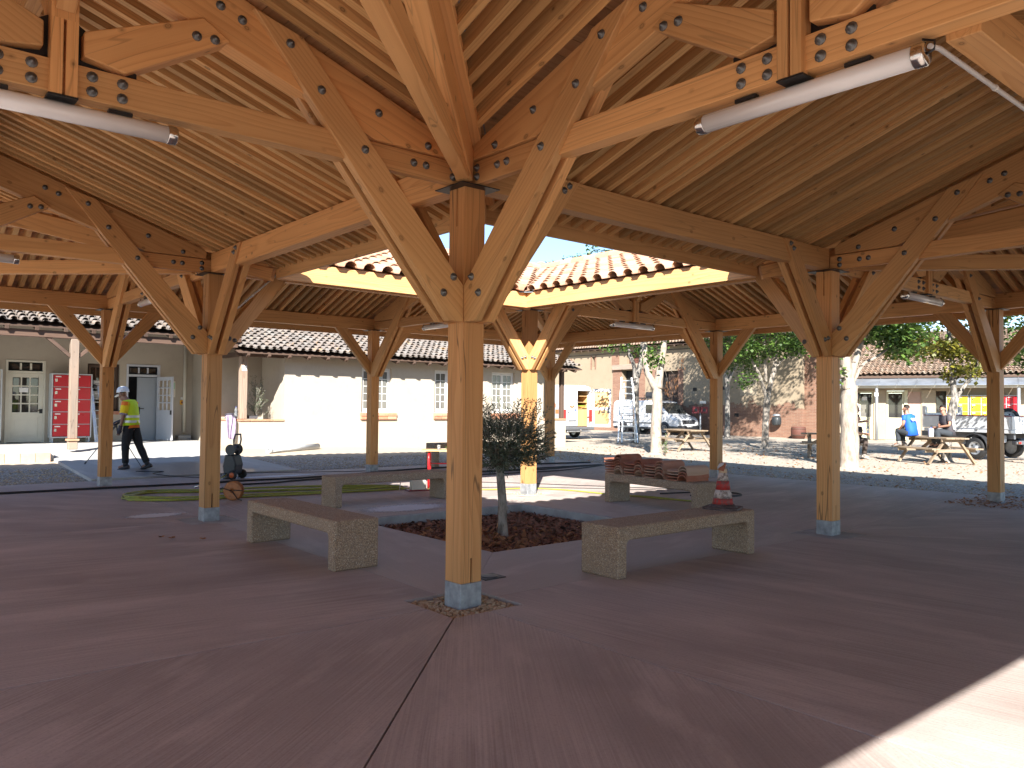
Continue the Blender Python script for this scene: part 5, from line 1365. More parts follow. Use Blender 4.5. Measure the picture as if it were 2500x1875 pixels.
# cable reel with an orange disc
rl = thing("cable_reel", "round orange cable reel on a wire stand, right of the left inner post", "cable reel", (1.06, 7.54, 0), math.radians(50), local=True)
for o_ in (-.05, .05): MB().lathe((o_, 0, .155), [(.0, 0), (.03, .002), (.03, .008), (.05, .01), (.10, .006), (.13, .010), (.15, .004), (.15, -.004), (0, -.004)], 28, (-1, 0, 0)).obj("disc", "orange_wood", rl)
MB().lathe((-.05, 0, .155), [(.07, 0), (.07, .10)], 20, (1, 0, 0)).obj("drum", "rubber", rl)
MB().tube([(-.085, 0, .155), (-.085, -.09, .03), (-.085, -.16, .012)], .008, 6).obj("stand", "black_steel", rl)
MB().tube([(-.085, 0, .155), (-.085, .10, .185), (-.085, .16, .21)], .008, 6).obj("stand", "black_steel", rl)
MB().tube([(-.085, -.02, .17), (-.085, -.17, .165)], .008, 6).obj("crank", "black_steel", rl)
MB().tube([(-.085, .15, .20), (-.085, .21, .185)], .012, 8).obj("grip", "plastic_dark", rl)
def hose(name, pts, r, mat, label, cat="hose", sub=3, z=None):
    """a hose laid on the floor through pts, rounded"""
    P = [Vector((p[0], p[1], (p[2] if len(p) > 2 else 0)+r+.002)) for p in pts]; out = []
    for i in range(len(P)-1):
        p0, p1, p2, p3 = P[max(0, i-1)], P[i], P[i+1], P[min(len(P)-1, i+2)]
        for k in range(sub):
            t = k/sub; out.append(.5*((2*p1)+(-p0+p2)*t+(2*p0-5*p1+4*p2-p3)*t*t+(-p0+3*p1-3*p2+p3)*t**3))
    out.append(P[-1]); return tag(MB().tube(out, r, 6).obj(name, mat), label, cat)
# the long flattened coil of yellow hose
cp = []
rr = random.Random(4)
for i in range(6):
    o = rr.uniform(-.14, .14); e = rr.uniform(-.15, .22)
    cp += [(-.18+e, 8.45+o*.7, .018*i*.5), (.35+e, 8.05+o, .012*i*.5), (1.4, 7.85+o*1.1, .012*i*.5), (2.6, 7.65+o, .008*i*.5), (3.9-e, 7.42+o*.7, .01*i), (4.15-e, 7.62+o*.4, .01*i*.5), (3.7-e, 7.95+o*.8, .008*i), (2.2, 8.45+o*1.3, .012*i), (1.1, 8.95+o*1.2, .012*i*.5), (.35+e, 9.35+o*1.0, .012*i*.5), (-.1+e, 9.0+o, .014*i*.5)]
hose("hose", cp, .0125, "hose_yellow", "long flattened coil of yellow-green hose lying across the floor behind the left bench")
cl = MB().tube([(.90, 8.9, .10), (.97, 8.88, .13), (1.04, 8.86, .10)], .018, 8); tag(cl.obj("hose_coupling", "chrome"), "chromed coupling lying on the yellow hose coil", "coupling")
hose("hose", [(4.0, 7.5), (4.7, 6.9), (5.4, 6.35), (6.1, 6.15), (6.45, 5.5), (6.55, 4.8), (6.68, 4.3), (6.8, 3.7), (6.95, 3.05), (7.1, 2.75), (6.95, 2.6)], .0125, "hose_yellow", "single yellow hose running round the sunlit post to the tile bench")
hose("hose", [(6.62, 4.4), (6.9, 3.9), (6.95, 3.3), (7.0, 2.95), (7.15, 2.85), (7.25, 2.98), (7.12, 3.08), (7.0, 3.0)], .011, "hose_yellow", "short loop of yellow hose lying behind the tile bench")
hose("cable", [(-3.4, 10.5), (-1.2, 10.47), (-.18, 10.45), (1.44, 10.34), (2.4, 10.42), (3.65, 10.35), (5.2, 10.6), (6.8, 11.02), (9.0, 10.9), (11.0, 10.55), (12.0, 10.3)], .021, "cable", "thick black cable crossing the whole floor from the left edge behind the posts", "cable")
hose("cable", [(1.9, 9.75), (2.6, 9.72), (3.5, 9.95), (5.2, 9.9), (7.6, 9.6), (9.6, 9.6), (11.7, 9.6)], .018, "cable", "second black cable lying nearer than the thick one, behind the shaded bench", "cable")
for i, (a, b_, l) in enumerate(((8.77, 8.81, "black cable nearest the sunlit post, of those fanning out to the right"), (9.2, 9.3, "middle black cable of those fanning out right of the sunlit post"))):
    hose("cable", [(a-2.2, b_+.3), (a, b_), (a+1.3, b_+.15), (a+3.0, b_+.7-.4*i)], .014, "cable", l, "cable")
hose("cable", [(7.4, 4.1), (8.1, 3.9), (8.6, 3.45), (8.4, 3.1), (7.9, 3.2), (7.6, 3.6)], .013, "cable", "black cable loop lying on the floor behind the tile stacks", "cable")
hose("cable", [(5.6, 8.2), (6.6, 7.1), (7.2, 6.2), (8.0, 5.0), (8.5, 4.2)], .007, "cable", "thin dark cable crossing the sunlit floor right of the far inner post", "cable")
hose("cable", [(5.2, 7.0), (6.3, 6.35), (7.0, 5.6), (7.9, 4.6)], .006, "cable", "thinnest dark cable across the sunlit floor beside the yellow hose", "cable")
hose("hose", [(2.3, 11.25, .05), (1.95, 11.7, .0), (1.55, 12.0, .02), (1.25, 12.5, .06), (1.55, 12.75, .07), (1.05, 13.0, .08), (1.25, 13.25, .1), (1.0, 13.32, .55), (.86, 13.35, .95)], .008, "cable", "thin black pressure hose running from the washer to the workman's lance")
hose("cable", [(2.55, 11.2), (3.0, 12.0, .03), (4.0, 11.9), (5.2, 11.4), (6.5, 11.1)], .007, "cable", "thin black lead running from the washer to the right along the slab edge", "cable")
hose("hose", [(2.25, 11.0, .10), (1.9, 10.6, .03), (1.5, 10.0), (1.2, 9.4)], .011, "hose_yellow", "short yellow feed hose from the washer to the coil")
# red legged table
tb = thing("school_table", "table with bent red tube legs and a wooden top, behind the shaded bench", "table", (4.74, 7.16, 0), math.radians(-38), local=True)
MB().lohi((-.30, -.24, .70), (.62, .26, .722), axis=(1, 0, 0)).obj("top", "table_top", tb, axis=(1, 0, 0), bevel=.004)
for x in (-.16, .48):
    MB().tube([(x, -.20, 0), (x, -.20, .56), (x+.0, -.18, .64), (x, -.10, .69), (x, .12, .69), (x, .20, .64), (x, .22, .56), (x, .22, 0)], .02, 10).obj("leg", "red_paint", tb)
    MB().tube([(x, -.20, .50), (x, .22, .50)], .015, 8).obj("crossbar", "red_paint", tb)
MB().tube([(-.16, .22, .45), (.48, .22, .45)], .013, 8).obj("rail", "red_paint", tb)
sp = thing("potted_sprig", "small green sprig lying on the red legged table", "plant", (4.93, 7.1, .722)); lv = MB()
for i in range(5): a = R.uniform(0, 2*PI); leafspray(lv, (4.93, 7.1, .735), (math.cos(a), math.sin(a), R.uniform(.2, .8)), .08, 3, .045)
lv.obj("leaves", "leaf_maple", sp); MB().lathe((4.93, 7.1, .723), [(.03, 0), (.04, .03), (0, .031)], 10).obj("pot", "plastic_dark", sp)
gl = thing("glass_jar", "small clear jar on the red legged table", "jar", (4.5, 7.45, .722)); MB().lathe((4.78, 7.2, .723), [(0, 0), (.03, 0), (.032, .07), (.028, .07)], 12).obj("body", "clear_plastic", gl); MB().lathe((4.78, 7.2, .793), [(.031, 0), (.031, .012), (0, .013)], 12).obj("lid", "galv", gl)
eb = thing("power_box", "pale power box with a white lead on the floor behind the shaded bench", "power box", (4.25, 7.1, 0), -.3, local=True)
MB().lohi((-.12, -.09, .02), (.14, .09, .19)).obj("body", "cream_paint", eb, bevel=.008); MB().lohi((-.20, -.12, 0), (.20, .12, .02)).obj("tray", "dark_red", eb, bevel=.004); MB().tube([(-.1, 0, .19), (-.12, 0, .29), (-.2, 0, .33), (-.3, 0, .28), (-.33, 0, .02)], .008, 6).obj("lead", "white_paint", eb)
# the olive tree in the pit
ot = thing("olive_tree", "young olive tree with a round dark crown standing in the mulched pit", "tree", (2.70, 2.78, -.12))
tr = MB(); bx_, by_ = 2.70, 2.78
tr.tube([(bx_, by_, -.13), (bx_, by_, -.09), (bx_-.005, by_+.005, .1), (bx_-.01, by_+.01, .35), (bx_-.03, by_+.02, .62), (bx_-.04, by_+.03, .80)], [.085, .068, .060, .056, .055, .05], 14, jit=.05)
tr.ball((bx_-.035, by_-.045, .56), .03, 8, (1, .5, 1.8)); tr.ball((bx_+.02, by_-.05, .25), .022, 8, (1, .6, 1.2))
lv = MB(); ctr = Vector((bx_-.01, by_+.0, 1.03))
for i in range(9):
    a = 2*PI*i/9+R.uniform(-.2, .2); e = ctr+Vector((math.cos(a)*.30, math.sin(a)*.30, R.uniform(-.15, .25))); tr.tube([(bx_-.04, by_+.03, .76), (bx_-.04+math.cos(a)*.10, by_+.03+math.sin(a)*.10, .92), e], [.022, .014, .006], 5)
for i in range(620):
    while True:
        v = Vector((R.uniform(-1, 1), R.uniform(-1, 1), R.uniform(-1, 1)))
        if .25 < v.length < 1: break
    p = ctr+Vector((v.x*.54, v.y*.54, v.z*.29)); d = (p-ctr)+Vector((R.uniform(-.2, .2), R.uniform(-.2, .2), R.uniform(-.05, .35)))
    leafspray(lv, p-d.normalized()*.06, d, R.uniform(.12, .2), 7, R.uniform(.045, .06))
for i in range(84):                                 # sparse long shoots above and to the right
    a = R.uniform(0, 2*PI); r = R.uniform(.05, .42); p = ctr+Vector((math.cos(a)*r, math.sin(a)*r, .12)); L_ = R.uniform(.22, .66)*(1 if math.cos(a+.7) < .3 else .8)
    d = Vector((math.cos(a)*.45+R.uniform(-.18, .18), math.sin(a)*.45+R.uniform(-.18, .18), 1)).normalized(); tr.tube([p, p+d*L_], [.005, .002], 4, cap=False); leafspray(lv, p+d*.06, d, L_-.04, int(L_*34), .052)
for i in range(22):
    a = R.uniform(-1.3, .2); p = ctr+Vector((math.cos(a)*.38, math.sin(a)*.38, R.uniform(-.3, .2))); L_ = R.uniform(.2, .38); d = Vector((math.cos(a), math.sin(a), R.uniform(.1, .9))).normalized(); tr.tube([p, p+d*L_], [.004, .002], 4, cap=False); leafspray(lv, p, d, L_, int(L_*36), .05)
tr.obj("trunk", "bark_olive", ot); lv.obj("crown", "leaf_olive", ot)
# unseen roof added behind the camera, its shade bounding the near floor's sun patch
wk = thing("shade_roof", "unseen flat roof on posts, added at the near right to shade the pavilion floor", "added roof", (4, -11, 0))
MB().lohi((-1.70, -16, 3.17), (9.0, -6.95, 3.32)).obj("roof", "zinc", wk)
for x in (-1.45, 3.4, 8.6):
    for y in (-9.2, -15.5): MB().lohi((x-.07, y-.07, -.1), (x+.07, y+.07, 3.169)).obj("post", "fir_post", wk)
# ------------------------------------------------------------------ old barn, shed, trees, tables, vehicles
U = 35.3
barn = thing("old_barn", "old barn with peeling plaster over brick and dark doors, behind the white vans", "barn", (U, 27, 0))
def barn_wall(y0, y1, z1, holes, mat, x=U, par=None):
    mb = wall_holes(y0, y1, -0.3, z1, 0, 0.5, holes)
    mb.v = [Vector((x+p.y, p.x, p.z)) for p in mb.v]; return mb.obj("wall", mat, par or barn, recalc=True)
barn_wall(17.4, 44, 5.42, [(28.7, 30.15, -0.3, 3.95), (28.68, 29.75, 4.36, 5.1), (25.6, 27.2, -0.3, 3.8), (32.62, 32.88, 4.24, 4.92)], "plaster_old")
barn_wall(15.9, 17.4, 5.8, [], "brick_wall", U+.25)
for y0, y1, z0, z1 in ((28.7, 30.15, -.3, 3.95), (28.68, 29.75, 4.36, 5.1), (25.6, 27.2, -.3, 3.8), (32.62, 32.88, 4.24, 4.92)):
    MB().lohi((U+.42, y0, z0), (U+.48, y1, z1)).obj("opening_shade", "dark_room", barn)
def boards(y0, y1, z0, z1, n, x, mat, name):
    d = MB().lohi((x+.03, y0, z0), (x+.06, y1, z1)).obj(name, mat, barn)
    for i in range(n): MB().lohi((x, y0+(y1-y0)*i/n+.006, z0), (x+.03, y0+(y1-y0)*(i+1)/n-.006, z1), axis=(0, 0, 1)).obj("plank", mat, d)
wood("brown_door", (0.13, 0.055, 0.04), (0.07, 0.03, 0.024), ring=12, knots=.3, rough=.7)
boards(28.72, 29.45, 0, 3.9, 5, U+.2, "old_beam", "door"); boards(28.7, 29.73, 4.37, 5.09, 6, U+.22, "brown_door", "shutter"); boards(25.62, 26.5, 0, 3.75, 5, U+.22, "old_beam", "door")
member("lintel", (U-.06, 28.35, 4.16), (U-.06, 30.85, 4.14), .3, .32, "weathered", par=barn)
for y0, y1, z0, z1 in ((30.16, 30.95, -.3, 3.98), (30.4, 31.05, 4.32, 5.0), (28.2, 28.68, -.3, 3.98), (27.21, 27.6, -.3, 3.9), (25.2, 25.59, -.3, 3.9), (32.5, 32.61, 4.1, 5.0), (32.89, 33.0, 4.1, 5.0)):
    MB().lohi((U-.03, y0, z0), (U+.2, y1, z1)).obj("brick_pier", "brick_wall", barn)
for y, z in ((24.2, 2.55), (22.1, 2.6), (21.3, 1.05), (19.4, 1.22), (23.2, 4.3)): MB().lohi((U-.004, y, z), (U+.03, y+.28, z+.2)).obj("putlog_hole", "dark_room", barn)
MB().lohi((U-.012, 20.1, 2.25), (U+.02, 21.2, 3.2)).obj("bricked_patch", "plaster_shed", barn)
xfb = Matrix.Translation((U-.55, 44, 0)) @ Matrix.Rotation(-PI/2, 4, 'Z')
old_roof(barn, 0, 26.6, 0, 5.42, .30, 12, CANAL_WARM, 160, xfb, .24, .32)
for i in range(40): y = 17.6+i*.66; member("rafter_tail", (U-.5, y, 5.30), (U+.3, y, 5.53), .08, .1, "old_beam", par=barn)
MB().tube([(U-.06, 44, 5.1), (U-.05, 33, 5.06), (U-.05, 29, 5.12), (U-.05, 20, 5.1)], .02, 5).obj("wire", "cable", barn)
# the shed with lockers on the right
SX = Matrix.Translation((37.5, 14.2, 0)) @ Matrix.Rotation(math.radians(-72), 4, 'Z')
shed = thing("shed", "low shed with worn cream doors, zinc canopy and old tiled roof on the right", "shed", (37.5, 14.2, 0), math.radians(-72), local=True)
def S(a, b, name, mat, par=None, bevel=0.0): return MB().lohi(a, b).obj(name, mat, par or shed, bevel=bevel)
mb = wall_holes(-2.6, 12.0, -.2, 3.3, 0, .3, [(-1.1, -.38, 0, 2.5), (.22, 1.06, 0, 2.52), (2.5, 2.96, 0, 2.5)]); mb.obj("wall", "plaster_shed", shed)
S((1.23, -.012, .1), (1.84, -.001, 2.46), "pink_panel", "plaster_pink"); S((1.85, -.06, 0), (2.49, -.001, 2.55), "pilaster", "plaster_shed"); S((1.075, -.05, 0), (1.22, -.001, 2.55), "pilaster", "pale_green_paint"); S((-.36, -.05, 0), (.20, -.001, 2.55), "pilaster", "plaster_shed")
S((2.5, .1, 0), (2.96, .14, 2.5), "dark_window", "pane_dark")
def shed_door(x0, x1, zg0, zg1, glass, label):
    f = frame_box(x0, x1, .02, 2.5, .04, .10, .06); f.lohi((x0+.1, .04, .02), (x1-.1, .1, .14)); f.lohi((x0+.1, .04, zg0-.10), (x1-.1, .1, zg0)); 
    d = f.obj("door", "pale_green_paint", shed, bevel=.006); tag(d, label)
    S((x0+.1, .07, zg0), (x1-.1, .078, zg1), "pane", glass, d)
    if zg1 < 2.38: S((x0+.1, .06, zg1), (x1-.1, .1, 2.4), "rail", "pale_green_paint", d)
    n = 3; w_ = (x1-x0-.2)/n
    for i in range(n):
        for j in range(2): S((x0+.1+w_*i+.012, .055, .54+j*.28+.012), (x0+.1+w_*(i+1)-.012, .075, .54+(j+1)*.28-.012), "panel", "pale_green_paint", d, .006)
    S((x0+.1, .07, .14), (x1-.1, .09, zg0-.1), "backing", "pale_green_paint", d); S((x0+.13, .055, .18), (x1-.13, .071, .48), "panel", "pale_green_paint", d, .006)
shed_door(.22, 1.06, 1.13, 2.38, "pane_dark", "tall dark glazed door with a panelled foot"); shed_door(-1.12, -.38, 1.15, 2.38, "pane_room", "door with a pale covered pane")
S((-1.0, .05, 1.9), (-.48, .066, 2.36), "pane_top", "pane_dark"); S((-.93, .044, 2.02), (-.70, .049, 2.2), "notice", "paper"); S((-.28, -.06, 1.6), (-.06, -.051, 1.88), "notice", "plaster_shed")
S((-2.6, -1.05, 2.63), (12, -.95, 2.78), "canopy_beam", "cream_paint", None, .01)
for i in range(17):
    x0 = -2.6+i*.86
    MB().prism([(x0+.02, -1.25, 2.76), (x0+.84, -1.25, 2.76), (x0+.84, 0.02, 3.16), (x0+.02, .02, 3.16)], (0, 0, .012)).obj("canopy_sheet", "zinc", shed)
    MB().prism([(x0-.015, -1.25, 2.775), (x0+.015, -1.25, 2.775), (x0+.015, .02, 3.175), (x0-.015, .02, 3.175)], (0, 0, .03)).obj("canopy_seam", "zinc", shed)
for i in range(3): MB().tube([(-.10+i*6.1, -1.0, 0), (-.10+i*6.1, -1.0, 2.63)], .075, 10).obj("post", "zinc", shed)
o = S((-.19, -1.09, 2.22), (-.01, -1.083, 2.40), "number_sign", "paper"); text("WC", .10, o, "ink", (-.10, -1.092, 2.31), (PI/2, 0, 0))
S((-2.6, -.14, 3.17), (12, -.02, 3.27), "gutter", "old_beam")
old_roof(shed, -2.7, 12, -.12, 3.30, .34, 30, CANAL_WARM, 300, None, .25, .31)
def on_shed(x, y): return SX @ Vector((x, y, 0))
for i, (x, mt, l) in enumerate(((2.98, "locker_yellow", "yellow locker on the shed wall, partly hidden by the leaning tree trunk"), (3.99, "locker_yellow", "yellow locker on the shed wall just left of the far right post"), (5.02, "locker_red", "red locker on the shed wall right of the far right post"))):
    lockers(l, on_shed(x, -.46), math.radians(-72), 2, 5, .96, 1.98, .42, mt, .30)
hb = thing("hose_bundle", "black and white bundle hanging by the shed door left of the canopy post", "bundle", on_shed(-1.2, -.3)); p = on_shed(-1.15, -.35)
m = MB(); 
for i in range(6): m.ball(p+Vector((R.uniform(-.15, .15), R.uniform(-.15, .15), 2.1+R.uniform(-.2, .2))), .14, 7)
m.obj("bundle", "plastic_dark", hb); m = MB()
for i in range(4): m.ball(p+Vector((R.uniform(-.12, .12), R.uniform(-.1, .1), 1.65+R.uniform(-.15, .15))), .11, 7)
m.obj("cloth", "shirt_pale", hb)
# ---- trees
def limb(mb, pts, r0, r1, n=10):
    P = [Vector(p) for p in pts]; out = []; rs = []
    for i in range(len(P)-1):
        p0, p1, p2, p3 = P[max(0, i-1)], P[i], P[i+1], P[min(len(P)-1, i+2)]
        for k in range(4):
            t = k/4; q = .5*((2*p1)+(-p0+p2)*t+(2*p0-5*p1+4*p2-p3)*t*t+(-p0+3*p1-3*p2+p3)*t**3)
            out.append(q+Vector((R.uniform(-1, 1), R.uniform(-1, 1), 0))*r0*.10)
    out.append(P[-1]); m = len(out)
    rs = [(r0+(r1-r0)*(i/(m-1))**.8)*R.uniform(.93, 1.09) for i in range(m)]
    mb.tube(out, rs, n, jit=.07)
def leaves(mb, blobs, n, ls):
    for c, r, k in blobs:
        c = Vector(c); nc = max(6, int(n*k/26))
        for i in range(nc):
            v = Vector((R.gauss(0, 1), R.gauss(0, 1), R.gauss(0, 1))).normalized()*(R.random()**.45); q = c+Vector((v.x*r[0], v.y*r[1], v.z*r[2]))
            nn = Vector((R.uniform(-1, 1), R.uniform(-1, 1), R.uniform(-.4, .6)))
            for j in range(26):
                p = q+Vector((R.gauss(0, .2), R.gauss(0, .2), R.gauss(0, .13)))
                a = (nn+Vector((R.uniform(-1, 1), R.uniform(-1, 1), R.uniform(-1.2, .3)))).normalized(); b = a.cross(Vector((R.uniform(-.5, .5), R.uniform(-.5, .5), 1))).normalized(); l = ls*R.uniform(.6, 1.25)
                mb.add([p, p+a*l*.45+b*l*.42, p+a*l, p+a*l*.45-b*l*.42], [(0, 1, 2, 3)], rnd=R.random())
def tree(label, base, r, trunk, limbs, blobs, n=5200, ls=.14, bark="bark_pale", leaf="leaf_maple", flare=1.35):
    t = thing("tree", label, "tree", base); mb = MB(); b = Vector(base)
    P = [b+Vector((0, 0, -.15)), b+Vector((0, 0, .06))]+[b+Vector(p) for p in trunk]
    out = []; rs = []
    for i in range(len(P)-1):
        for k in range(4): q = (i*4+k)/((len(P)-1)*4); out.append(P[i].lerp(P[i+1], k/4)); rs.append(r*(flare*1.15 if i == 0 else 1+(flare-1)*max(0, 1-q*4))*(1-.22*q)*R.uniform(.95, 1.06))
    out.append(P[-1]); rs.append(r*.8); mb.tube(out, rs, 16, jit=.05)
    for pts, a, c in limbs: limb(mb, [b+Vector(p) for p in pts], a, c)
    mb.obj("trunk", bark, t); lv = MB(); leaves(lv, [(b+Vector(c), rr_, k) for c, rr_, k in blobs], n, ls); lv.obj("crown", leaf, t); return t
L_ = Vector((-.7645, .6445, 0))                       # picture-left as a direction in the yard
def lat(a, z, d=0.0): v = L_*a+Vector((.6445, .7645, 0))*d; return (v.x, v.y, z)
tree("thick forked tree with near-white sunlit bark between the ladder and the nearest picnic table", (17.25, 12.34, -.02), .20, [lat(.02, .9), lat(-.03, 1.7), lat(-.02, 2.25)],
     [([lat(0, 2.15), lat(.28, 2.7), lat(.40, 3.3), lat(.45, 4.3), lat(.8, 5.5)], .13, .07), ([lat(-.05, 2.2), lat(-.12, 2.9), lat(-.22, 3.6), lat(-.3, 4.6), lat(-.7, 5.8)], .16, .07)],
     [(lat(.05, 5.2), (2.2, 2.2, 1.2), .62), (lat(-.6, 7.0), (3.0, 3.0, 1.6), .7), (lat(.1, 3.7), (.18, .2, .5), .012), (lat(.15, 3.1), (.1, .1, .25), .005)], bark="bark_white", flare=1.5)
dl = MB(); st = MB(); b0 = Vector((17.25, 12.34, 0))
for a, z in ((-.9, 2.5), (-1.15, 3.2), (-.55, 2.3)):
    p0 = b0+Vector(lat(-.2, 2.9)); p1 = b0+Vector(lat(a*.7, z+.1)); st.tube([p0, p0.lerp(p1, .5)+Vector((0, 0, .12)), p1], [.01, .007, .004], 4)
    for k in range(20): q = p1+Vector((R.uniform(-.12, .12), R.uniform(-.12, .12), R.uniform(-.4, .05))); dl.add([q, q+Vector((.04, .02, -.05)), q+Vector((0, 0, -.13)), q+Vector((-.04, -.02, -.05))], [(0, 1, 2, 3)], rnd=R.random())
tt = thing("dead_branch", "withered branch with hanging orange leaves on the near-white forked tree", "branch", tuple(b0+Vector(lat(-.2, 2.9)))); st.obj("twig", "bark_pale", tt); dl.obj("leaves", "leaf_dry", tt)
tree("dark limbed tree that the aluminium ladder leans against", (23.3, 18.5, -.02), .16, [lat(0, 1), lat(.03, 2.2), lat(.0, 2.9)],
     [([lat(.03, 2.8), lat(.1, 3.4), lat(.38, 4.2), lat(.5, 5.3)], .12, .06), ([lat(-.02, 2.9), lat(-.2, 3.6), lat(-.25, 4.4), lat(-.2, 5.8)], .14, .06)],
     [(lat(.2, 5.9), (2.3, 2.3, 1.2), .7), (lat(-.4, 7.6), (3.4, 3.4, 1.8), 1.0), (lat(-.2, 4.0), (.5, .4, .35), .03), (lat(.9, 4.3), (1.0, .6, .3), .05)], bark="bark_grey")
tree("slim grey tree in front of the barn wall beside the black litter bin", (23.75, 12.33, -.02), .145, [lat(-.03, .9), lat(-.06, 1.6), lat(-.10, 2.1)],
     [([lat(-.1, 2.0), lat(-.22, 2.5), lat(-.38, 3.2), lat(-.42, 4.2), lat(-.5, 5.2)], .12, .05), ([lat(-.08, 2.0), lat(.1, 2.5), lat(.28, 3.0), lat(.5, 3.4), lat(.9, 4.2)], .09, .04), ([lat(-.05, 2.6), lat(.0, 3.4), lat(.02, 4.6)], .06, .04), ([lat(-.38, 3.1), lat(-.8, 3.6), lat(-1.4, 3.9)], .06, .03)],
     [(lat(.0, 5.0), (2.4, 2.4, 1.2), .7), (lat(.2, 7.0), (3.4, 3.4, 1.9), 1.1), (lat(-1, 8.5, 3.5), (3.2, 3.2, 1.8), .9), (lat(-4, 8.6, 5), (3.2, 3.2, 1.8), .9), (lat(-.5, 9.5, 6), (3.2, 3.2, 1.8), .9), (lat(.5, 3.8), (1.4, .9, .35), .2), (lat(-1.1, 4.0), (1.2, .8, .35), .16), (lat(.75, 2.7), (.3, .3, .3), .016)], bark="bark_pale")
tree("dark barked tree close to the barn wall, right of the red letter boxes", (31.6, 19.5, -.02), .15, [lat(-.02, 1), lat(-.0, 2.2), lat(.02, 2.9)],
     [([lat(.02, 2.8), lat(-.3, 3.5), lat(-.9, 4.3), lat(-1.4, 5.2)], .11, .05), ([lat(.02, 2.8), lat(.1, 3.8), lat(.2, 5.2)], .12, .05)],
     [(lat(-.2, 5.4), (2.4, 2.4, 1.3), .6), (lat(.2, 7.2), (3.4, 3.4, 1.9), 1.0), (lat(-3.0, 7.6), (3.2, 3.2, 1.8), .9), (lat(-.7, 4.0), (1.3, .8, .45), .2), (lat(.5, 4.3), (1.0, 1.0, .4), .06)], bark="bark_grey")
tree("stout pale trunked tree right of the right inner post, nearest of the yard trees", (16.59, 5.29, -.03), .255, [lat(.0, .8), lat(.02, 1.6), lat(.0, 2.2)],
     [([lat(.0, 2.1), lat(.1, 2.7), lat(.15, 3.4), lat(.3, 4.6)], .2, .08), ([lat(-.05, 2.2), lat(-.35, 2.75), lat(-.7, 2.95), lat(-1.1, 3.25)], .055, .03), ([lat(.0, 2.2), lat(.35, 2.7), lat(.6, 3.3), lat(1.0, 4.2)], .07, .04), ([lat(0, 2.3), lat(-.3, 3.3), lat(-.8, 4.4)], .12, .05)],
     [(lat(-.6, 4.9), (2.6, 2.6, 1.2), .62), (lat(-.8, 6.6), (3.4, 3.4, 1.8), 1.0), (lat(-1.25, 3.6), (1.3, .9, .32), .20), (lat(-1.35, 3.2), (.55, .5, .28), .08), (lat(-.7, 3.9), (1.6, 1.2, .4), .25), (lat(-.9, 3.5), (.5, .5, .2), .03), (lat(.35, 2.7), (.2, .2, .3), .006)], bark="bark_white", flare=1.5)
tree("leaning speckled tree behind the seated men, its trunk forking above the white dropside", (21.9, 4.95, -.03), .15, [lat(-.0, .5), lat(-.10, 1.2), lat(-.26, 1.95)],
     [([lat(-.26, 1.9), lat(-.2, 2.5), lat(-.14, 3.3), lat(-.05, 4.4)], .11, .05), ([lat(-.26, 1.9), lat(-.5, 2.25), lat(-.85, 2.8), lat(-1.0, 3.6)], .07, .04)],
     [(lat(.0, 4.9), (2.5, 2.4, 1.1), .55), (lat(.2, 6.8), (3.6, 3.6, 1.8), 1.1), (lat(.8, 3.55), (1.3, .9, .35), .22), (lat(-.5, 3.4), (.9, .8, .35), .18), (lat(-.4, 2.8), (.55, .5, .28), .08), (lat(1.5, 3.3), (.6, .6, .2), .03)], bark="bark_grey", leaf="leaf_yellowing")
tree("grey tree leaning in at the far right edge", (22.9, 2.6, -.03), .14, [lat(.05, .7), lat(.12, 1.5), lat(.22, 2.3)],
     [([lat(.2, 2.2), lat(.35, 2.8), lat(.5, 3.8)], .1, .05)], [(lat(.1, 4.6), (2.2, 2.2, 1.0), .5), (lat(0, 6.6), (3.6, 3.6, 1.8), 1.1), (lat(.25, 3.3), (1.0, .9, .4), .2), (lat(-.25, 2.8), (.5, .5, .3), .05)], bark="bark_grey")
tree("big green tree whose top shows above the far right pavilion roof", (39.0, 37.0, 0), .5, [(0, 0, 2.5), (0, 0, 5), (0, 0, 7.5)], [([(0, 0, 7), (-1, 1, 9), (-1.8, 1.6, 11)], .25, .08), ([(0, 0, 7), (1.2, -1, 9), (2, -1.7, 11)], .25, .08)],
     [((-.5, .7, 11.3), (2.8, 2.8, 2.0), .7), ((1.9, -1.7, 11.5), (2.0, 2.0, 1.8), .4), ((-2.6, 2.2, 10.6), (1.2, 1.2, 1.0), .15)], 5200, .24, "bark_grey")
def sprout(label, base):
    t = thing("sapling", label, "plant", base); st = MB(); lv = MB(); b = Vector(base)
    for i in range(7):
        d = Vector((R.uniform(-.3, .3), R.uniform(-.3, .3), 1)).normalized(); h = R.uniform(.3, .75); st.tube([b, b+d*h], [.006, .003], 4); leafspray(lv, b+d*.08, d, h, 7, .09)
    st.obj("stem", "bark_olive", t); lv.obj("leaves", "leaf_maple", t)
sprout("green shoots at the foot of the near-white forked tree", (17.0, 11.75, -.02))
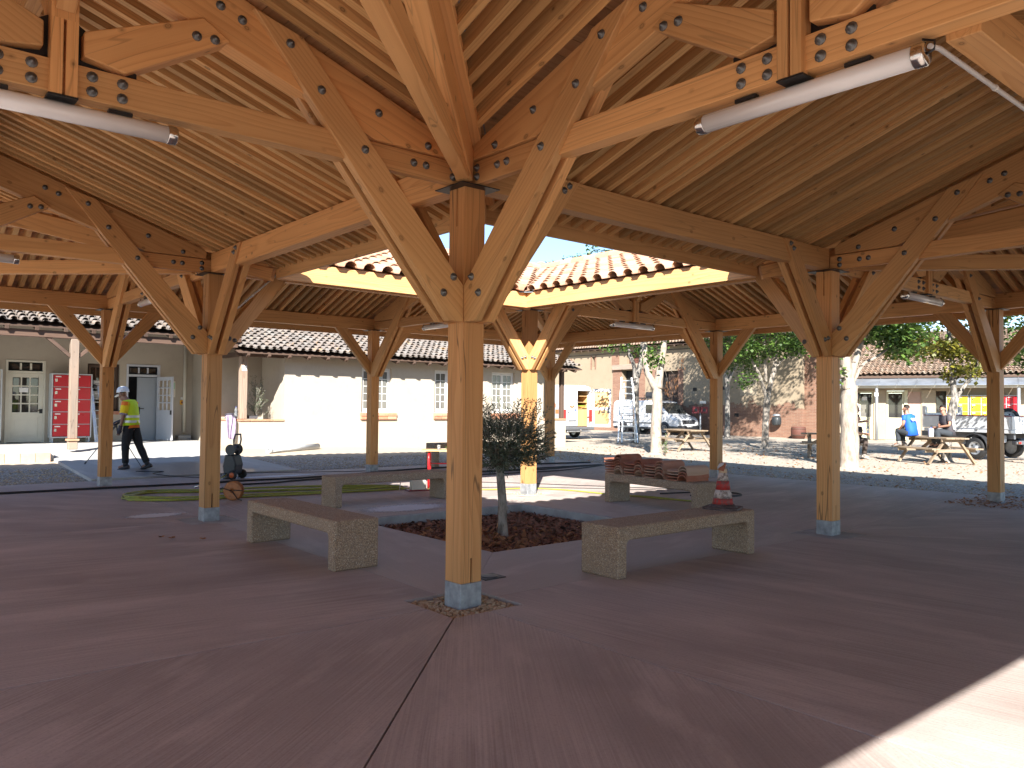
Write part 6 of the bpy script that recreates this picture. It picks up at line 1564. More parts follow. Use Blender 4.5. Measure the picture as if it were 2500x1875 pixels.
# ---- picnic tables
def picnic(label, c, rz):
    t = thing("picnic_table", label, "picnic table", c, rz, "weathered wooden picnic tables", local=True)
    for k in range(5): MB().lohi((-.92, -.36+.146*k, .715), (.92, -.36+.146*k+.136, .755), axis=(1, 0, 0)).obj("table_plank", "picnic", t)
    for s in (-1, 1):
        for k in range(2): a = .56+.13*k if s > 0 else -.56-.13*k-.12; MB().lohi((-.92, a, .415), (.92, a+.12, .455), axis=(1, 0, 0)).obj("seat_plank", "picnic", t)
        for q in (-1, 1): MB().bar((s*.66, q*.74, 0), (s*.66, q*.20, .714), .045, .10, (1, 0, 0)).obj("leg", "picnic", t)
        MB().bar((s*.61, -.80, .37), (s*.61, .80, .37), .045, .09).obj("seat_bearer", "picnic", t); MB().bar((s*.71, -.36, .67), (s*.71, .36, .67), .045, .08).obj("top_bearer", "picnic", t)
        MB().bar((s*.60, 0, .40), (s*.10, 0, .70), .045, .09).obj("strut", "picnic", t)
    return t
picnic("empty picnic table beside the near-white forked tree, in front of the parked van", (20.0, 13.25, gz(20, 13.2)+.02), math.radians(70))
picnic("picnic table with two men and a white canister on its top", (21.0, 4.9, 0), math.radians(59))
picnic("picnic table mostly hidden behind the stout pale trunk", (20.9, 8.1, 0), math.radians(-62))
# ---- ladder
la = thing("extension_ladder", "aluminium extension ladder flared at the foot, leaning on the dark limbed tree", "ladder", (22.5, 18.3, 0), math.radians(140), local=True)
def rung_row(a0, a1, b0, b1, n, z0, z1, par):
    for i in range(n):
        q = (i+.5)/n; member_l("rung", Vector(a0).lerp(Vector(a1), q), Vector(b0).lerp(Vector(b1), q), .04, .04, par)
def member_l(name, p0, p1, w_, h, par): return MB().bar(p0, p1, w_, h).obj(name, "aluminium", par)
F = [((.46, .35, 0), (.22, -.32, 2.85)), ((-.40, .35, 0), (-.22, -.32, 2.85)), ((-.36, -.1, 0), (-.30, -.36, 2.55)), ((.22, -.1, 0), (.10, -.36, 2.6)), ((.30, .33, .0), (.16, -.25, 2.3))]
for a, b in F: member_l("stile", a, b, .05, .085, la)
rung_row(*F[0], *F[1], 10, 0, 0, la); rung_row(*F[2], *F[3], 9, 0, 0, la)
for a, b in F: MB().box(a, (.06, .08, .05)).obj("foot", "rubber", la)
# ---- bits by the barn wall
lb = thing("letter_boxes", "pair of dark red boxes on a grey pole with a small white sign on top", "letter box", (33.9, 22.9, 0))
c = Vector((33.9, 22.9, 0)); MB().tube([c, c+Vector((0, 0, 1.25))], .05, 8).obj("pole", "zinc", lb); ra = math.radians(-45)
for s in (-.27, .20):
    q = c+Vector((math.cos(ra)*s, math.sin(ra)*s, 1.42)); b = MB().box(q, (.40, .26, .38), ra).obj("box", "dark_red", lb, bevel=.01); MB().box(q+Vector((-.1, -.1, .0)), (.16, .02, .16), ra).obj("slot", "plastic_dark", b)
MB().tube([c+Vector((.1, -.1, 1.6)), c+Vector((.1, -.1, 1.80))], .02, 6).obj("stem", "plastic_dark", lb); MB().box(c+Vector((.1, -.1, 1.87)), (.34, .02, .15), ra).obj("sign", "paper", lb)
bn = thing("litter_bin", "black barrel shaped litter bin fixed on the barn wall behind the slim grey tree", "bin", (35.1, 18.75, .6)); MB().lathe((35.05, 18.75, .64), [(.18, 0), (.23, .05), (.24, .30), (.22, .46)], 16).obj("body", "wax_bin", bn)
for k in range(12): a = 2*PI*k/12; MB().bar((35.05+.243*math.cos(a), 18.75+.243*math.sin(a), .70), (35.05+.243*math.cos(a), 18.75+.243*math.sin(a), 1.05), .03, .012, (math.cos(a), math.sin(a), 0)).obj("slat", "wax_bin", bn)
MB().lathe((35.05, 18.75, 1.13), [(.20, 0), (.21, .05), (.15, .12), (0, .13)], 16).obj("hood", "zinc", bn)
wb = thing("barrel", "brown wooden half barrel standing at the foot of the barn's brick corner", "barrel", (34.6, 17.2, 0)); MB().lathe((34.6, 17.2, -.02), [(.30, 0), (.37, .25), (.38, .4), (.35, .62), (.31, .63), (.31, .55), (0, .55)], 18).obj("body", "brown_door", wb)
for z in (.15, .48): MB().lathe((34.6, 17.2, z), [(.365, 0), (.375, .0), (.38, .04), (.37, .04)], 18).obj("hoop", "old_beam", wb)
# ---- vehicles
def wheel(par, c, r, w_, ax, rim="aluminium", holes=6, hub=.62):
    w0 = MB().lathe(c, [(r*.62, -w_/2), (r*.94, -w_/2), (r, -w_*.3), (r, w_*.3), (r*.94, w_/2), (r*.62, w_/2)], 26, ax, cap=False).obj("tyre", "rubber", par)
    w1 = MB().lathe(c, [(r*.645, -w_*.3), (r*.645, w_*.42), (r*.58, w_*.45), (r*.52, w_*.30), (r*.20, w_*.34), (r*.17, w_*.44), (0, w_*.45)], 26, ax).obj("rim", rim, w0)
    a, s, t = basis(ax)
    for k in range(holes): q = 2*PI*k/holes; MB().lathe(Vector(c)+(s*math.cos(q)+t*math.sin(q))*r*.36+a*w_*.325, [(0, .0), (r*.085, .0), (r*.085, w_*.02), (0, w_*.02)], 8, ax).obj("vent", "rubber", w0)
    return w0
def outline(par, pts, y0, y1, mat, name="body", bevel=.05): return MB().prism([(x, y0, z) for x, z in pts], (0, y1-y0, 0)).obj(name, mat, par, bevel=bevel)
v1 = thing("panel_van", "tall white panel van with one rear door open on plywood racks, seen from behind", "van", (23.45, 22.3, 0), PI/2, local=True)
W2 = 1.0; H1 = 2.58
side = [(.05, .42), (.05, 2.3), (.16, 2.5), (.4, H1-.02), (3.2, H1-.02), (3.2, .42)]
for s in (-1, 1):
    y0, y1 = (W2-.07, W2) if s > 0 else (-W2, -W2+.07)
    b = outline(v1, side, y0, y1, "van_white", "side_panel", .02)
    if s > 0:
        hill = [(.06, .62), (.06, 1.62), (.32, 1.50), (.48, 1.72), (.62, 1.60), (.78, 1.78), (.95, 1.62), (1.15, 1.76), (1.4, 1.55), (1.75, 1.70), (2.2, 1.4), (2.6, 1.55), (3.1, 1.3), (3.1, .62)]
        MB().prism([(x, W2+.001, z) for x, z in hill], (0, .003, 0)).obj("print", "van_grey_print", b)
        MB().lohi((1.5, W2+.006, .85), (2.4, W2+.009, 1.5)).obj("print", "green_print", b)
        for x0_, z0_ in ((.5, 1.5), (1.2, 1.7), (.3, 1.2)): MB().lohi((x0_, W2+.005, z0_), (x0_+.22, W2+.008, z0_+.2)).obj("print", "orange_print", b)
        for x0_, x1_, z0_, z1_ in ((.25, 1.55, 1.5, 2.25), (1.75, 3.05, 1.5, 2.25)):
            f = frame_box(x0_, x1_, z0_, z1_, 0, .012, .006); f.v = [Vector((p.x, W2+.001+p.y, p.z)) for p in f.v]; f.obj("panel_line", "locker_body", b)
        MB().lohi((.05, W2+.001, .55), (3.2, W2+.03, .66)).obj("rub_strip", "plastic_mid", b, bevel=.008)
MB().prism([(.3, -.85, H1-.0), (3.2, -.85, H1), (3.2, .85, H1), (.3, .85, H1)], (0, 0, -.06)).obj("roof", "van_white", v1)
MB().prism([(.05, -W2+.07, 2.40), (.3, -W2+.07, H1-.005), (.3, W2-.07, H1-.005), (.05, W2-.07, 2.40)], (.0, 0, -.08)).obj("roof_lip", "van_white", v1)
outline(v1, [(3.2, .42), (3.2, H1-.02), (4.1, H1-.04), (4.6, 2.35), (5.1, 1.55), (5.8, 1.2), (5.9, .9), (5.88, .42)], -W2, W2, "van_white", "cab", .06)
MB().prism([(4.66, -.82, 2.22), (5.08, -.86, 1.6), (5.08, .86, 1.6), (4.66, .82, 2.22)], (.03, 0, .02)).obj("windscreen", "car_glass", v1)
MB().lohi((.05, -W2+.07, .44), (3.2, W2-.07, .56)).obj("floor", "plywood", v1)
for y in (-W2+.075, W2-.105): MB().lohi((.3, y, .57), (3.19, y+.03, 2.42), axis=(1, 0, 0)).obj("lining", "plywood", v1)
MB().lohi((2.6, -.85, .57), (2.63, .85, 2.42), axis=(0, 1, 0)).obj("bulkhead", "plywood", v1)
rk = MB().lohi((.22, -.86, .60), (.26, -.08, 1.42), axis=(0, 0, 1)).obj("rack", "plywood", v1)
for z in (1.45, 1.75, 2.05): MB().lohi((.24, -.88, z), (1.9, -.40, z+.025), axis=(1, 0, 0)).obj("shelf", "plywood", rk)
for i in range(7): MB().lohi((.20+.05*i, -.84+.06*(i % 3), 1.48+.035*(i % 4)), (1.3, -.50+.05*(i % 3), 1.50+.035*(i % 4)), rnd=R.random()).obj("board", ["plywood", "yellow_box", "plywood", "green_print", "plywood", "orange_wood", "plywood"][i], rk)
lf = MB().lohi((.0, .02, .60), (.048, .93, 2.42)); lf = lf.obj("rear_door", "van_white", v1, bevel=.02)
MB().prism([(-.003, .925, .92), (-.003, .925, 1.62), (-.003, .72, 1.60), (-.003, .55, 1.30), (-.003, .42, 1.22), (-.003, .40, 1.05), (-.003, .62, .95)], (-.003, 0, 0)).obj("print", "van_grey_print", lf)
for z0_, z1_, y0_, y1_ in ((1.72, 2.34, .10, .86), (.98, 1.6, .10, .86)):
    f = frame_box(y0_, y1_, z0_, z1_, 0, .01, .004); f.v = [Vector((-.004-p.y, p.x, p.z)) for p in f.v]; f.obj("panel_line", "locker_body", lf)
text("Nova", .30, lf, "grey_text", (-.005, .32, 1.83), (PI/2, 0, -PI/2), ext=.003)
for y, z, m_ in ((.50, 1.50, "orange_print"), (.40, 1.46, "orange_print"), (.30, 1.52, "orange_print"), (.18, 1.33, "ink_blue")): MB().lohi((-.006, y-.055, z), (-.003, y+.055, z+.10)).obj("print", m_, lf)
pt = MB().lohi((-.010, .12, .68), (-.004, .62, .79)).obj("number_plate", "paper", lf); text("GR-266-MB", .085, pt, "ink", (-.012, .37, .735), (PI/2, 0, -PI/2), ext=.001); MB().lohi((-.012, .585, .683), (-.0105, .617, .787)).obj("plate_band", "ink_blue", pt)
MB().lohi((-.03, .10, .84), (-.001, .66, .90)).obj("handle_bar", "plastic_mid", lf, bevel=.01); MB().lathe((-.001, .66, 1.27), [(.03, 0), (.03, .02), (0, .021)], 10, (-1, 0, 0)).obj("lock", "plastic_dark", lf)
for s in (-1, 1): tl = MB().lohi((-.02, s*.885-.085, .85), (.06, s*.885+.085, 1.40)).obj("tail_lamp", "lamp_red", v1, bevel=.015)
MB().lohi((-.16, -.98, .42), (.04, .98, .58)).obj("bumper", "plastic_mid", v1, bevel=.03); MB().lohi((-.12, -.8, .33), (.02, .8, .40)).obj("tow_bar", "galv", v1, bevel=.02); MB().ball((-.2, 0, .42), .05, 8).obj("tow_ball", "chrome", v1)
dm = Matrix.Translation((-.02, -.98, 0)) @ Matrix.Rotation(math.radians(-155), 4, 'Z')
od = MB()
for a, b in (((0, -.025, .56), (.10, .025, 2.42)), ((.84, -.025, .56), (.94, .025, 2.42)), ((.10, -.025, 2.28), (.84, .025, 2.42)), ((.10, -.025, .56), (.84, .025, .70)), ((.10, -.025, 1.38), (.84, .025, 1.52))): od.box(None, [b[i]-a[i] for i in range(3)], mat=dm @ Matrix.Translation([(a[i]+b[i])/2 for i in range(3)]))
od = od.obj("rear_door", "van_white", v1, bevel=.012); tag(od, "open rear door lined with plywood")
for z0_, z1_ in ((.70, 1.38), (1.52, 2.28)): MB().box(None, (.74, .03, z1_-z0_), mat=dm @ Matrix.Translation((.47, 0, (z0_+z1_)/2)), axis=0).obj("lining", "plywood", od)
MB().box(None, (.20, .07, .06), mat=dm @ Matrix.Translation((.55, .0, 1.30))).obj("handle", "plastic_dark", od); MB().box(None, (.12, .06, .22), mat=dm @ Matrix.Translation((.82, .0, 1.36))).obj("latch", "plastic_mid", od)
MB().box(None, (.35, .02, .04), mat=dm @ Matrix.Translation((-.10, .0, 1.05))).obj("door_stay", "plastic_dark", v1)
for x in (1.1, 4.7):
    for s in (-1, 1): wheel(v1, (x, s*.86, .34), .34, .22, (0, s, 0))
MB().lohi((.2, -.9, .3), (5.6, .9, .43)).obj("chassis", "plastic_dark", v1)
v2 = thing("small_van", "low white van with a roof rack parked along the barn wall, nose to the right", "van", (33.38, 28.3, 0), -PI/2, local=True)
W3 = .97
side = [(0, .34), (.0, .9), (.04, 1.75), (.16, 1.93), (3.05, 1.95), (3.42, 1.86), (4.22, 1.16), (4.78, .98), (4.97, .78), (5.0, .50), (4.95, .30)]
outline(v2, side, -W3, W3, "van_white", "body", .07)
MB().prism([(3.50, -.80, 1.80), (4.20, -.86, 1.19), (4.20, .86, 1.19), (3.50, .80, 1.80)], (.035, 0, .03)).obj("windscreen", "car_glass", v2, bevel=.01)
for s in (-1,):
    MB().prism([(2.62, s*(W3+.002), 1.20), (2.62, s*(W3+.002), 1.72), (3.28, s*(W3+.002), 1.72), (3.95, s*(W3+.002), 1.20)], (0, s*.004, 0)).obj("side_window", "car_glass", v2)
    MB().lohi((.02, s*W3-.012, .60), (4.0, s*W3+.012, .66)).obj("rub_strip", "plastic_dark", v2); MB().lohi((.6, s*W3-.02, 1.03), (2.3, s*W3-.003, 1.06)).obj("slide_rail", "plastic_dark", v2)
    for x in (2.56, 1.35, 3.98): MB().lohi((x, s*W3-.006, .42), (x+.012, s*W3-.0005, 1.78 if x < 3 else 1.1)).obj("panel_gap", "plastic_mid", v2)
    MB().lohi((2.66, s*W3-.03, 1.02), (2.84, s*W3-.001, 1.06)).obj("door_handle", "plastic_dark", v2)
    MB().lohi((3.72, s*(W3+.10)-.09, 1.16), (3.88, s*(W3+.10)+.09, 1.40)).obj("mirror", "plastic_dark", v2, bevel=.03)
for i, (b, sz, z, m_) in enumerate((("GENIE CLIM", .15, 1.62, "ink_blue"), ("Chauffage & eau", .12, 1.47, "ink_blue"), ("www.sg", .12, 1.32, "orange_print"), ("05 34", .13, 1.15, "ink_blue"))): text(b, sz, v2, m_, (1.25, -W3-.003, z), (PI/2, 0, 0), ext=.001)
MB().prism([(4.62, -.99, .84), (4.62, -.60, .86), (4.30, -.70, 1.05), (4.25, -.965, 1.10)], (.30, 0, -.10)).obj("headlight", "headlamp", v2, bevel=.02)
MB().prism([(4.62, .99, .84), (4.62, .60, .86), (4.30, .70, 1.05), (4.25, .965, 1.10)], (.30, 0, -.10)).obj("headlight", "headlamp", v2, bevel=.02)
gr = MB().lohi((4.90, -.56, .60), (5.01, .56, .84)).obj("grille", "plastic_dark", v2, bevel=.02)
MB().prism([(5.02, 0, .63), (5.02, .075, .73), (5.02, 0, .83), (5.02, -.075, .73)], (.012, 0, 0)).obj("badge", "chrome", gr)
MB().lohi((4.2, -.985, .27), (5.04, .985, .52)).obj("bumper", "plastic_dark", v2, bevel=.05); MB().lohi((.1, -.98, .27), (4.2, .98, .42)).obj("sill", "plastic_dark", v2, bevel=.03)
pl = MB().lohi((5.041, -.25, .44), (5.05, .25, .55)).obj("number_plate", "paper", v2); text("CZ-317-KE", .085, pl, "ink", (5.052, 0, .495), (PI/2, 0, PI/2), ext=.001)
for x in (.85, 4.0):
    for s in (-1, 1): MB().lathe((x, s*(W3-.14), .335), [(.40, 0), (.40, .145), (.30, .146)], 24, (0, s, 0)).obj("wheel_arch", "plastic_dark", v2); wheel(v2, (x, s*.885, .325), .325, .21, (0, s, 0))
rk = MB()
for s in (-1, 1): rk.tube([(.3, s*.78, 2.10), (3.1, s*.78, 2.10)], .025, 6)
for i in range(7): rk.tube([(.35+.45*i, -.78, 2.10), (.35+.45*i, .78, 2.10)], .022, 6); rk.tube([(.35+.45*i, -.78, 1.95), (.35+.45*i, -.78, 2.10)], .02, 6); rk.tube([(.35+.45*i, .78, 1.95), (.35+.45*i, .78, 2.10)], .02, 6)
rk.obj("roof_rack", "plastic_dark", v2); MB().lohi((2.2, -.55, 2.13), (3.05, .55, 2.45)).obj("roof_load", "plastic_dark", v2, bevel=.05)
tl = thing("dropside_trailer", "white dropside flatbed with a spare wheel on top, behind the occupied picnic table", "trailer", (24.65, 3.55, 0), math.radians(75), local=True)
MB().lohi((0, -.95, .84), (3.0, .95, .95)).obj("deck", "bed_silver", tl, bevel=.01)
for s in (-1, 1):
    p = MB().lohi((0.02, s*.95-.02, .965), (2.98, s*.95+.02, 1.36)).obj("side_board", "bed_silver", tl, bevel=.008)
    for i in range(4): MB().lohi((.25+.8*i, s*.95+s*.021, .93), (.33+.8*i, s*.95+s*.035, 1.02)).obj("hinge", "galv", p)
    MB().lohi((0, s*.94-.04, 1.362), (3.0, s*.94+.04, 1.385)).obj("rail", "dark_red", tl)
    MB().lohi((0.1, s*.62-.05, .66), (3.3, s*.62+.05, .84)).obj("chassis_beam", "plastic_mid", tl)
    wheel(tl, (1.15, s*.90, .345), .345, .22, (0, s, 0), "galv", 5)
    fn = MB(); half_tube(fn, (1.15, s*.90-.15, .36), (1.15, s*.90+.15, .36), .43, .43, 10, .02); fn.obj("mudguard", "plastic_dark", tl)
    MB().lohi((2.94, s*.9-.06, .96), (3.06, s*.9+.06, 1.68)).obj("corner_post", "van_white", tl, bevel=.008)
MB().lohi((3.0, -.84, .965), (3.04, .84, 1.45)).obj("head_board", "van_white", tl); MB().lohi((-.02, -.93, .965), (.019, .93, 1.36)).obj("tail_board", "bed_silver", tl)
MB().lohi((-.10, -.9, .50), (.02, .9, .62)).obj("under_bar", "plastic_mid", tl, bevel=.01); MB().lohi((.3, .70, .55), (.65, .93, .78)).obj("tool_box", "bed_silver", tl, bevel=.01)
for s in (-1, 1):
    for i in range(3): MB().lohi((-.13, s*.72+i*.08-.06, .53), (-.101, s*.72+i*.08, .59)).obj("tail_light", ["lamp_red", "orange_plastic", "headlamp"][i], tl)
MB().tube([(-.05, 0, .55), (-.28, 0, .50)], .04, 8).obj("tow_bar", "galv", tl); MB().lathe((.62, .62, .62), [(.045, 0), (.05, .02), (0, .03)], 8).obj("cap", "chrome", tl)
sw = thing("spare_wheel", "spare wheel standing on the white dropside in front of the red locker", "wheel", (24.6, 3.9, .96)); wheel(sw, (24.85, 4.25, 1.30), .33, .2, (-.8, -.5, .15), "galv", 5)
for k in range(3):
    b0 = Vector((24.75-.1*k, 3.7-.35*k, 1.38)); tag(MB().tube([b0, b0+Vector((.05, -.1, .35)), b0+Vector((-.1, -.4, .45)), b0+Vector((-.1, -.5, .0))], .02, 6).obj("hose", "cable"), ["black hose loop on the dropside close to the spare wheel", "second black hose loop on the dropside", "black hose loop on the dropside at the picture's right edge"][k], "hose")
# ------------------------------------------------------------------ people
def skinned(name, nodes, edges, mat, parent, sub=1, root=0, xf=None):
    """one continuous limb/body surface grown over a skeleton of (position, radius) joints"""
    me = bpy.data.meshes.new("sk"); ks = list(nodes); me.from_pydata([tuple(nodes[k][0]) for k in ks], [(ks.index(a), ks.index(b)) for a, b in edges], [])
    o = bpy.data.objects.new("sk", me); COL.objects.link(o); o.modifiers.new("skin", 'SKIN')
    sv = me.skin_vertices[0].data if me.skin_vertices else None
    if sv is None:
        bm = bmesh.new(); bm.from_mesh(me); bm.verts.layers.skin.verify(); bm.to_mesh(me); bm.free(); sv = me.skin_vertices[0].data
    for i, k in enumerate(ks):
        r = nodes[k][1]; sv[i].radius = r if isinstance(r, tuple) else (r, r); sv[i].use_root = (i == root)
    ss = o.modifiers.new("sub", 'SUBSURF'); ss.levels = ss.render_levels = sub
    dg = bpy.context.evaluated_depsgraph_get(); dg.update(); m2 = bpy.data.meshes.new_from_object(o.evaluated_get(dg)); bpy.data.objects.remove(o); bpy.data.meshes.remove(me)
    m2.materials.clear(); m2.materials.append(M[mat]); m2.polygons.foreach_set("use_smooth", [True]*len(m2.polygons)); m2.name = name
    return put(name, m2, parent)
def garment(name, mat, parent, rings, tubes=()):
    """cloth shell: elliptical rings (centre, forward axis, half depth, half width) plus sleeves or legs"""
    mb = MB(); n = 16; vs = []
    for c, f, up, a, b in rings:
        c, f, up = Vector(c), Vector(f).normalized(), Vector(up).normalized(); s = up.cross(f).normalized(); f = s.cross(up)
        for k in range(n):
            q = 2*PI*k/n; ca, sa = math.cos(q), math.sin(q); pw = .82
            vs.append(c+f*a*math.copysign(abs(ca)**pw, ca)+s*b*math.copysign(abs(sa)**pw, sa)+Vector((R.uniform(-1, 1), R.uniform(-1, 1), R.uniform(-1, 1)))*.004)
    m = len(rings); fs = [(i*n+k, i*n+(k+1) % n, (i+1)*n+(k+1) % n, (i+1)*n+k) for i in range(m-1) for k in range(n)]+[tuple(range(n-1, -1, -1)), tuple((m-1)*n+k for k in range(n))]
    mb.add(vs, fs, smooth=True)
    for pts, rs in tubes:
        P = [Vector(p) for p in pts]; out = []; ro = []
        for i in range(len(P)-1):
            for k in range(3): t = k/3; out.append(P[i].lerp(P[i+1], t)); ro.append((rs[i]+(rs[i+1]-rs[i])*t)*R.uniform(.96, 1.05))
        out.append(P[-1]); ro.append(rs[-1]); mb.tube(out, ro, 12, jit=.03)
    return mb.obj(name, mat, parent)
def V(*a): return Vector(a)
def person(label, loc, rz, J, skin, hairc, bald=False, extra=None):
    t = thing("person", label, "person", loc, rz, local=True)
    N = {}; E = []
    def n(k, p, r): N[k] = (Vector(p), r)
    n('pel', J['pel'], .115); n('spi', J['spi'], .105); n('che', J['che'], .125); n('nek', J['nek'], .055); n('hl', J['hl'], .068); n('hm', J['hm'], .083); n('ht', J['ht'], .066)
    E += [('pel', 'spi'), ('spi', 'che'), ('che', 'nek'), ('nek', 'hl'), ('hl', 'hm'), ('hm', 'ht')]
    fwd = Vector(J['face']).normalized(); upv = (Vector(J['ht'])-Vector(J['hl'])).normalized(); sd_ = upv.cross(fwd).normalized()
    n('no', Vector(J['hm'])+fwd*.108-upv*.018, .013); E.append(('hm', 'no')); n('ch', Vector(J['hl'])+fwd*.078-upv*.012, .028); E.append(('hl', 'ch'))
    for s, q in ((1, 'L'), (-1, 'R')):
        n(q+'ear', Vector(J['hm'])+sd_*s*.086-upv*.01-fwd*.005, .017); E.append(('hm', q+'ear'))
        n(q+'sh', J[q+'sh'], .062); n(q+'el', J[q+'el'], .043); n(q+'wr', J[q+'wr'], .030); E += [('che', q+'sh'), (q+'sh', q+'el'), (q+'el', q+'wr')]
        hd = (Vector(J[q+'wr'])-Vector(J[q+'el'])).normalized(); cu = Vector(J.get(q+'curl', (.4, 0, -.5))).normalized(); ac = hd.cross(cu).normalized()
        pm_ = Vector(J[q+'wr'])+hd*.075; n(q+'pa', pm_, .034); E.append((q+'wr', q+'pa'))
        for i in range(4):
            o = ac*(.027-.018*i); ln = (.040, .045, .042, .034)[i]
            a = pm_+hd*.035+o; b = a+(hd+cu*.35).normalized()*ln; c = b+(hd*.4+cu).normalized()*ln*.8
            n('%sf%da' % (q, i), a, .010); n('%sf%db' % (q, i), b, .0095); n('%sf%dc' % (q, i), c, .008); E += [(q+'pa', '%sf%da' % (q, i)), ('%sf%da' % (q, i), '%sf%db' % (q, i)), ('%sf%db' % (q, i), '%sf%dc' % (q, i))]
        a = pm_-hd*.02+ac*.042+cu*.01; b = a+(hd+ac*.6+cu*.5).normalized()*.045; n(q+'ta', a, .011); n(q+'tb', b, .009); E += [(q+'pa', q+'ta'), (q+'ta', q+'tb')]
        n(q+'hp', J[q+'hp'], .098); n(q+'kn', J[q+'kn'], .060); n(q+'an', J[q+'an'], .042); n(q+'to', J[q+'to'], .034); E += [('pel', q+'hp'), (q+'hp', q+'kn'), (q+'kn', q+'an'), (q+'an', q+'to')]
    skinned("body", N, E, skin, t)
    ey = MB(); mo = MB()
    for s in (-1, 1): ey.ball(Vector(J['hm'])+fwd*.076+sd_*s*.032+upv*.008, .010, 6)
    ey.obj("eyes", "ink", t)
    a = Vector(J['hl'])+fwd*.085+upv*.022; mo.bar(a-sd_*.025, a+sd_*.025, .012, .010, upv, False); mo.obj("mouth", "dark_red", t)
    if not bald:
        c = (Vector(J['hm'])+Vector(J['ht']))/2; h = MB(); n_ = 12
        vs = []; fs = []
        for i in range(6):
            th = PI*.56*i/5
            for k in range(n_):
                q = 2*PI*k/n_; front = math.cos(q); th2 = th*(1.0 if front < .2 else (1-.48*front))
                rr_ = Vector((0, 0, 0))+fwd*(math.sin(th2)*math.cos(q)*.098)+sd_*(math.sin(th2)*math.sin(q)*.090)+upv*(math.cos(th2)*.092)
                vs.append(c+rr_-fwd*.008+Vector((R.uniform(-1, 1), R.uniform(-1, 1), R.uniform(-1, 1)))*.004)
        for i in range(5):
            for k in range(n_): fs.append((i*n_+k, (i+1)*n_+k, (i+1)*n_+(k+1) % n_, i*n_+(k+1) % n_))
        h.add(vs, fs, smooth=True); h.obj("hair", hairc, t)
    return t, fwd, upv, sd_
def shoes(t, J, mat, L_=.27):
    for q in 'LR':
        a, b = Vector(J[q+'an']), Vector(J[q+'to']); d = (b-a); d.z *= .6; d.normalize(); up = V(0, 0, 1); s = up.cross(d).normalized(); up = d.cross(s)
        mb = MB(); n = 10; vs = []
        prof = [(-.075, .045, .085, .0), (-.05, .05, .10, .0), (.03, .048, .085, .0), (.11, .052, .06, -.01), (.17, .046, .045, -.02), (.205, .02, .03, -.03)]
        base = a-up*.055
        for x, w_, h, dz in prof:
            for k in range(n): q2 = 2*PI*k/n; vs.append(base+d*x+s*w_*math.cos(q2)+up*(h*.5*math.sin(q2)+h*.5-.03))
        m = len(prof); fs = [(i*n+k, i*n+(k+1) % n, (i+1)*n+(k+1) % n, (i+1)*n+k) for i in range(m-1) for k in range(n)]+[tuple(range(n-1, -1, -1)), tuple((m-1)*n+k for k in range(n))]
        mb.add(vs, fs, smooth=True); mb.tube([a-up*.02, a+(Vector(J[q+'kn'])-a).normalized()*.09], [.052, .055], 10); mb.obj("shoe", mat, t)
def trousers(t, J, mat, legr=(.108, .078, .066), end=.06):
    tubes = []
    for q in 'LR':
        h, k, a = Vector(J[q+'hp']), Vector(J[q+'kn']), Vector(J[q+'an']); m1 = h.lerp(k, .5); m2 = k.lerp(a, .4)
        tubes.append(([h+(h-k).normalized()*.03, m1, k, m2, a+(k-a).normalized()*end], [legr[0]*.98, legr[0]*.92, legr[1], legr[1]*.95, legr[2]]))
    p, s = Vector(J['pel']), Vector(J['spi']); up = (s-p).normalized(); f = Vector(J.get('pf', (1, 0, 0)))
    garment("trousers", mat, t, [(p-up*.10, f, up, .10, .15), (p-up*.03, f, up, .135, .185), (p+up*.07, f, up, .128, .172), (p+up*.10, f, up, .122, .165)], tubes)
def torso(name, t, J, mat, grow=0.0, sleeve=.55, low=-.04, sl_r=(.075, .062), sleeves=True):
    p, s, c, nk = (Vector(J[k]) for k in ('pel', 'spi', 'che', 'nek')); f = Vector(J.get('pf', (1, 0, 0))); up1, up2 = (s-p).normalized(), (nk-s).normalized()
    shw = ((Vector(J['Lsh'])-Vector(J['Rsh'])).length)/2; mid = (Vector(J['Lsh'])+Vector(J['Rsh']))/2; cf = Vector(J.get('cf', f))
    g = grow
    rings = [(p+up1*low, f, up1, .128+g, .178+g), (p.lerp(s, .6), f, up1, .122+g, .165+g), (s.lerp(c, .35), cf, up2, .128+g, .172+g), (c+up2*-.0, cf, up2, .135+g, shw*.93+g), (mid+up2*.012, cf, up2, .100+g, shw*.93+g*.5), (mid+up2*.055, cf, up2, .085+g, shw*.60+g), (nk-up2*.015, cf, up2, .062+g, .070+g)]
    tubes = []
    if sleeves:
        for q in 'LR':
            a, e = Vector(J[q+'sh']), Vector(J[q+'el']); tubes.append(([a+(a-e).normalized()*.035, a.lerp(e, .25), a.lerp(e, sleeve)], [sl_r[0], sl_r[0]*.98, sl_r[1]]))
    return garment(name, mat, t, rings, tubes), rings
def ring_band(t, name, mat, c, f, up, a, b, h=.05):
    f, up = Vector(f).normalized(), Vector(up).normalized(); s = up.cross(f).normalized(); n = 20; vs = []
    for dz in (-h/2, h/2):
        for k in range(n):
            q = 2*PI*k/n; ca, sa = math.cos(q), math.sin(q); vs.append(Vector(c)+up*dz+f*a*math.copysign(abs(ca)**.82, ca)+s*b*math.copysign(abs(sa)**.82, sa))
    MB().add(vs, [(k, (k+1) % n, n+(k+1) % n, n+k) for k in range(n)], smooth=True).obj(name, mat, t)
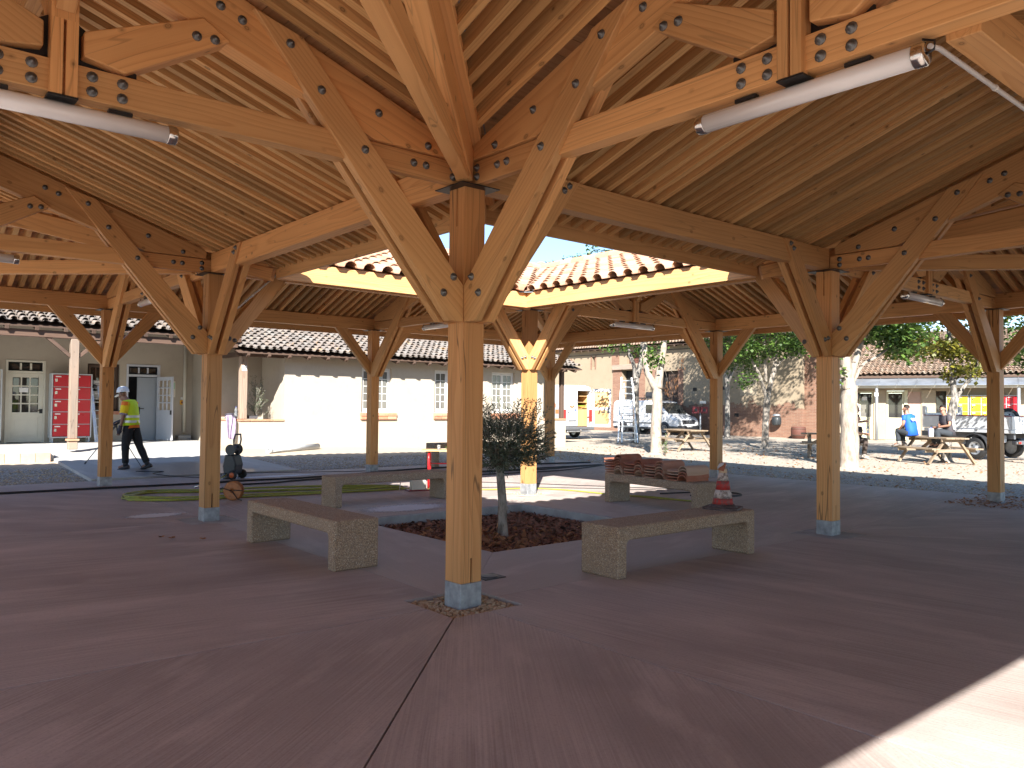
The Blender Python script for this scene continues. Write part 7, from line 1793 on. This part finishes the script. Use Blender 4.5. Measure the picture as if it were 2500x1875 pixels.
# the workman with the lance
J = dict(pel=(0, 0, .96), spi=(.015, 0, 1.12), che=(.045, 0, 1.33), nek=(.11, 0, 1.50), hl=(.185, 0, 1.545), hm=(.205, 0, 1.62), ht=(.20, 0, 1.69), face=(.80, .12, -.62),
         Lsh=(.045, .185, 1.42), Lel=(.06, .235, 1.14), Lwr=(.13, .215, .90), Lcurl=(.4, -.3, -.4), Rsh=(.045, -.185, 1.42), Rel=(.12, -.23, 1.14), Rwr=(.34, -.15, 1.02), Rcurl=(.3, .2, -.7),
         Lhp=(.01, .09, .92), Lkn=(.07, .10, .50), Lan=(.06, .10, .085), Lto=(.21, .11, .035), Rhp=(-.01, -.09, .92), Rkn=(-.14, -.09, .51), Ran=(-.33, -.10, .10), Rto=(-.19, -.11, .035))
zz = gz(1.05, 13.45)+.075
wm, fw_, up_, sd2 = person("workman in a white helmet and yellow hi-vis vest holding a pressure lance", (1.06, 13.45, .36*min(1, (13.45-12)/7.2)+.03), math.radians(138), J, "skin_dark", "hair_dark")
shoes(wm, J, "boots"); trousers(wm, J, "trousers_black")
torso("shirt", wm, J, "hivis_orange", .012, .1, -.075, (.078, .07)); torso("vest", wm, J, "hivis", .024, .15, -.015, (.08, .074), False)
sl = garment("sleeves", "shirt_yellow", wm, [((.045, .15, 1.38), (1, 0, 0), (0, .3, 1), .09, .06), ((.045, .17, 1.43), (1, 0, 0), (0, .3, 1), .085, .05)], [([V(.045, .16, 1.43), V(.05, .21, 1.30), V(.058, .228, 1.19)], [.088, .083, .076]), ([V(.045, -.16, 1.43), V(.08, -.21, 1.30), V(.10, -.222, 1.21)], [.088, .083, .076])])
MB().tube([V(.057, .226, 1.205), V(.06, .231, 1.175)], .080, 14).obj("cuff", "cloth_mauve", wm)
for z, a in ((1.03, .156), (1.14, .152)): ring_band(wm, "reflective_band", "reflective", (.012+.05*(z-1.0), 0, z), (1, 0, 0), (.1, 0, 1), a, .205)
for q in 'LR':
    a, b = Vector(J[q+'wr']), Vector(J[q+'el']); d = (a-b).normalized(); MB().tube([a-d*.05, a+d*.03, a+d*.10, a+d*.14], [.042, .043, .046, .030], 10).obj("glove", "glove", wm)
hc = (Vector(J['hm'])+Vector(J['ht']))/2+up_*.012; hm_ = MB()
hm_.lathe(hc, [(.132, -.004), (.128, .0), (.124, .03), (.112, .075), (.08, .108), (.03, .122), (0, .124)], 18, up_); hm_.prism([hc+fw_*.10+sd2*.10, hc+fw_*.19+sd2*.05, hc+fw_*.19-sd2*.05, hc+fw_*.10-sd2*.10], up_*.010); hm_.obj("helmet", "milky", wm)
ln = thing("pressure_lance", "long thin pressure washer lance held down in front of the workman", "lance", (.6, 13.9, .1)); wmx = wm.matrix_basis
g0 = wmx @ V(.40, -.13, .95); g1 = wmx @ V(1.02, -.02, .10)
MB().tube([g0, g0.lerp(g1, .35)], .022, 8).obj("grip", "plastic_mid", ln); MB().tube([g0.lerp(g1, .35), g0.lerp(g1, .96)], .010, 8).obj("tube", "galv", ln); MB().tube([g0.lerp(g1, .95), g1], .016, 8).obj("nozzle", "plastic_dark", ln); MB().tube([g0, g0+Vector((.02, 0, -.13))], .018, 8).obj("handle", "plastic_dark", ln)
# men sitting on the picnic table
def seated(zs, knee_f, foot_z, lean=.08, spread=.12, look=(1, 0, 0), arms=None, foot_f=None):
    p = zs+.10
    ff = foot_f if foot_f is not None else knee_f-.04
    J = dict(pel=(0, 0, p), spi=(lean*.3, 0, p+.18), che=(lean*1.0, 0, p+.39), nek=(lean*1.6, 0, p+.55), hl=(lean*1.9, 0, p+.63), hm=(lean*1.9+.01, 0, p+.71), ht=(lean*1.9, 0, p+.79), face=look,
             Lsh=(lean*1.1, .19, p+.48), Rsh=(lean*1.1, -.19, p+.48), Lhp=(.03, .095, p-.01), Rhp=(.03, -.095, p-.01))
    for s, q in ((1, 'L'), (-1, 'R')):
        J[q+'kn'] = (knee_f, s*spread, max(p+.02, foot_z+.46)); J[q+'an'] = (ff, s*spread, foot_z+.085); J[q+'to'] = (ff+.15, s*(spread+.01), foot_z+.03)
        J[q+'el'] = (lean+.12, s*.24, p+.22); J[q+'wr'] = (lean+.33, s*.12, p+.14)
    if arms: J.update(arms)
    return J
J = seated(.762, .40, .46, .10, .11, (.8, .75, -.05), dict(Lel=(.10, .25, 1.12), Lwr=(.30, .16, .96)))
bm_, *_ = person("man in a bright blue T-shirt sitting on the picnic table with his back turned", (20.62, 5.42, 0), math.radians(78), J, "skin_tan", "hair_brown")
shoes(bm_, J, "shoe_grey"); trousers(bm_, J, "jeans_dark"); ts, rg2 = torso("t_shirt", bm_, J, "shirt_blue", .016, .52, -.09)
text("VAILL.", .135, ts, "paper", (-.105, -.01, 1.25), (math.radians(80), 0, -PI/2), ext=.012)
J = seated(.762, .42, .46, .10, .12, (.72, .66, -.08), dict(Lel=(.13, .26, 1.10), Lwr=(.33, .0, 1.04), Rel=(.15, -.24, 1.10), Rwr=(.34, .05, 1.10), Lcurl=(.1, -1, 0), Rcurl=(.1, 1, 0)))
gm, *_ = person("dark haired man in a grey and white shirt sitting on the picnic table, arms crossed", (21.25, 4.62, 0), math.radians(140), J, "skin_tan", "hair_dark")
shoes(gm, J, "boots"); trousers(gm, J, "jeans_dark"); torso("shirt", gm, J, "shirt_grey", .016, .55, -.07)
MB().prism([V(-.03, .212, 1.26), V(.05, .212, 1.30), V(.0, .205, .99), V(-.08, .205, .97)], (0, .006, 0)).obj("shirt_stripe", "shirt_pale", gm)
jc = thing("canister", "white plastic canister with a blue cap between the two men on the picnic table", "canister", (20.86, 4.98, .755), .6, local=True)
MB().prism([(-.085, -.06, 0), (.085, -.06, 0), (.085, -.06, .20), (.05, -.06, .245), (-.06, -.06, .245), (-.085, -.06, .215)], (0, .12, 0)).obj("body", "milky", jc, bevel=.014); MB().lathe((-.045, 0, .245), [(.024, 0), (.024, .03), (0, .031)], 12).obj("cap", "cap_blue", jc); MB().tube([(.0, 0, .243), (.0, 0, .272), (.07, 0, .268), (.085, 0, .21)], .011, 8).obj("handle", "milky", jc)
# two men half hidden behind the stout pale trunk
J = seated(.762, .38, .46, .14, .11, (.85, 0, -.5), dict(Lel=(.28, .22, 1.12), Lwr=(.46, .10, 1.14), Rel=(.28, -.22, 1.12), Rwr=(.46, -.10, 1.16)))
pm1, *_ = person("man half hidden by the stout pale trunk, bent over a phone in both hands", (21.5, 7.85, 0), math.radians(-62), J, "skin_dark", "hair_dark")
shoes(pm1, J, "boots"); trousers(pm1, J, "trousers_brown"); torso("shirt", pm1, J, "cloth_dark", .015, .5, -.07)
ph = MB().box(None, (.15, .08, .012), mat=pm1.matrix_basis @ Matrix.Translation((.58, .0, 1.20)) @ Matrix.Rotation(-.6, 4, 'Y')).obj("phone", "plastic_dark", None, bevel=.003); tag(ph, "dark phone held up by the man behind the stout pale trunk", "phone")
J = seated(.46, .43, .0, .10, .13, (.9, .1, -.3), dict(Lel=(.20, .24, .80), Lwr=(.42, .08, .76), Rel=(.2, -.24, .80), Rwr=(.42, -.06, .78)))
pm2, *_ = person("man in pale work trousers on the hidden picnic table's bench, bottle in hand", (20.86, 7.42, 0), math.radians(-62), J, "skin_light", "hair_brown")
shoes(pm2, J, "shoe_grey"); trousers(pm2, J, "trousers_brown"); torso("shirt", pm2, J, "trousers_tan", .012, .3, -.05)
bb = thing("water_bottle", "clear water bottle in the hands of the man behind the stout pale trunk", "bottle", (21, 7, .8)); c = pm2.matrix_basis @ V(.50, .0, .80)
MB().lathe(c, [(0, 0), (.034, .0), (.036, .14), (.012, .20), (.012, .215)], 10).obj("body", "clear_plastic", bb); MB().lathe(c+V(0, 0, .215), [(.014, 0), (.014, .015), (0, .016)], 8).obj("cap", "milky", bb)
